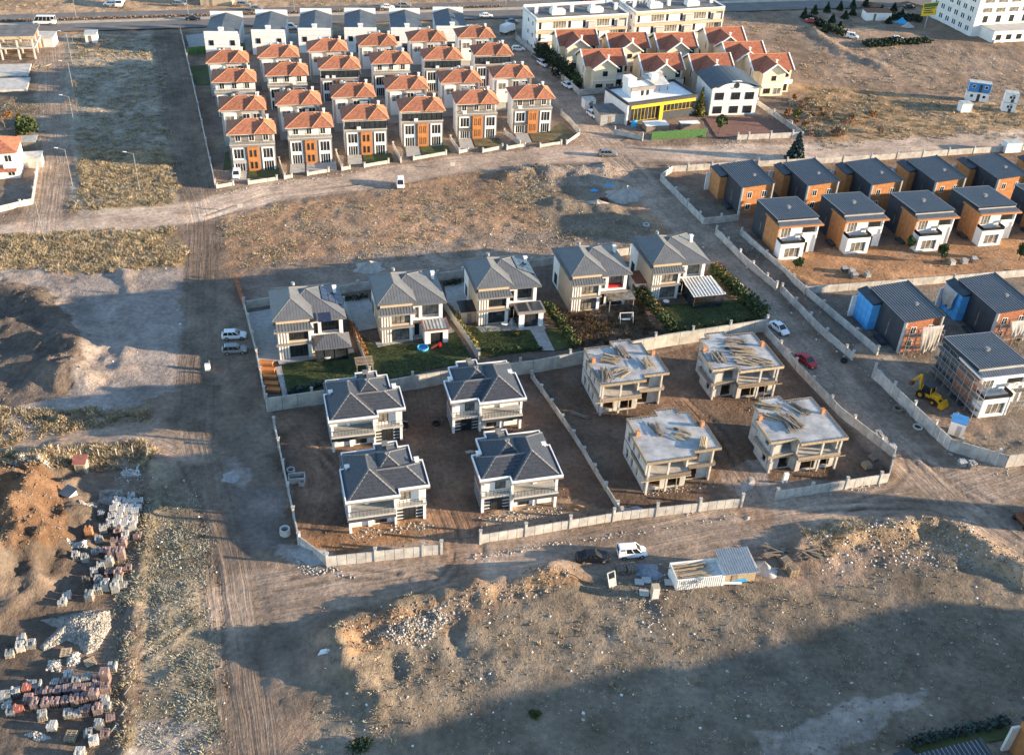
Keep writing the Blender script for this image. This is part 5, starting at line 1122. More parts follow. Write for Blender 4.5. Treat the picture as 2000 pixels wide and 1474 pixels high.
def make_car(kind, col, label, loc, rz, group=None):
    key = (kind, col)
    if key in CARS: return copy_tree(CARS[key], loc, rz, label, group)
    L, st, (bx0, bx1, rx0, rx1, zb, zr) = SPEC[kind]; t = thing({'van': 'parked_van', 'minibus': 'minibus'}.get(kind, 'parked_car'), label, {'van': 'van', 'minibus': 'minibus'}.get(kind, 'car'), loc, rz, group); CARS[key] = t
    loft(MB(), st).build('body', col, t)
    if kind == 'suv': t.scale = (.9, .9, .92)
    wb, wt = st[2][4] - .03, st[2][4] - .16
    g = MB().hexa([(bx0, -wb, zb - .03), (bx1, -wb, zb - .03), (bx1, wb, zb - .03), (bx0, wb, zb - .03)], [(rx0, -wt, zr), (rx1, -wt, zr), (rx1, wt, zr), (rx0, wt, zr)]); g.build('windows', 'window_glass', t)
    r = MB().hexa([(rx0 - .03, -wt - .02, zr - .02), (rx1 + .03, -wt - .02, zr - .02), (rx1 + .03, wt + .02, zr - .02), (rx0 - .03, wt + .02, zr - .02)], [(rx0 + .1, -wt + .08, zr + .06), (rx1 - .1, -wt + .08, zr + .06), (rx1 - .1, wt - .08, zr + .06), (rx0 + .1, wt - .08, zr + .06)]); r.build('roof', col, t)
    pl = MB(); n = 4 if kind != 'minibus' else 6
    for s in (-1, 1):
        for k in range(n):
            f = k / (n - 1); a = (bx0 + (bx1 - bx0) * f, s * (wb + .01), zb - .03); b = (rx0 + (rx1 - rx0) * f, s * (wt + .015), zr); pl.bar(a, b, .1 if 0 < k < n - 1 else .12, .05)
    if kind in ('van', 'minibus'): pl.box(bx0 + .02, bx0 + .9, -wb - .015, -wb + .12, zb, zb + .5).box(bx0 + .02, bx0 + .9, wb - .12, wb + .015, zb, zb + .5)
    pl.build('pillars', col, t)
    wr = .33 if kind in ('sedan', 'hatch', 'van') else .38
    for x in (-L * .30, L * .31):
        for s in (-1, 1):
            y = s * (st[2][3] - .06); w_ = MB().cyl((x, y - .1 * s, wr), (x, y + .1 * s, wr), wr, n=14).build('wheel', 'black_rubber', t); MB().cyl((x, y + .10 * s, wr), (x, y + .115 * s, wr), wr * .6, n=10).build('hub', 'hub_metal', w_)
    xf, xb = L / 2, -L / 2; zf = st[-1][2] - .04; zk = st[0][2] - .12
    for s in (-1, 1):
        MB().box(xf - .16, xf + .01, s * .52 - .14, s * .52 + .14, zf - .12, zf + .02).build('headlight', 'lamp_lens', t); MB().box(xb - .015, xb + .12, s * .58 - .12, s * .58 + .12, zk - .12, zk + .08).build('tail_light', 'tail_lens', t)
    MB().box(xf - .04, xf + .03, -.6, .6, .34, .5).build('front_bumper', 'dark_frame', t); MB().box(xb - .03, xb + .05, -.65, .65, .36, .5).build('rear_bumper', 'dark_frame', t)
    return t
cars = [(1157, 1092, 'sedan', 'car_black', 8, 'black saloon car on the near dirt road'), (1233, 1083, 'van', 'car_white', 10, 'small white van beside the black saloon on the near road'),
    (458, 659, 'suv', 'car_white', 10, 'white estate car parked beside the first villa wall'), (459, 688, 'suv', 'car_silver', 12, 'silver crossover parked beside the first villa wall'),
    (1521, 645, 'sedan', 'car_white', -62, 'white saloon at the corner post below the rightmost villa'), (1574, 708, 'sedan', 'car_red', -60, 'red saloon on the right hand road beside the concrete shell plot'),
    (1440, 567, 'hatch', 'car_white', -62, 'white hatchback beside the upper part of the rightmost villa hedge'), (1478, 606, 'hatch', 'car_white', -62, 'white hatchback beside the lower end of the rightmost villa hedge'), (1403, 533, 'hatch', 'car_red', -62, 'red hatchback half hidden behind the rightmost villa hedge'),
    (782, 364, 'van', 'car_white', -82, 'lone white van at the edge of the middle field'), (1187, 304, 'suv', 'car_silver', 6, 'silver pickup style car crossing the dirt junction'), (462, 345, 'hatch', 'car_white', -78, 'white car on the driveway of the first red tiled house'),
    (1012, 99, 'hatch', 'car_white', 10, 'white hatchback at the corner of the white flats'), (1048, 114, 'sedan', 'car_silver', -58, 'silver car first along the hedge lane'), (1060, 128, 'suv', 'car_white', -58, 'white four wheel drive parked along the hedge lane'), (1088, 148, 'sedan', 'car_black', -58, 'black saloon parked along the hedge lane'), (1108, 170, 'sedan', 'car_white', -58, 'white saloon at the lower end of the hedge lane'), (1157, 227, 'hatch', 'car_white', -60, 'white hatchback beside the kiosk'),
    (1000, 48, 'sedan', 'car_grey', 20, 'dark grey car at the highway end of the flats'), (949, 36, 'sedan', 'car_white', 8, 'white car driving on the near highway lanes'), (1147, 4, 'sedan', 'car_red', 8, 'red car driving on the far highway lanes'), (790, 16, 'suv', 'car_silver', 8, 'silver car right of the pair on the far highway lanes'), (757, 19, 'sedan', 'car_white', 8, 'white car left of the pair on the far highway lanes'),
    (476, 14, 'suv', 'car_silver', 8, 'silver van on the far verge above the white workshops'), (500, 22, 'sedan', 'car_grey', 8, 'dark car on the far lanes above the white workshops'), (378, 41, 'sedan', 'car_black', 8, 'dark saloon on the near highway lanes left of the workshops'), (88, 50, 'minibus', 'car_white', 188, 'white minibus on the near highway lanes'),
    (216, 13, 'hatch', 'car_white', 180, 'white car parked beside a lorry beyond the highway'), (351, 13, 'hatch', 'car_silver', 0, 'grey car parked on the earth beyond the highway'), (1664, 75, 'van', 'car_white', -20, 'white panel van parked at the plant nursery'), (1753, 79, 'suv', 'car_white', 15, 'white pickup parked at the plant nursery'), (1585, 46, 'sedan', 'car_red', -10, 'faded red car on the field edge by the nursery'), (1774, 18, 'sedan', 'car_black', 5, 'dark car between nursery and white corner block'), (1232, 13, 'sedan', 'car_grey', 8, 'grey car half hidden on the highway behind the flats'), (568, 57, 'van', 'car_white', 8, 'white van standing between two workshops')]
for u, v, k, c, a, lb in cars: p = gat(u, v); p.z = max(p.z, .27) if v < 52 else p.z; make_car(k, c, lb, p, R(a), 'vehicles')
# lorries
def lorry(label, u, v, rz, cabm, boxm):
    p = gat(u, v); p.z += .2; t = thing('lorry', label, 'lorry', p, rz); MB().box(-3, 3, -1.0, 1.0, .6, .9).build('chassis', 'dark_frame', t); MB().box(-3, 1.2, -1.1, 1.1, .92, 3.0).build('cargo_box', boxm, t)
    c = MB().hexa([(1.35, -1.05, .6), (3.1, -1.05, .6), (3.1, 1.05, .6), (1.35, 1.05, .6)], [(1.35, -1., 2.5), (2.7, -1., 2.5), (2.7, 1., 2.5), (1.35, 1., 2.5)]).build('cab', cabm, t); MB().hexa([(2.86, -.9, 1.5), (2.93, -.9, 1.5), (2.93, .9, 1.5), (2.86, .9, 1.5)], [(2.72, -.9, 2.3), (2.76, -.9, 2.3), (2.76, .9, 2.3), (2.72, .9, 2.3)]).build('windscreen', 'window_glass', c)
    for x in (-2, 2.2):
        for s in (-1, 1): MB().cyl((x, s * .8, .45), (x, s * 1.05, .45), .45, n=12).build('wheel', 'black_rubber', t)
lorry('pale lorry parked on the earth beyond the highway', 236, 12, R(-80), 'car_white', 'white_panel'); lorry('white box lorry beside the white flats', 991, 66, R(60), 'car_white', 'white_panel')

# backhoe loader
p = gat(1812, 778); t = thing('backhoe_loader', 'yellow backhoe loader with raised rear arm behind the panel wall', 'digger', p, R(-50))
MB().box(-1.6, .6, -.7, .7, .7, 1.3).build('chassis', 'yellow_machine', t); loft(MB(), [(.6, .8, 1.7, .55, .5), (1.8, .8, 1.6, .5, .45), (2.0, .85, 1.3, .45, .4)]).build('bonnet', 'yellow_machine', t)
cb = MB().hexa([(-1.2, -.75, 1.3), (.6, -.75, 1.3), (.6, .75, 1.3), (-1.2, .75, 1.3)], [(-1.1, -.65, 2.7), (.35, -.65, 2.7), (.35, .65, 2.7), (-1.1, .65, 2.7)]).build('cab', 'window_glass', t); MB().box(-1.3, .55, -.8, .8, 2.7, 2.85).build('cab_roof', 'dark_frame', cb)
pl = MB()
for x0, x1 in ((-1.2, -1.1), (.6, .35)):
    for s in (-1, 1): pl.bar((x0, s * .76, 1.3), (x1, s * .66, 2.7), .1, .1)
pl.build('cab_frame', 'yellow_machine', cb)
for x, r_ in ((-1.0, .75), (1.4, .5)):
    for s in (-1, 1): w_ = MB().cyl((x, s * .75, r_), (x, s * 1.15, r_), r_, n=16).build('wheel', 'black_rubber', t); MB().cyl((x, s * 1.15, r_), (x, s * 1.18, r_), r_ * .5, n=12).build('hub', 'yellow_machine', w_)
for s in (-1, 1): MB().bar((.2, s * .62, 1.5), (2.6, s * .62, .7), .14, .26).build('loader_arm', 'yellow_machine', t)
bk = MB().hexa([(2.5, -1.1, .1), (3.3, -1.1, .05), (3.3, 1.1, .05), (2.5, 1.1, .1)], [(2.45, -1.1, 1.0), (2.7, -1.1, 1.0), (2.7, 1.1, 1.0), (2.45, 1.1, 1.0)]); bk.build('front_bucket', 'yellow_machine', t)
MB().bar((-1.7, 0, .9), (-2.3, .1, 3.6), .28, .42).build('boom', 'yellow_machine', t); MB().bar((-2.3, .1, 3.6), (-3.5, .3, 1.6), .24, .36).build('dipper', 'yellow_machine', t); MB().bar((-2.0, .05, 2.2), (-2.9, .2, 2.5), .12, .12).build('ram', 'hub_metal', t)
MB().hexa([(-3.9, -.1, .7), (-3.3, -.1, .8), (-3.3, .7, .8), (-3.9, .7, .7)], [(-3.7, -.1, 1.6), (-3.3, -.1, 1.7), (-3.3, .7, 1.7), (-3.7, .7, 1.6)]).build('rear_bucket', 'rust_brown', t)
for s in (-1, 1): MB().bar((-1.6, s * .6, 1.0), (-1.9, s * 1.1, .1), .18, .18).build('stabiliser', 'yellow_machine', t)
# dark red plant machine at right edge
p = gat(2004, 1020); t = thing('plant_machine', 'rust red tracked machine cut by the right edge', 'machine', p, R(20)); MB().box(-1.2, 2.6, -1.1, 1.1, .5, 1.3).build('body', 'rust_brown', t); MB().box(-.2, 1.2, -.8, .8, 1.3, 2.3).build('cab', 'window_glass', t)
for s in (-1, 1): MB().box(-1.4, 2.8, s * 1.15 - .25, s * 1.15 + .25, .02, .6).build('track', 'black_rubber', t)

# ------------------------------------------------------------------ site things
def lamp(label, u, v, h, a, name='street_lamp'):
    p = at(u, v); t = thing(name, label, 'street lamp', (p.x, p.y, gz(p.x, p.y)), R(a), 'street lamps'); MB().cyl((0, 0, -.2), (0, 0, h), .085, .05, 8).build('pole', 'galvanised', t); MB().cyl((0, 0, h - .1), (1.5, 0, h + .3), .05, .04, 6).build('arm', 'galvanised', t); MB().hexa([(1.4, -.14, h + .24), (2.1, -.12, h + .32), (2.1, .12, h + .32), (1.4, .14, h + .24)], [(1.4, -.12, h + .36), (2.1, -.1, h + .4), (2.1, .1, h + .4), (1.4, .12, h + .36)]).build('lamp_head', 'white_trim', t)
for i, (u, v) in enumerate([(141, 124), (145, 185), (148, 256), (142, 364), (273, 372), (87, 470)]): lamp(['street lamp nearest the highway on the left track', 'second street lamp down the left track', 'third street lamp beside the large bare tree', 'street lamp by the sunlit dry grass on the left track', 'street lamp inside the dry grass field', 'street lamp at the left dirt crossroads'][i], u, v, 8.5, 185)
for i, (u, v) in enumerate([(150, 40), (368, 30), (575, 24), (782, 18), (988, 12)]): lamp(f'{ORD[i]} lamp post from the left along the highway median', u, v, 8.5, 100)
def pole(label, u, v, h, r=.1, mt='weathered_timber', lean=0): p = gat(u, v); o = MB().cyl((0, 0, -.2), (lean, 0, h), r, r * .8, 6).build('post', mt, None, p); return tag(o, label, 'post', 'posts')
pole('tall pale pole at the corner of the pallet yard', 289, 892, 3.2, .09, 'galvanised', .2)
for i, (u, v) in enumerate([(120, 898), (160, 895), (194, 893), (228, 890), (260, 886)]): pole(f'{ORD[i]} fence post from the left above the pallet yard', u, v, 1.5, .08, 'wall_concrete')
for i, (u, v) in enumerate([(240, 1252), (248, 1320), (240, 1358), (232, 1398), (210, 1432)]): pole(f'{ORD[i]} leaning fence post from the top beside the lower pallets', u, v, 1.7, .07, 'wall_concrete', 1.2)
def ring_thing(label, u, v, r, h, mt='concrete', nrings=1, name='concrete_ring', cat='concrete ring'):
    p = gat(u, v); t = thing(name, label, cat, p)
    for k in range(nrings): MB().ring(0, 0, k * h * 1.02 - .05, (k + 1) * h, r * (1 - .06 * k), r * .72 * (1 - .06 * k)).build('ring', mt, t)
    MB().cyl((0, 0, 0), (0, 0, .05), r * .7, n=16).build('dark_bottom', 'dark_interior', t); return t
ring_thing('concrete manhole ring outside the left wall corner', 557, 1042, .75, .5, nrings=2); ring_thing('concrete ring beside the septic trough', 568, 920, .62, .45); ring_thing('concrete ring by the far road corner debris', 1262, 440, .75, .4); ring_thing('concrete ring by the backhoe wall', 1792, 835, .8, .3); ring_thing('cable drum lying by the wall below the backhoe', 1753, 800, .85, .45, 'weathered_timber', 1, 'cable_drum', 'drum')
for i, (u, v, lb) in enumerate([(852, 828, 'old tyre beside the far right tiled house'), (790, 832, 'old tyre beside the far left tiled house'), (1648, 706, 'old tyre by the end of the lower road wall')]): ring_thing(lb, u, v, .62, .32, 'black_rubber', 1, 'tyre', 'tyre')
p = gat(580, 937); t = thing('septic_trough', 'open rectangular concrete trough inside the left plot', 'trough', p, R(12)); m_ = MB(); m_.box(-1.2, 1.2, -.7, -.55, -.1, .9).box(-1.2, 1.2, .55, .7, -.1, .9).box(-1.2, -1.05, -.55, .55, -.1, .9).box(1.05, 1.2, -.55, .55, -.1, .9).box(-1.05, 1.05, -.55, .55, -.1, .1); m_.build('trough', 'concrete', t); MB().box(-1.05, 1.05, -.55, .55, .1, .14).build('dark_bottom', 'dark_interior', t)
p = gat(590, 945); tag(MB().box(-.4, .4, -.5, -.4, 0, .7).box(-.4, .4, .4, .5, 0, .7).box(-.4, -.3, -.4, .4, 0, .7).box(.3, .4, -.4, .4, 0, .7).build('manhole_surround', 'wall_concrete', None, p), 'small white concrete frame beside the septic trough', 'frame')
p = gat(406, 722); t = thing('junction_cabinet', 'small white cabinet standing in the shaded track', 'cabinet', p, R(10)); MB().box(-.4, .4, -.3, .3, -.1, 1.2).build('cabinet', 'white_panel', t); MB().box(.3, .5, -.05, .05, 1.2, 1.9).build('stub', 'galvanised', t)
for u, v, lb in ((470, 412, 'pale information board at the left junction corner'), (884, 330, 'pale information board beside the middle road')): p = gat(u, v); t = thing('sign_board', lb, 'sign', p, R(15)); MB().box(-.55, .55, -.04, .04, .8, 1.7).build('board', 'light_grey_plaster', t); MB().box(-.6, -.52, -.03, .03, -.2, .7).box(.52, .6, -.03, .03, -.2, .7).build('legs', 'galvanised', t)
p = at(1528, 958); t = thing('pedestal', 'white electricity pedestal on the corner of the near right wall', 'cabinet', (p.x, p.y, 1.6), R(12)); MB().box(-.35, .35, -.2, .2, .55, 1.8).box(-.35, -.25, -.2, .2, 0, .55).box(.25, .35, -.2, .2, 0, .55).build('cabinet', 'white_panel', t)

# pallets of blocks ------------------------------------------------
PAL = {}
def pallet(u, v, mt, label, h=1.1, rz=None, z=0., sz=1.0, group='pallets of blocks'):
    p = gat(u, v); p.z += z; key = (mt, round(h, 1), sz, random.randrange(2)); rz = R(12 + random.uniform(-8, 8)) if rz is None else R(rz)
    if key in PAL: return copy_tree(PAL[key], p, rz, label, group)
    t = thing('block_pallet', label, 'pallet', p, rz, group); PAL[key] = t
    b = MB()
    for x in (-.5, -.06, .38): b.box(x * sz, (x + .12) * sz, -.5 * sz, .5 * sz, 0, .1)
    for y in (-.5, -.28, -.06, .16, .38): b.box(-.5 * sz, .5 * sz, y * sz, (y + .12) * sz, .1, .13)
    b.build('pallet', 'timber', t); s = MB(); n = max(2, int(h / .22)); g = .03
    for k in range(n):
        z0 = .13 + k * h / n
        for i in range(4):
            for j in range(2):
                if k == n - 1 and random.random() < .3: continue
                s.box((-.5 + i * .25 + g) * sz, (-.25 + i * .25 - g) * sz, (-.5 + j * .5 + g) * sz, (j * .5 - g) * sz, z0 + g * .6, z0 + h / n - g * .6)
    s.box(-.47 * sz, .47 * sz, -.47 * sz, .47 * sz, .13, h * (n - 1) / n + .1); s.build('block_stack', mt, t); return t
L1 = lambda u, v: (u * .2238, 820 + v * .2238 + 4)
L2 = lambda u, v: (u * .2401, 1120 + v * .2401 + 4)
for i in range(4):
    for j in range(5): pallet(*L1(1000 + i * 62 + (40 - j * 16), 730 + j * 52), 'white_block', f'pale block pallet, {ORD[i]} from the left in the {ORD[j]} row down of the white cluster', 1.1 + .15 * ((i * 3 + j) % 3))
for u, v, m_, w_, h in [(1010, 1085, 'pink_block', 'pink pallet at the back of the group of five', 1.2), (1080, 1085, 'pink_block', 'pink pallet at the back right of the group of five', 1.3), (920, 1165, 'pink_block', 'low pink pallet at the left of the group of five', .9), (990, 1200, 'pink_block', 'tall pink pallet in front of the group of five', 1.7), (1068, 1200, 'pink_block', 'tall pink pallet at the right front of the group of five', 1.8), (790, 1005, 'terracotta_block', 'lone orange brick pallet left of the white cluster', 1.1), (1035, 985, 'pink_block', 'pink pallet at the foot of the white cluster', 1.0), (1040, 1345, 'pink_block', 'single pink pallet below the group of five', 1.0),
                    (900, 860, 'grey_block', 'grey pallet left of the white cluster', .9), (912, 970, 'grey_block', 'grey pallet at the lower left of the white cluster', 1.0), (680, 1225, 'grey_block', 'grey pallet left of the loose stone patch', 1.0), (755, 1225, 'grey_block', 'grey pallet beside the loose stone patch', 1.0), (965, 1260, 'grey_block', 'tall grey pallet in front of the pink group', 1.3), (890, 1290, 'grey_block', 'grey pallet left of the tall grey one', 1.0), (760, 1405, 'weathered_timber', 'stack of old boards left of the grey pallets', .8), (865, 1395, 'grey_block', 'low grey pallet behind the grey pair', .7)]: pallet(*L1(u, v), m_, w_, h)
for u, v, m_, w_, h in [(550, 180, 'white_block', 'small pale pallet alone in the yard shade', .7), (515, 240, 'white_block', 'broken pale pallet alone in the yard shade', .6), (735, 195, 'grey_block', 'pale grey pallet at the head of the stone heap', 1.2), (805, 140, 'grey_block', 'grey pallet second above the stone heap', 1.0), (870, 115, 'grey_block', 'tall grey pallet above the stone heap', 1.5), (945, 125, 'grey_block', 'tallest grey pallet above the stone heap', 1.5), (972, 70, 'grey_block', 'grey pallet behind the tallest one', 1.1),
                    (400, 965, 'pink_block', 'first pink pallet of the rear row', .9), (480, 960, 'pink_block', 'second pink pallet of the rear row', 1.0), (560, 950, 'pink_block', 'third pink pallet of the rear row', 1.0), (640, 950, 'pink_block', 'fourth pink pallet of the rear row', 1.0), (715, 945, 'pink_block', 'fifth pink pallet of the rear row', 1.0), (790, 940, 'pink_block', 'sixth pink pallet of the rear row', 1.0), (865, 945, 'pink_block', 'last pink pallet of the rear row', 1.2),
                    (295, 1060, 'pink_block', 'first pink pallet of the front row', 1.1), (380, 1060, 'pink_block', 'second pink pallet of the front row', 1.1), (460, 1055, 'pink_block', 'third pink pallet of the front row', 1.1), (540, 1045, 'pink_block', 'fourth pink pallet of the front row', 1.1), (620, 1035, 'pink_block', 'fifth pink pallet of the front row', 1.1), (695, 1025, 'pink_block', 'sixth pink pallet of the front row', 1.1), (780, 1015, 'pink_block', 'tall pink pallet ending the front row', 1.6),
                    (635, 880, 'grey_block', 'left grey pallet behind the pink rows', 1.0), (715, 860, 'grey_block', 'right grey pallet behind the pink rows', 1.1), (800, 870, 'pink_block', 'brown pallet behind the pink rows', .9), (870, 860, 'pink_block', 'tall double pallet behind the pink rows', 2.0), (855, 1030, 'grey_block', 'pale pallet at the right end between the pink rows', .9), (710, 1115, 'pink_block', 'pink pallet below the front row', 1.0), (805, 1115, 'pink_block', 'large pink pallet at the corner below the front row', 1.3), (872, 1085, 'grey_block', 'small pale pallet at the corner below the front row', .8),
                    (230, 940, 'red_block', 'red brick pallet at the left of the rear row', 1.0), (160, 1105, 'red_block', 'small red brick pallet at the left of the front row', .9), (310, 910, 'grey_block', 'loose grey pallet beside the red bricks', .8), (140, 965, 'white_block', 'pale pallet left of the red bricks', 1.0), (60, 995, 'grey_block', 'grey pallet near the left frame edge', .9), (8, 1000, 'white_block', 'pale pallet cut by the left frame edge', .9), (100, 1115, 'grey_block', 'weathered pallet beside the small red one', .7), (350, 1150, 'grey_block', 'single grey pallet in front of the pink rows', .9), (810, 1225, 'grey_block', 'strapped pale pallet below the corner', .9), (770, 1360, 'white_block', 'white pallet beside the empty timber pallets', 1.0), (660, 1465, 'white_block', 'white pallet cut by the bottom frame edge', 1.0), (175, 600, 'white_block', 'pale pallet left of the stone heap', 1.0), (180, 525, 'white_block', 'half empty pale pallet left of the stone heap', .7), (260, 575, 'grey_block', 'grey pallet touching the stone heap', .8), (85, 645, 'grey_block', 'low broken pallet far left of the stone heap', .6)]: pallet(*L2(u, v), m_, w_, h)
for u, v, m_, lb in [(1648, 530, 'white_block', 'left pale block pallet in the garden of the dark houses'), (1662, 533, 'white_block', 'middle pale block pallet in the garden of the dark houses'), (1668, 542, 'white_block', 'front pale block pallet in the garden of the dark houses'), (1693, 540, 'grey_block', 'separate grey box in the garden of the dark houses'), (1858, 516, 'white_block', 'left pallet of the three under the small garden trees'), (1882, 514, 'white_block', 'middle pallet of the three under the small garden trees'), (1901, 511, 'white_block', 'right pallet of the three under the small garden trees'),
                     (1713, 852, 'grey_block', 'upper grey package stacked on the road side wall'), (1725, 866, 'grey_block', 'middle grey package stacked on the road side wall'), (1740, 878, 'white_block', 'pale package stacked on the road side wall'), (1877, 908, 'white_block', 'left pale block at the foot of the panel wall'), (1896, 911, 'grey_block', 'right pale block at the foot of the panel wall'), (1715, 735, 'white_block', 'pale bundle beside the unfinished house corner')]: pallet(u, v, m_, lb, .9, None, 0, 1.2)
fill = [(1150, 660), (1205, 1010), (870, 1050), (1100, 1010), (1120, 1290), (840, 1160), (830, 1330), (960, 1340), (1080, 1440)]
for k, (u, v) in enumerate(fill): pallet(*L1(u, v), ['white_block', 'pink_block', 'grey_block'][k % 3], f'part used {["pale", "pink", "grey"][k % 3]} pallet squeezed between the full ones, {ORD[k // 3]} of its colour downwards', .5 + .12 * (k % 4))
for k, (u, v) in enumerate([(450, 880), (530, 870), (560, 830), (920, 760), (900, 1160), (640, 1120), (560, 1130), (240, 1020), (60, 1060), (720, 1290), (860, 1300), (430, 1240), (250, 880), (330, 960)]): pallet(*L2(u, v), ['grey_block', 'pink_block', 'white_block'][k % 3], f'half empty {["grey", "pink", "pale"][k % 3]} pallet among the lower rows, {ORD[k // 3]} of its colour', .4 + .13 * (k % 4))
def empty_pallets(label, u, v, n, rz=12, mt='timber'):
    p = gat(u, v); t = thing('timber_pallet', label, 'pallets', p, R(rz), 'empty timber pallets')
    for k in range(n):
        b = MB(); z = k * .15; j = random.uniform(-.05, .05)
        for x in (-.55, -.05, .45): b.box(x + j, x + .1 + j, -.6, .6, z, z + .09)
        for y in (-.6, -.36, -.12, .12, .36, .52): b.box(-.6 + j, .6 + j, y, y + .1, z + .09, z + .12)
        b.build('pallet', mt, t)
empty_pallets('stack of empty pallets left of the blue grey tarpaulin', 1212, 1115, 6, 14, 'weathered_timber'); empty_pallets('second stack of empty pallets left of the tarpaulin', 1232, 1113, 6, 14, 'weathered_timber'); empty_pallets('empty pallet leaning by the pink rows', 176, 1293, 2, 40); empty_pallets('empty slatted pallets at the bottom of the yard', 140, 1440, 4, 0); empty_pallets('pallet lying behind the stone heap', 130, 1277, 2, 10)
empty_pallets('tall pallet pile in the corner of the concrete shell plot', 1692, 912, 5, 20); empty_pallets('pallets behind the pile in the shell plot corner', 1705, 895, 3, 35, 'weathered_timber'); empty_pallets('stack of pale boards right of the tarpaulined heap', 1547, 1120, 9, 14); empty_pallets('rough board stack behind the pale boards', 1533, 1102, 7, 30, 'weathered_timber')
plank_pile('loose grey boards at the right end of the timber stacks', gat(1580, 1085), R(70), 16, 4.0, 1.2, 'weathered_timber', 40, .12); plank_pile('boards heaped behind the tarpaulined heap', gat(1510, 1080), R(80), 14, 3.5, .9, 'weathered_timber', 25, .1); plank_pile('sticks and boards on the bank below the blue roofed hut', gat(1925, 880), R(60), 18, 3.0, 1.2, 'weathered_timber', 60, .08)
plank_pile('boards under scrub at the top of the pallet yard', gat(235, 905), R(70), 14, 2.6, 1.0, 'weathered_timber', 40, .06); plank_pile('pale boards thrown by the yard fence', gat(255, 925), R(50), 16, 2.6, 1.2, 'wall_concrete', 50, .06); plank_pile('boards beside the far left tiled house', gat(780, 822), R(80), 3, 2.6, .3, 'timber', 10); plank_pile('boards on the soil between wall and far left shell', gat(1135, 812), R(75), 5, 3.2, .4, 'weathered_timber', 12); plank_pile('rubble and boards left of the showroom', gat(1215, 258), R(60), 14, 2.5, 1., 'timber', 60, .08)
plank_pile('stacked poles across the nursery', gat(1690, 55), R(78), 26, 9, 3.0, 'timber', 14, .03); plank_pile('boards beside the frame building', gat(75, 130), R(20), 30, 3, 2.2, 'timber', 60, .05)
# brown hut furniture: drawer unit, panels, trestle
p = gat(1277, 1168); t = thing('drawer_unit', 'pale louvred cabinet lying beside the container', 'cabinet', p, R(8)); MB().box(-.5, .5, -.45, .45, 0, 2.0).build('carcass', 'beige_plaster', t)
for k in range(6): MB().box(-.42, .42, -.5, -.452, .15 + k * .3, .38 + k * .3).build('louvre', 'white_panel', t)
p = gat(1196, 1150); t = thing('broken_frame', 'leaning white door frame beside the timber pallets', 'frame', p, R(30)); f = MB(); f.bar((-.5, 0, 0), (-.7, .6, 2.2), .12, .12); f.bar((.5, 0, 0), (.4, .6, 2.2), .12, .12); f.bar((-.7, .6, 2.2), (.4, .6, 2.2), .12, .12); f.build('frame', 'wall_concrete', t); MB().hexa([(-.45, -.05, .0), (.45, -.05, .0), (.45, .05, .0), (-.45, .05, .0)], [(-.55, .3, 1.2), (.4, .3, 1.2), (.4, .36, 1.2), (-.55, .36, 1.2)]).build('panel', 'light_grey_plaster', t)
for i, (u, v) in enumerate([(1248, 1140), (1262, 1136), (1257, 1162), (1306, 1142)]): p = gat(u, v); tag(MB().box(-.6, .6, -.5, .5, .05, .25).build('board_sheet', 'light_grey_plaster', None, p), ['left pale board lying behind the louvred cabinet', 'right pale board lying behind the louvred cabinet', 'bluish board in front of the louvred cabinet', 'small pale board at the left end of the container'][i], 'board')
# container with timber and its shed
p = gat(1318, 1157); t = thing('storage_container', 'open topped white container filled with timber beside the near road', 'container', (p.x, p.y, 0), R(12)); W, D, Hh = 6.6, 3.2, 2.3
cb = MB().box(0, W, 0, .12, .1, Hh).box(0, W, D - .12, D, .1, Hh).box(0, .12, .12, D - .12, .1, Hh).box(W - .12, W, .12, D - .12, .1, Hh).box(.12, W - .12, .12, D - .12, .1, 1.5); cb.build('shell', 'white_plaster', t)
for k in range(22): MB().box(.15 + k * .29, .23 + k * .29, -.035, -.002, .15, Hh - .05).build('rib', 'white_plaster', t)
for k in range(26): y = random.uniform(.3, D - .3); z = 1.6 + random.uniform(0, .9) * (1 if y > 1.6 else .5); x0 = random.uniform(-.3, 1.2); plank(t, (x0, y, z), (x0 + random.uniform(3.5, 5), y + random.uniform(-.3, .3), z + random.uniform(-.1, .25)), .18, .06)
LET['Y'] = 'M.5,0 .5,1.4|.5,1.4 0,3|.5,1.4 1,3'; LET['M'] = 'M0,0 0,3|0,3 .6,1.4|.6,1.4 1.2,3|1.2,3 1.2,0'
for k, ch in enumerate('SEYMAS'):
    mb = MB()
    for seg in LET[ch][1:].split('|'): (x0, z0), (x1, z1) = [tuple(map(float, s.split(','))) for s in seg.split()]; mb.bar((.6 + k * .48 + x0 * .3, -.045, 1.45 + z0 * .17), (.6 + k * .48 + x1 * .3, -.045, 1.45 + z1 * .17), .03, .07)
    mb.build('letter', 'grey_plaster', t)
ld = MB()
for s in (0, .45): ld.bar((1.6 + s * .7, -.9 + s, 0), (3.2 + s * .7, -.1, 2.4), .07, .07)
for k in range(7): f = k / 7 + .08; ld.bar((1.6 + 1.6 * f, -.9 + .8 * f, 2.4 * f), (1.92 + 1.6 * f, -.55 + .5 * f, 2.4 * f), .05, .05)
tag(ld.build('ladder', 'galvanised', None, (p.x, p.y, 0.05)), 'metal ladder leaning on the white container', 'ladder').rotation_euler.z = R(12)
p = gat(1412, 1144); t = thing('tin_shed', 'plywood shed with ribbed grey tin roof joined to the container', 'shed', (p.x, p.y, 0), R(12)); MB().box(0, 4.3, .0, 3.6, -.1, 2.2).build('wall', 'timber', t)
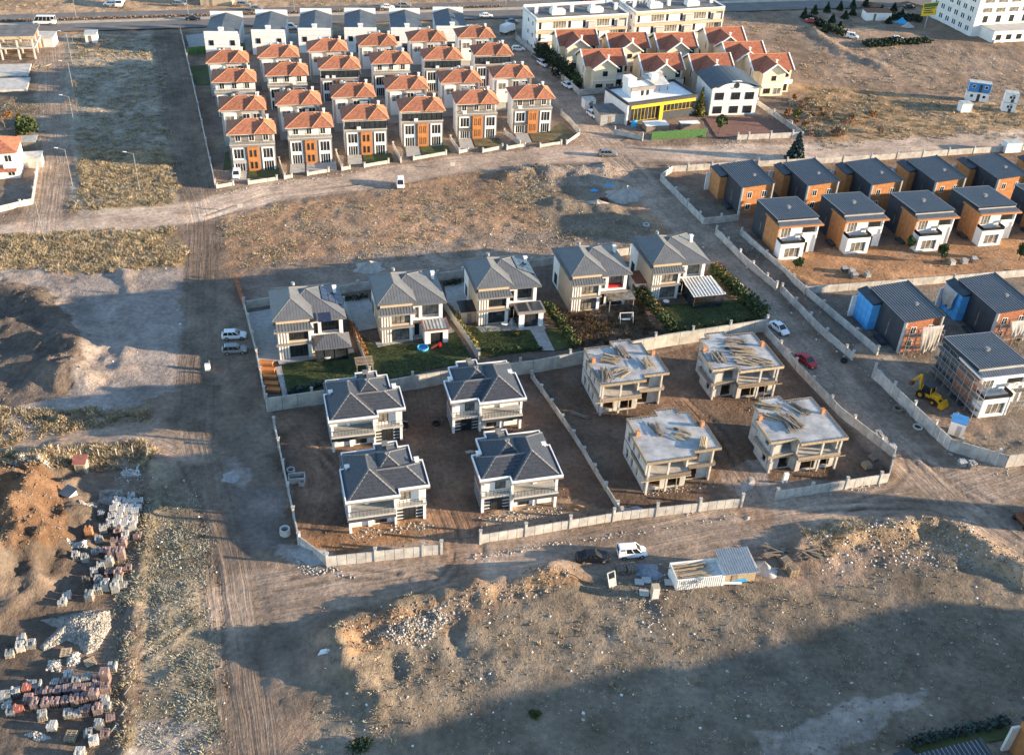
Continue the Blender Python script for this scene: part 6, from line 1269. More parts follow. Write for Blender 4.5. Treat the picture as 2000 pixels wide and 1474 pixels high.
rb = MB(); A, B, Cc, Dd = Vector((-.2, -.3, 2.3)), Vector((4.6, -.3, 2.3)), Vector((4.4, 4.0, 2.75)), Vector((-.2, 4.0, 2.75)); rb.slab(A, B, Cc, Dd, .06); ro = rb.build('roof', 'pale_metal_roof', t); sb = MB(); seam_faces(sb, [(A, B, Cc, Dd)], .33, .1, .06); sb.build('roof_ribs', 'galvanised', ro)
MB().box(1.0, 1.8, -.05, -.003, 0, 1.9).build('door', 'weathered_timber', t)
for u, v, r_, h_, mt_, lb in ((1440, 1140, .35, 2.0, 'blue_plastic', 'rolled blue sheets lying along the tin shed'), (1426, 1145, .2, 2.8, 'white_panel', 'white pipes lying along the tin shed')): q = gat(u, v); tag(MB().cyl((-h_ / 2, 0, r_), (h_ / 2, .2, r_), r_, n=10).build('sheet_roll', mt_, None, q), lb, 'roll')

# scaffolding --------------------------------------------------------
def scaffold(label, origin, rz, L, D, Hh, bays, lifts, group='scaffolding'):
    t = thing('scaffolding', label, 'scaffolding', origin, rz, group)
    for i in range(bays + 1):
        for y in (0, D): MB().cyl((L * i / bays, y, -.2), (L * i / bays, y, Hh), .05, n=5).build('standard', 'scaffold_metal', t)
    for k in range(1, lifts + 1):
        z = Hh * k / lifts - .9
        for y in (0, D): MB().bar((0, y, z), (L, y, z), .06, .06).build('ledger', 'scaffold_metal', t); MB().bar((0, y, z + .9), (L, y, z + .9), .06, .06).build('guard_rail', 'scaffold_metal', t)
        MB().box(0, L, .1, D - .1, z + .04, z + .09).build('deck', 'weathered_timber', t)
    for i in range(bays): MB().bar((L * i / bays, 0, .2), (L * (i + 1) / bays, 0, Hh - .6), .04, .04).build('brace', 'scaffold_metal', t)
def hl_(o, x, y, rz): c, s = math.cos(rz), math.sin(rz); return (o[0] + x * c - y * s, o[1] + x * s + y * c, 0)
hc = tuple(house_c.location); scaffold('scaffolding along the brick side of the unfinished house by the backhoe', hl_(hc, -1.3, 13, QR), QR - R(90), 13, 1.1, 6.6, 6, 3); scaffold('scaffolding across the front of the unfinished house by the backhoe', hl_(hc, 5.4, -.2, QR), QR, 5, 1.1, 5.4, 3, 2)
ha = off(1770, 630, 6.45, 0, .15, QR); scaffold('scaffolding on the front of the blue wrapped unfinished house', hl_(ha, .2, -1.6, QR), QR, 7, 1.0, 5.0, 4, 2)
hb_ = off(1950, 612, 6.45, 0, .15, QR); scaffold('scaffolding on the front of the right edge unfinished house', hl_(hb_, .2, -1.6, QR), QR, 7, 1.0, 5.0, 4, 2)
def drape(label, origin, rz, W, z0, z1, mt='plastic_sheet', amp=.14, name='plastic_sheet', cat='sheet'):
    mb = MB(); n, k = 22, 10
    for j in range(k + 1):
        for i in range(n + 1):
            f = j / k; x = W * (i / n - .5) * (1 - .25 * f + .06 * math.sin(f * 5 + i)) + W / 2; y = -.1 - amp * (1 + math.sin(i * .55 + f * 3.1) * .6 + .5 * math.sin(i * 1.7 - f * 4)) * f - .25 * math.sin(math.pi * f)
            mb.v.append((x, y, z1 + (z0 - z1) * f + .35 * math.sin(i * .6 + 1) * f * f))
    for j in range(k):
        for i in range(n): a = j * (n + 1) + i; mb.f.append((a, a + 1, a + n + 2, a + n + 1))
    o = mb.build(name, mt, None, origin, smooth=True); o.rotation_euler.z = rz; m2 = o.modifiers.new('thickness', 'SOLIDIFY'); m2.thickness = .02; return tag(o, label, cat)
drape('translucent sheet draped over the front of the blue wrapped house', hl_(ha, 2.3, -1.7, QR), QR, 4.2, 1.0, 6.3); drape('translucent sheet draped over the front of the right edge house', hl_(hb_, 1.8, -1.7, QR), QR, 4.6, 2.4, 5.6); drape('torn clear sheet over the blue wrapping at the right edge', hl_(hb_, -1.72, 13.0, QR), QR - R(90), 4.0, 1.4, 5.3, amp=.1)

for i, (u, v, W_, D_) in enumerate([(1262, 258, 6.0, 3.6), (1330, 254, 5.0, 2.2)]):
    p = at(u, v); t = thing('covered_stack', ['long sheeted stack behind the green site fence', 'short sheeted stack right of it behind the green site fence'][i], 'stack', (p.x, p.y, 0), R(14)); MB().box(0, W_, 0, D_, -.1, 1.5).build('stack', 'weathered_timber', t)
    for k in range(5): MB().box(-.1, W_ + .1, k * D_ / 5 + .03, (k + 1) * D_ / 5 - .03, 1.5, 1.56 + .03 * (k % 2)).build('sheet', 'white_panel', t)
for u, v, lb in ((1238, 247, 'blue water tank beside the showroom corner'),): p = at(u, v); t = thing('water_tank', lb, 'tank', (p.x, p.y, 0)); MB().cyl((0, 0, 0), (0, 0, 1.4), .8, .8, 14).build('tank', 'blue_plastic', t); MB().cyl((0, 0, 1.4), (0, 0, 1.65), .8, .25, 14).build('lid', 'blue_plastic', t)
# ------------------------------------------------------------------ unseen blocks of flats, added outside the right edge to shade the foreground
def tall_block(label, x, y, rz, L, D, Hh):
    t = thing('added_shade_block', label, 'apartments', (x, y, 0), rz); MB().box(0, L, 0, D, -.5, Hh).build('wall', 'beige_plaster', t); MB().box(-.2, L + .2, -.2, D + .2, Hh, Hh + .6).build('parapet', 'white_trim', t)
    for k in range(int(Hh / 3.1)):
        for j in range(int(L / 4)): window(t, 1 + j * 4, -.003, .9 + k * 3.1, 1.8, 1.5, 2)
        window(t, -.003, D * .3, .9 + k * 3.1, 1.6, 1.5, 2, face='left'); window(t, -.003, D * .65, .9 + k * 3.1, 1.6, 1.5, 2, face='left')
for k_, (d_, l_, h_) in enumerate(((0, 22, 16.8), (23.5, 20, 17.1), (45, 18, 16.7), (64.5, 20, 17.0))):
    tall_block(['left', 'second', 'third', 'right'][k_] + ' shade casting beige block added in the unseen row beyond the bottom right corner', 80 + d_ * math.cos(R(19)), 52.0 + d_ * math.sin(R(19)), R(19), l_, 11.4 + .5 * (k_ % 2), h_)
tall_block('short unseen beige block added beyond the right edge to cast shade', 97, 109.3, R(2), 14, 4.2, 11.5)
copy_tree(mbk, off(1790, 1474, 6.45, 0, -12.2, QR), QR, 'dark modern house whose ribbed roof shows at the bottom right corner', SHB)
copy_tree(mbk, off(1996, 1400, 5.6, 1.8, -13.3, QR), QR, 'dark modern house cut by the lower right frame edge', SHB)
sheet('lawn', [(1765, 1456), (1955, 1416), (1990, 1440), (1800, 1474)], .3, 'lawn_green')

# ------------------------------------------------------------------ heaps
def heap(label, u, v, rx, ry, h, mt, rz=0, name='sand_heap', cat='heap'):
    mb = MB(); n, k = 30, 9; sd_ = random.uniform(0, 100); p = gat(u, v); xy = []
    for j in range(k + 1):
        for i in range(n):
            a = 2 * math.pi * i / n; f = j / k; w_ = 1 + .22 * math.sin(a * 2 + sd_) + .12 * math.sin(a * 5 + sd_ * 2); r_ = f * w_
            x, y = rx * r_ * math.cos(a), ry * r_ * math.sin(a); xy.append((x, y)); z = h * (1 - f) ** 1.15 * (1 + .12 * math.sin(a * 3 + sd_)) - .25 * f
            mb.v.append((x, y, z + random.uniform(-.05, .05) * h * .6))
    for j in range(k):
        for i in range(n): a = j * n + i; b = j * n + (i + 1) % n; mb.f.append((a, a + n, b + n, b))
    o = mb.build(name, mt, None, p, smooth=True); o.rotation_euler.z = R(rz); return tag(o, label, cat)
heap('large smooth grey sand heap at the corner of the middle field', 1222, 385, 4.6, 3.2, 2.6, 'sand_heap', 20); heap('smaller sand heap leaning on the large grey one', 1205, 382, 3.6, 2.6, 2.0, 'sand_heap', 0)
heap('pale sand heap behind the second villa', 722, 524, 4.0, 2.6, 1.5, 'sand_heap', 10); heap('low pale heap in the scrub of the middle field', 1166, 404, 3.0, 1.8, .9, 'sand_heap', 5); heap('low pale spill beside the left track', 452, 930, 2.6, 1.8, .5, 'gravel_heap', 30)
heap('cone of gravel outside the corner of the left plot', 610, 1085, 3.4, 2.2, .8, 'gravel_heap', -20); heap('grey sand spill inside the shell plot', 1232, 998, 3.0, 1.8, .6, 'gravel_heap', 10, 'spill'); heap('brown soil heap in the front tiled house plot', 1125, 990, 2.6, 1.4, .5, 'brown_soil', 20, 'soil_heap')
heap('flat pale mortar spill between the tiled houses', 918, 882, 1.9, .9, .15, 'sand_heap', 0, 'spill'); heap('yellow soil heap beside the nursery debris', 1460, 1010, 1.2, .8, .2, 'sand_heap', 0, 'spill'); heap('pale spill at the shell plot gate', 1462, 945, 4.5, 2.2, .18, 'sand_heap', 70, 'spill')
for u, v, rx, h, lb in ((1265, 1118, 1.6, .8, 'blue grey tarpaulin lying behind the louvred cabinet'), (1490, 1112, 1.7, 1.5, 'grey tarpaulin pitched over a heap beside the tin shed')): heap(lb, u, v, rx * 1.5, rx, h, 'grey_tarp' if u < 1300 else 'plastic_sheet', 0, 'tarpaulin', 'tarpaulin')
heap('blue tarpaulin mound in the plant nursery', 1760, 45, 2.6, 1.8, 1.8, 'blue_plastic', 0, 'tarpaulin', 'tarpaulin'); heap('white tarpaulin mound in the plant nursery', 1772, 53, 2.6, 1.6, 1.6, 'plastic_sheet', 0, 'tarpaulin', 'tarpaulin'); heap('white wrapped bundle below the middle villa terrace', 1000, 632, 1.2, 1.0, 1.2, 'plastic_sheet', 0, 'bundle', 'bundle')
for u, v, lb in ((1160, 372, 'left blue sacking in the middle field debris'), (1190, 362, 'right blue sacking in the middle field debris')): heap(lb, u, v, 1.7, .8, .5, 'blue_plastic', 0, 'blue_sacking', 'sacking')
heap('bags of pale rubbish beside the near left berm', 640, 1288, .9, .8, .5, 'litter_white', 0, 'rubbish_bags', 'rubbish'); heap('tan lifting bag behind the blue roofed hut', 1868, 812, 1.5, 1.0, .9, 'plastic_sheet', 0, 'rubbish_bags', 'rubbish')

# ------------------------------------------------------------------ loose stones, clods, litter and grass: uncountable
def raw_mesh(name, co, tri, mt, smooth=False):
    me = bpy.data.meshes.new(name); me.vertices.add(len(co)); me.vertices.foreach_set('co', co.astype(np.float32).ravel()); me.loops.add(tri.size); me.loops.foreach_set('vertex_index', tri.astype(np.int32).ravel())
    me.polygons.add(len(tri)); me.polygons.foreach_set('loop_start', np.arange(0, tri.size, 3, dtype=np.int32)); me.update(calc_edges=True); me.materials.append(M[mt]); return me
OCT = np.array([(1, 0, 0), (0, 1, 0), (-1, 0, 0), (0, -1, 0), (0, 0, 1), (0, 0, -1)], float)
OTRI = np.array([(0, 1, 4), (1, 2, 4), (2, 3, 4), (3, 0, 4), (1, 0, 5), (2, 1, 5), (3, 2, 5), (0, 3, 5)])
def stones(pos, size, flat=.6):
    n = len(pos); a = rng.random(n) * 6.283; c, s = np.cos(a), np.sin(a); v = OCT[None] * (.55 + .9 * rng.random((n, 6, 1))) * np.stack([np.ones(n), .5 + .6 * rng.random(n), flat * (.5 + .8 * rng.random(n))], -1)[:, None] * size[:, None, None]
    x = v[..., 0] * c[:, None] - v[..., 1] * s[:, None]; y = v[..., 0] * s[:, None] + v[..., 1] * c[:, None]
    return (np.stack([x, y, v[..., 2]], -1) + pos[:, None]).reshape(-1, 3), (OTRI[None] + 6 * np.arange(n)[:, None, None]).reshape(-1, 3)
def sample(polys):
    out = []
    for pts, n in polys:
        q = P2(pts); lo, hi = q.min(0), q.max(0); got = np.zeros((0, 2)); tries = 0
        while len(got) < n and tries < 60: c = lo + (hi - lo) * rng.random((n * 2, 2)); got = np.concatenate([got, c[inside(c[:, 0], c[:, 1], q)]]); tries += 1
        out.append(got[:n])
    return np.concatenate(out)
def clump(xy, s, thr):
    return xy[(fnoise(xy[:, 0], xy[:, 1], s, 3) + .18 * rng.standard_normal(len(xy))) > thr]
def ground_pts(xy): return np.column_stack([xy, hfun(xy[:, 0], xy[:, 1])])
def scatter_stones(name, label, polys, mt, s0, s1, thr=None, cs=6.):
    xy = sample(polys)
    if thr is not None: xy = clump(xy, cs, thr)
    sz = s0 + (s1 - s0) * rng.random(len(xy)) ** 2.5; co, tr = stones(ground_pts(xy), sz); stuff(link(name, raw_mesh(name, co, tr, mt)), label)
ALL = [(-80, 60), (2080, 20), (2080, 1500), (-80, 1500)]
BF = [(640, 1190), (1090, 1125), (1560, 1110), (2060, 1040), (2060, 1500), (560, 1500), (640, 1330)]
scatter_stones('clods', 'clods of earth over the waste ground', [(BF, 4200), ([(430, 430), (960, 335), (1290, 430), (1340, 470), (700, 530), (440, 560)], 3500), ([(-60, 560), (170, 560), (200, 760), (-60, 830)], 1500), ([(240, 1000), (420, 1000), (460, 1474), (200, 1474)], 1800), ([(530, 830), (1740, 640), (1740, 940), (640, 1100)], 4000), ([(1560, 150), (2060, 150), (2060, 280), (1600, 290)], 900), ([(650, 1240), (800, 1190), (1085, 1120), (1120, 1140), (800, 1240), (690, 1290)], 2500), ([(0, 930), (130, 960), (130, 1080), (0, 1140)], 2200), ([(1560, 1050), (1860, 1015), (2000, 1110), (1990, 1150), (1830, 1060), (1640, 1085)], 1800)], 'dirt_clod', .06, .26, -.05)
scatter_stones('rubble', 'broken stone and concrete crumbs', [([(730, 1240), (860, 1190), (880, 1215), (820, 1270), (760, 1260)], 700), ([(640, 1230), (1100, 1130), (1120, 1150), (700, 1270)], 500), ([(1240, 1160), (1290, 1170), (1300, 1230), (1250, 1225)], 90), ([(1640, 1040), (1860, 1015), (1980, 1110), (1840, 1120), (1640, 1090)], 700), ([(990, 335), (1200, 325), (1240, 350), (1010, 370)], 700), ([(1100, 425), (1330, 430), (1340, 470), (1120, 470)], 300), ([(560, 1080), (650, 1105), (700, 1128), (590, 1120)], 350), ([(900, 1085), (1260, 1030), (1440, 1000), (1440, 1010), (930, 1095)], 260), ([(1320, 985), (1520, 965), (1750, 935), (1740, 950), (1340, 1005)], 260), ([(680, 1036), (840, 1015), (850, 1030), (690, 1055)], 260), ([(930, 1005), (1100, 985), (1100, 1005), (940, 1030)], 260), ([(1250, 955), (1400, 940), (1400, 950), (1260, 970)], 200), ([(420, 372), (760, 322), (760, 330), (430, 380)], 300), ([(1390, 275), (1460, 270), (1460, 290), (1400, 292)], 250), ([(230, 915), (290, 900), (280, 940), (220, 950)], 200), (BF, 250), ([(1700, 110), (1760, 100), (1750, 140), (1710, 135)], 300), ([(1800, 90), (1960, 110), (1930, 140), (1780, 125)], 420), ([(1500, 440), (1560, 530), (1720, 690), (1660, 700), (1500, 560), (1400, 460)], 260), ([(1700, 760), (1960, 900), (2000, 930), (1900, 925), (1720, 790)], 200), ([(1640, 680), (1760, 720), (1820, 750), (1700, 740)], 120)], 'rubble_stone', .05, .28)
scatter_stones('litter', 'scraps of white plastic and paper', [(BF, 190), ([(1560, 1030), (1900, 1015), (1960, 1100), (1600, 1120)], 300), ([(430, 430), (1290, 380), (1340, 470), (440, 580)], 160), ([(1280, 400), (1420, 440), (1700, 740), (1640, 740)], 120), ([(1600, 60), (2000, 100), (2000, 150), (1650, 140)], 160), ([(290, 880), (420, 960), (460, 1474), (260, 1474)], 70), ([(0, 60), (330, 60), (360, 760), (0, 760)], 120), ([(730, 1230), (870, 1185), (880, 1210), (760, 1260)], 120), ([(1560, 560), (2000, 560), (2000, 700), (1700, 720)], 60), ([(1200, 1100), (1320, 1100), (1320, 1180), (1200, 1180)], 60)], 'litter_white', .05, .28)
# rubble heaps with stones piled on one another
def stone_heap(name, label, polys, mt, s0, s1, h, jit=.35):
    for pts, n in polys:
        q = P2(pts); xy = sample([(pts, n)]); d = np.min([pdist(xy[:, 0], xy[:, 1], np.vstack([q, q[:1]]))[0]], 0); g = ground_pts(xy); g[:, 2] += np.minimum(d * .55, h) * (.75 + jit * rng.random(n)) * (1 + .8 * fnoise(xy[:, 0], xy[:, 1], 2., 2))
        co, tr = stones(g, s0 + (s1 - s0) * rng.random(n), .9); stuff(link(name, raw_mesh(name, co, tr, mt)), label)
stone_heap('stone_heap', 'large heap of broken white blocks in the pallet yard', [([L2(330, 360), L2(560, 330), L2(700, 290), L2(890, 280), L2(900, 420), L2(790, 600), L2(700, 640), L2(640, 560), L2(540, 520), L2(360, 610), L2(320, 580), L2(480, 420)], 7500)], 'rubble_stone', .07, .20, 1.6)
stone_heap('stone_heap', 'loose pale block rubble above the white pallet cluster', [([L1(880, 620), L1(1060, 600), L1(1100, 680), L1(960, 760), L1(860, 720)], 1100), ([L1(700, 760), L1(860, 740), L1(850, 800), L1(720, 800)], 420)], 'rubble_stone', .07, .22, .7)
stone_heap('stone_heap', 'pale stones between the pallets', [([L1(600, 1100), L1(770, 1090), L1(770, 1150), L1(640, 1150)], 240), ([L2(560, 640), L2(640, 620), L2(650, 720), L2(540, 740)], 240), ([L2(400, 690), L2(500, 690), L2(490, 780), L2(380, 770)], 240), ([L2(200, 1290), L2(280, 1260), L2(420, 1320), L2(300, 1340)], 160), ([L1(0, 460), L1(480, 440), L1(480, 500), L1(0, 500)], 500)], 'white_block', .07, .2, .4)
# dry grass, scrub
def tufts(name, label, polys, mt, h0, h1, blades=7, thr=None, cs=6., wd=.16, spread=.32):
    xy = sample(polys)
    if thr is not None: xy = clump(xy, cs, thr)
    xy = xy + 7 * np.column_stack([fnoise(xy[:, 0], xy[:, 1], 9., 3), fnoise(xy[:, 0] + 40, xy[:, 1], 9., 3)])
    g = ground_pts(xy); n = len(g); b = blades; hh = (h0 + (h1 - h0) * rng.random((n, 1)) ** 1.5) * (.6 + .6 * rng.random((n, b))); a = rng.random((n, b)) * 6.283; r_ = spread * np.sqrt(rng.random((n, b))); bx_ = g[:, None, 0] + r_ * np.cos(a); by = g[:, None, 1] + r_ * np.sin(a)
    t = rng.random((n, b)) * 6.283; wx, wy = wd * np.cos(t) * (.5 + rng.random((n, b))), wd * np.sin(t) * (.5 + rng.random((n, b))); lx, ly = r_ * np.cos(a) * 1.1 + .25 * hh * rng.standard_normal((n, b)), r_ * np.sin(a) * 1.1 + .25 * hh * rng.standard_normal((n, b)); z = g[:, None, 2] + 0 * a
    v = np.stack([np.stack([bx_ - wx, by - wy, z - .05], -1), np.stack([bx_ + wx, by + wy, z - .05], -1), np.stack([bx_ + lx, by + ly, z + hh], -1)], 2).reshape(-1, 3); stuff(link(name, raw_mesh(name, v, np.arange(len(v)).reshape(-1, 3), mt)), label)
FL = [(135, 75), (300, 70), (345, 300), (345, 405), (150, 410)]
tufts('dry_grass', 'pale dry grass clumps in the left fields', [([(150, 300), (338, 290), (340, 400), (165, 408)], 2600), ([(-60, 465), (330, 442), (365, 480), (355, 528), (-60, 532)], 5200), (FL, 2200), ([(-60, 800), (100, 800), (280, 800), (280, 826), (60, 850), (-60, 860)], 1500), ([(-60, 872), (280, 872), (290, 925), (-60, 930)], 1900)], 'dry_grass', .2, .6, 15, -.05, 5., .085, .42)
tufts('dry_grass', 'dry grass of the middle field', [([(990, 335), (1080, 330), (1070, 400), (980, 400)], 900), ([(430, 430), (960, 335), (1080, 440), (1340, 470), (1060, 490), (700, 510), (450, 520)], 4200), ([(430, 440), (560, 400), (560, 470), (450, 480)], 900)], 'dry_grass', .08, .32, 12, 0.03, 5., .08, .42)
tufts('dry_grass', 'dry grass on the slopes at the upper right', [([(1560, 160), (1760, 185), (2060, 210), (2060, 262), (1600, 288)], 2200), ([(1420, 30), (1620, 60), (1900, 130), (2060, 170), (2060, 205), (1560, 150), (1420, 120)], 900), ([(-60, 2), (2060, -40), (2060, -15), (-60, 24)], 900)], 'dry_grass', .15, .5, 12, 0.0, 6., .12, .5)
tufts('scrub', 'grey green weeds across the left fields', [(FL, 6500), ([(-60, 200), (75, 190), (80, 300), (-60, 330)], 900), ([(240, 1000), (300, 890), (410, 980), (445, 1474), (215, 1474)], 3200)], 'scrub_grass', .06, .28, 12, -.02, 7., .09, .45)
tufts('scrub', 'low weeds over the near waste ground', [(BF, 2800), ([(1720, 500), (2060, 480), (2060, 535), (1600, 560)], 350), ([(1440, 460), (1700, 690), (1660, 700), (1420, 470)], 500), ([(1860, 860), (2060, 840), (2060, 900), (1960, 900)], 400)], 'scrub_grass', .05, .22, 9, .02, 6., .07, .32)
tufts('weeds', 'rank dead weeds in the overgrown fourth villa garden', [([(1070, 610), (1235, 590), (1310, 655), (1140, 688)], 1500)], 'dead_weed', .2, .7, 12, -.08, 4., .07, .4)
tufts('dry_grass', 'dry tufts along the pallet yard edge', [([(290, 890), (305, 960), (262, 1200), (245, 1474), (212, 1474), (235, 1200), (272, 960)], 900), (BF, 900), ([(1580, 1050), (1700, 1035), (1700, 1060), (1600, 1090)], 350)], 'dry_grass', .1, .36, 12, .02, 5., .07, .35)

# ------------------------------------------------------------------ trees, hedges, shrubs
def leaf_cloud(c, size):
    """quads of leaf clumps at points c"""
    n = len(c); u = rng.standard_normal((n, 3)); u /= np.linalg.norm(u, axis=1)[:, None]; w_ = np.cross(u, rng.standard_normal((n, 3))); w_ /= np.linalg.norm(w_, axis=1)[:, None]; s = size * (.6 + .8 * rng.random((n, 1)))
    v = np.stack([c - u * s, c + w_ * s * .7, c + u * s, c - w_ * s * .7], 1).reshape(-1, 3); b = 4 * np.arange(n)[:, None]; return v, np.concatenate([b + [0, 1, 2], b + [0, 2, 3]])
def cone_pts(n, r, h, z0=.3): t = rng.random(n) ** 1.6; lay = np.floor(t * 9) / 9 * .5 + t * .5; a = rng.random(n) * 6.283; rr = r * (1 - lay) * (.45 + .6 * rng.random(n) ** .5) * (1 + .18 * np.sin(a * 5 + lay * 20)); return np.column_stack([rr * np.cos(a), rr * np.sin(a), z0 + t * (h - z0) - .15 * rr])
def ball_pts(n, rx, ry, rz, z, k=14):
    d = rng.standard_normal((k, 3)); d /= np.linalg.norm(d, axis=1)[:, None]; cen = d * np.array([rx, ry, rz]) * .62 * rng.random((k, 1)) ** .4; i = rng.integers(0, k, n); o = rng.standard_normal((n, 3)); o /= np.linalg.norm(o, axis=1)[:, None]; o *= (.55 + .45 * rng.random((n, 1))) * np.array([rx, ry, rz]) * .45; return cen[i] + o + [0, 0, z]
def tree(label, u, v, h, r, kind, mt, n=700, leaf=.28, name=None, group=None):
    p = gat(u, v); nm = name or {'cone': 'conifer_tree', 'ball': 'broadleaf_tree', 'shrub': 'shrub'}[kind]; t = thing(nm, label, 'tree' if kind != 'shrub' else 'shrub', p, 0, group)
    if kind == 'cone': pts = cone_pts(n, r, h)
    elif kind == 'ball': pts = ball_pts(n, r, r, h * .36, h * .62)
    else: pts = ball_pts(n, r, r, h * .5, h * .5, 8); pts = pts[pts[:, 2] > .02]
    vv, tt = leaf_cloud(pts, leaf); link('crown', raw_mesh('crown', vv, tt, mt), t); MB().cyl((0, 0, -.2), (0, 0, h * (.9 if kind == 'cone' else .6)), max(.06, h * .022), .03, 6).build('trunk', 'bark', t); return t
def hedge(label, a, b, wd, h, mt, n, leaf=.22, name='hedge', uneven=.3):
    A, B = at(*a), at(*b); L = (B - A).length; t = thing(name, label, 'hedge', (A.x, A.y, 0), math.atan2(B.y - A.y, B.x - A.x)); x = rng.random(n) * L; top = h * (1 - uneven * .5 + uneven * (np.sin(x * 4.1) * .5 + fnoise(x, x * 0 + 3, 1.5, 2))); y = (rng.random(n) - .5) * wd * (1.2 - .4 * rng.random(n)); z = rng.random(n) ** .6 * top
    vv, tt = leaf_cloud(np.column_stack([x, y, z + .05]), leaf); link('foliage', raw_mesh('foliage', vv, tt, mt), t)
    st = MB()
    for k in range(max(2, int(L / 1.1))): st.cyl((.4 + k * 1.1, 0, -.1), (.4 + k * 1.1, 0, h * .7), .05, .03, 5)
    stuff(st.build('stems', 'bark', t)); return t
def bare_tree(label, u, v, h, mt='bare_twig', seed=1, name='bare_tree', spread=.55):
    rr = random.Random(seed); mb = MB(); p = gat(u, v)
    def grow(q, d, l, r_, dep):
        e = q + d * l; mb.cyl(q, e, r_, r_ * .65, 4 if dep < 4 else 5, False)
        if dep == 0: return
        for k in range(3 if dep > 1 else 4): nd = (d + Vector((rr.uniform(-1, 1), rr.uniform(-1, 1), rr.uniform(-.3, .7))) * spread * 1.5).normalized(); grow(q + d * l * rr.uniform(.6, 1), nd, l * rr.uniform(.55, .8), r_ * .6, dep - 1)
    grow(Vector((0, 0, -.1)), Vector((0, 0, 1)), h * .34, h * .02, 4); t = thing(name, label, 'tree', p, 0); mb.build('branches', mt, t); return t
tree('blue spruce standing alone on the far dirt road verge', 1552, 312, 7.0, 2.3, 'cone', 'leaf_blue', 1500, .34)
tree('bushy green pine among the left edge gardens', 60, 278, 7.0, 2.8, 'ball', 'leaf_green', 1500, .34); tree('small yellowing pine beside the bushy one at the left edge', 44, 262, 5.5, 1.4, 'cone', 'leaf_yellow', 500, .3)
for u, v, h, sd_, lb in ((152, 226, 6.0, 3, 'large bare tree beside the left street lamps'), (190, 112, 5.0, 5, 'bare tree near the shed by the highway'), (143, 85, 4.5, 8, 'reddish bare tree near the highway'), (150, 178, 4.0, 11, 'thin bare tree between the left street lamps'), (1476, 612, 3.6, 14, 'bare ornamental tree at the foot of the rightmost villa hedge'), (30, 210, 4.0, 17, 'bare shrub tree in the left edge garden'), (10, 250, 4.0, 21, 'bare tree at the very left edge'), (34, 320, 4.0, 25, 'bare tree above the red roofed corner house'), (1555, 215, 4.5, 31, 'bare tree in the thicket right of the cream villas'), (1590, 240, 4.5, 33, 'bare tree low in the thicket'), (1640, 262, 4.2, 35, 'bare tree at the end of the thicket'), (1600, 205, 4.2, 37, 'bare tree high in the thicket'), (1530, 250, 3.6, 41, 'bare tree behind the garden wall corner'), (1688, 255, 3.4, 43, 'bare tree by the far road verge')): bare_tree(lb, u, v, h, 'bare_twig', sd_)
tree('green tree at the corner of the showroom yard', 1404, 262, 5.5, 1.9, 'ball', 'leaf_green', 900, .3); tree('yellowing poplar between showroom and barrel roofed villa', 1366, 225, 7.5, 1.4, 'cone', 'leaf_yellow', 800, .3); tree('golden shrub tree beside the garden wall end', 1553, 242, 4.5, 1.5, 'ball', 'leaf_yellow', 600, .28)
for u, v, h, r_, lb, mt in ((1556, 528, 3.2, 1.1, 'green tree before the first dark house bay', 'leaf_green'), (1774, 492, 4.0, 1.0, 'green tree at the left corner of the third white bay', 'leaf_green'), (1838, 512, 4.6, 1.3, 'staked tree in front of the third white bay', 'leaf_green'), (1990, 508, 4.4, 1.3, 'staked tree at the right edge before the dark houses', 'leaf_green')): tree(lb, u, v, h, r_, 'ball', mt, 700, .24)
hedge('tall dark hedge beside the lane of the cream villas', (1052, 112), (1112, 160), 3.2, 4.6, 'leaf_dark', 3200, .34); hedge('shorter olive hedge continuing the lane hedge', (1106, 150), (1130, 172), 2.4, 3.0, 'leaf_green', 900, .3)
hedge('thick hedge between rightmost villa and road', (1390, 535), (1492, 622), 2.4, 2.6, 'leaf_green', 3600, .22); hedge('yellowing crest along the rightmost villa hedge', (1388, 533), (1440, 575), 1.4, 3.0, 'leaf_yellow', 700, .2); hedge('mixed hedge between fourth and rightmost villa', (1242, 572), (1318, 656), 2.0, 2.2, 'leaf_green', 2400, .22); hedge('rusty shrubs in the hedge between fourth and rightmost villa', (1240, 570), (1290, 625), 1.6, 2.2, 'leaf_orange', 500, .18)
hedge('hedge with red tips between middle and fourth villa', (1068, 606), (1126, 684), 1.6, 2.3, 'leaf_green', 2000, .22); hedge('red tipped young growth on the hedge of the middle villa', (1074, 612), (1128, 684), 1.4, 2.5, 'leaf_orange', 320, .16); hedge('slim yellow green hedge between second and third villa', (874, 605), (934, 692), .8, 1.8, 'leaf_yellow', 1300, .18); hedge('orange hedge along the wall of the second villa', (686, 640), (716, 702), .7, 2.0, 'leaf_orange', 900, .16)
hedge('row of grey green shrubs at the foot of the first lawn', (562, 770), (640, 752), 1.0, 1.0, 'leaf_blue', 500, .18); hedge('low dark shrubs along the retaining wall of the first villa', (528, 790), (640, 772), .6, .8, 'leaf_dark', 600, .18); hedge('climber on the back wall of the villas left', (672, 590), (720, 584), .5, 1.3, 'leaf_dark', 300, .18); hedge('climber on the back wall of the villas right', (866, 560), (900, 556), .5, 1.3, 'leaf_dark', 300, .18)
hedge('shrubs in the bottom right garden', (1770, 1456), (1965, 1412), 1.2, 1.3, 'leaf_blue', 900, .2); hedge('thick green shrubs beside the gate of the middle villa', (958, 690), (1060, 684), .8, 1.0, 'leaf_green', 500, .16)
for k in range(13): f = k / 12; tree(f'small conifer, {(ORD + ("tenth", "eleventh", "twelfth", "thirteenth"))[k]} from the left along the rightmost villa lawn', 1322 + 165 * f, 655 - 30 * f, 1.7, .55, 'cone', 'leaf_yellow' if k % 3 == 0 else 'leaf_green', 130, .16, 'dwarf_conifer', 'small conifers along the lawn')
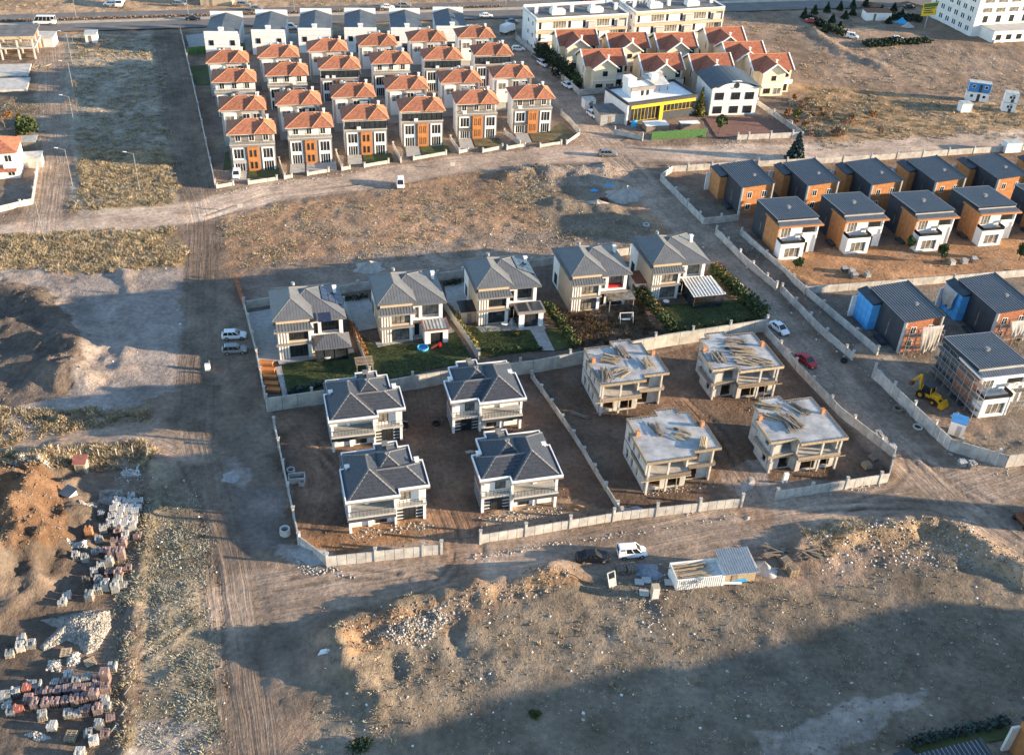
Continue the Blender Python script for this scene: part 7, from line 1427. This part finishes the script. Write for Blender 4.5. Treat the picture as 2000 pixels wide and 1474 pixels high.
for k, (u, v, h) in enumerate([(1570, 30, 3.5), (1590, 22, 3.), (1615, 18, 3.4), (1640, 14, 3.), (1665, 10, 3.4), (1690, 8, 3.6), (1600, 45, 2.6), (1625, 38, 2.8), (1650, 30, 2.6), (1610, 58, 2.4), (1640, 50, 2.4), (1665, 24, 3.), (1720, 20, 2.8), (1745, 16, 3.), (1735, 40, 2.4), (1760, 28, 2.6)]): tree(f'{["dark", "dense", "slim", "bushy"][k % 4]} nursery conifer, {(ORD + ORD)[k // 4]} of its kind from the left', u, v + 6, h * .95, 1.2, 'cone', 'leaf_dark', 260, .36, 'nursery_conifer', 'conifers in the plant nursery')
hedge('long row of nursery plants along the field track', (1575, 38), (1650, 72), 3.0, 1.8, 'leaf_dark', 1100, .36); hedge('low nursery bed below the white vehicles', (1690, 92), (1760, 84), 4.5, 1.6, 'leaf_dark', 1300, .36); hedge('low nursery bed right of the white vehicles', (1770, 86), (1815, 82), 3.5, 1.4, 'leaf_dark', 700, .36); hedge('dark nursery bed behind the poles', (1700, 30), (1800, 40), 6.0, 1.2, 'leaf_dark', 1400, .4)
for u, v, r_, h, mt, lb in ((15, 230, 1.6, 1.6, 'leaf_orange', 'rusty shrub left of the pine'), (72, 305, 1.2, 1.4, 'leaf_yellow', 'yellow shrub below the pine'), (20, 300, 1.6, 1.6, 'bare_twig', 'brown shrub above the corner house'), (1540, 225, 1.8, 1.6, 'leaf_orange', 'rust coloured shrub by the garden wall'), (1620, 225, 2.2, 1.6, 'bare_twig', 'brown thicket on the slope left'), (1650, 240, 2.4, 1.6, 'bare_twig', 'brown thicket on the slope middle'), (1600, 262, 2.4, 1.6, 'scrub_grass', 'dark thicket near the road'), (1570, 255, 2.0, 1.6, 'scrub_grass', 'dark thicket by the wall'), (1955, 1375 , .1, .1, 'leaf_dark', 'x'), (175, 808, 1.4, 1.2, 'dry_grass', 'large dry bush beside the left track'), (120, 822, 1.0, .9, 'dry_grass', 'smaller dry bush beside the left track'), (1180, 395, 1.5, .8, 'rust_brown', 'rust brown bush in front of the sand heap'), (700, 1455, 1.6, 1.0, 'leaf_dark', 'dark bush low in the shaded foreground'), (1046, 1398, .8, .6, 'leaf_green', 'small green bush in the shaded foreground'), (1010, 655, .7, .7, 'leaf_yellow', 'round shrub by the middle villa terrace')):
    if lb != 'x': tree(lb, u, v, h, r_, 'shrub', mt, 320, .2)
# highway median plants and far verge bits
hedge('clipped dry hedge along the highway median', (-60, 46.5), (980, 15), 1.2, .8, 'bare_twig', 3000, .3)
for i, (u, v) in enumerate([(1700, 12), (1770, 10)]): heap(f'{["left", "right"][i]} red earth bank beyond the nursery', u, v, 8, 2.5, 1.2, 'brown_soil', 5, 'soil_bank')
shed('tan building beyond the highway', 392, 12, R(8), 10, 7, 4, 'beige_plaster', 'pale_metal_roof', 'far_building')

# thicket right of the cream villas
for k in range(34):
    u_ = 1535 + 190 * random.random(); v_ = 195 + 75 * random.random()
    if u_ > 1650 and v_ < 225: continue
    tree(f'{["brown", "rusty", "dark", "straw coloured"][k % 4]} leafless bush in the thicket, {(ORD * 4)[k // 4]} of its colour', u_, v_, 1.4 + random.random(), 1.0 + random.random() * .8, 'shrub', ['bare_twig', 'leaf_orange', 'scrub_grass', 'dry_grass'][k % 4], 170, .22, 'thicket_bush', 'bushes in the thicket')

def turf(name, label, pts, n):
    xy = sample([(pts, n)]); m_ = len(xy); b = 5; a = rng.random((m_, b)) * 6.283; bx_ = xy[:, None, 0] + .16 * np.cos(a); by = xy[:, None, 1] + .16 * np.sin(a); hh = .05 + .07 * rng.random((m_, b)); t = rng.random((m_, b)) * 6.283; wx, wy = .05 * np.cos(t), .05 * np.sin(t); z = np.full((m_, b), .165)
    v = np.stack([np.stack([bx_ - wx, by - wy, z], -1), np.stack([bx_ + wx, by + wy, z], -1), np.stack([bx_ + .06 * np.cos(t + 1), by + .06 * np.sin(t + 1), z + hh], -1)], 2).reshape(-1, 3); stuff(link(name, raw_mesh(name, v, np.arange(len(v)).reshape(-1, 3), 'lawn_green')), label)
for lb, q in (('grass blades of the first villa lawn', [(548, 712), (693, 690), (725, 732), (718, 762), (560, 772)]), ('grass blades of the second villa lawn', [(703, 655), (733, 675), (806, 673), (889, 648), (924, 704), (756, 742), (722, 716)]), ('grass blades of the middle villa lawn', [(900, 640), (933, 640), (1035, 646), (1058, 684), (936, 700), (928, 680)]), ('grass blades of the rightmost villa lawn', [(1288, 598), (1451, 586), (1494, 624), (1318, 650)])): turf('grass', lb, q, 2600)
# things standing in the gardens
p = at(826, 682); t = thing('paddling_pool', 'blue paddling pool on the second villa lawn', 'pool', (p.x, p.y, .17)); MB().ring(0, 0, 0, .35, 1.0, .85, 18).build('rim', 'blue_plastic', t); MB().cyl((0, 0, 0), (0, 0, .08), .86, n=18).build('water', 'blue_paint', t)
p = at(852, 681); t = thing('toy_slide', 'red plastic slide beside the paddling pool', 'slide', (p.x, p.y, .17), R(20)); MB().slab((-.9, -.25, .1), (.5, -.25, .9), (.5, .25, .9), (-.9, .25, .1), .08).build('chute', 'car_red', t); MB().box(.5, .9, -.25, .25, 0, .95).build('steps', 'car_red', t)
p = at(1222, 628); t = thing('swing_frame', 'white garden swing frame in the overgrown fourth villa garden', 'swing', (p.x, p.y, 0), R(10))
for x in (-1.2, 1.2):
    for s_ in (-1, 1): MB().bar((x, s_ * .8, 0), (x, 0, 1.9), .09, .09).build('leg', 'white_trim', t)
MB().bar((-1.3, 0, 1.9), (1.3, 0, 1.9), .1, .1).build('top_bar', 'white_trim', t); MB().box(-.8, .8, -.25, .25, .5, .56).build('seat', 'white_panel', t)
p = at(712, 726); t = thing('garden_arbour', 'grey timber arbour at the lower corner of the first villa lawn', 'arbour', (p.x, p.y, .15), R(16))
for x in (-1.3, 1.3):
    for y in (-1, 1): MB().box(x - .06, x + .06, y - .06, y + .06, 0, 2.1).build('post', 'weathered_timber', t)
for k in range(7): MB().box(-1.5, 1.5, -1.15 + k * .36, -1.05 + k * .36, 2.1, 2.2).build('slat', 'weathered_timber', t)
for i, (u, v, lb) in enumerate([(985, 640, 'round garden table set by the middle villa terrace'), (1300, 596, 'garden table set beside the pergola'), (640, 705, 'garden table on the first villa terrace')]):
    p = at(u, v); t = thing('garden_table', lb, 'table', (p.x, p.y, .19)); MB().cyl((0, 0, .68), (0, 0, .73), .6, n=14).build('top', 'white_trim', t); MB().cyl((0, 0, 0), (0, 0, .68), .06, n=6).build('leg', 'dark_frame', t)
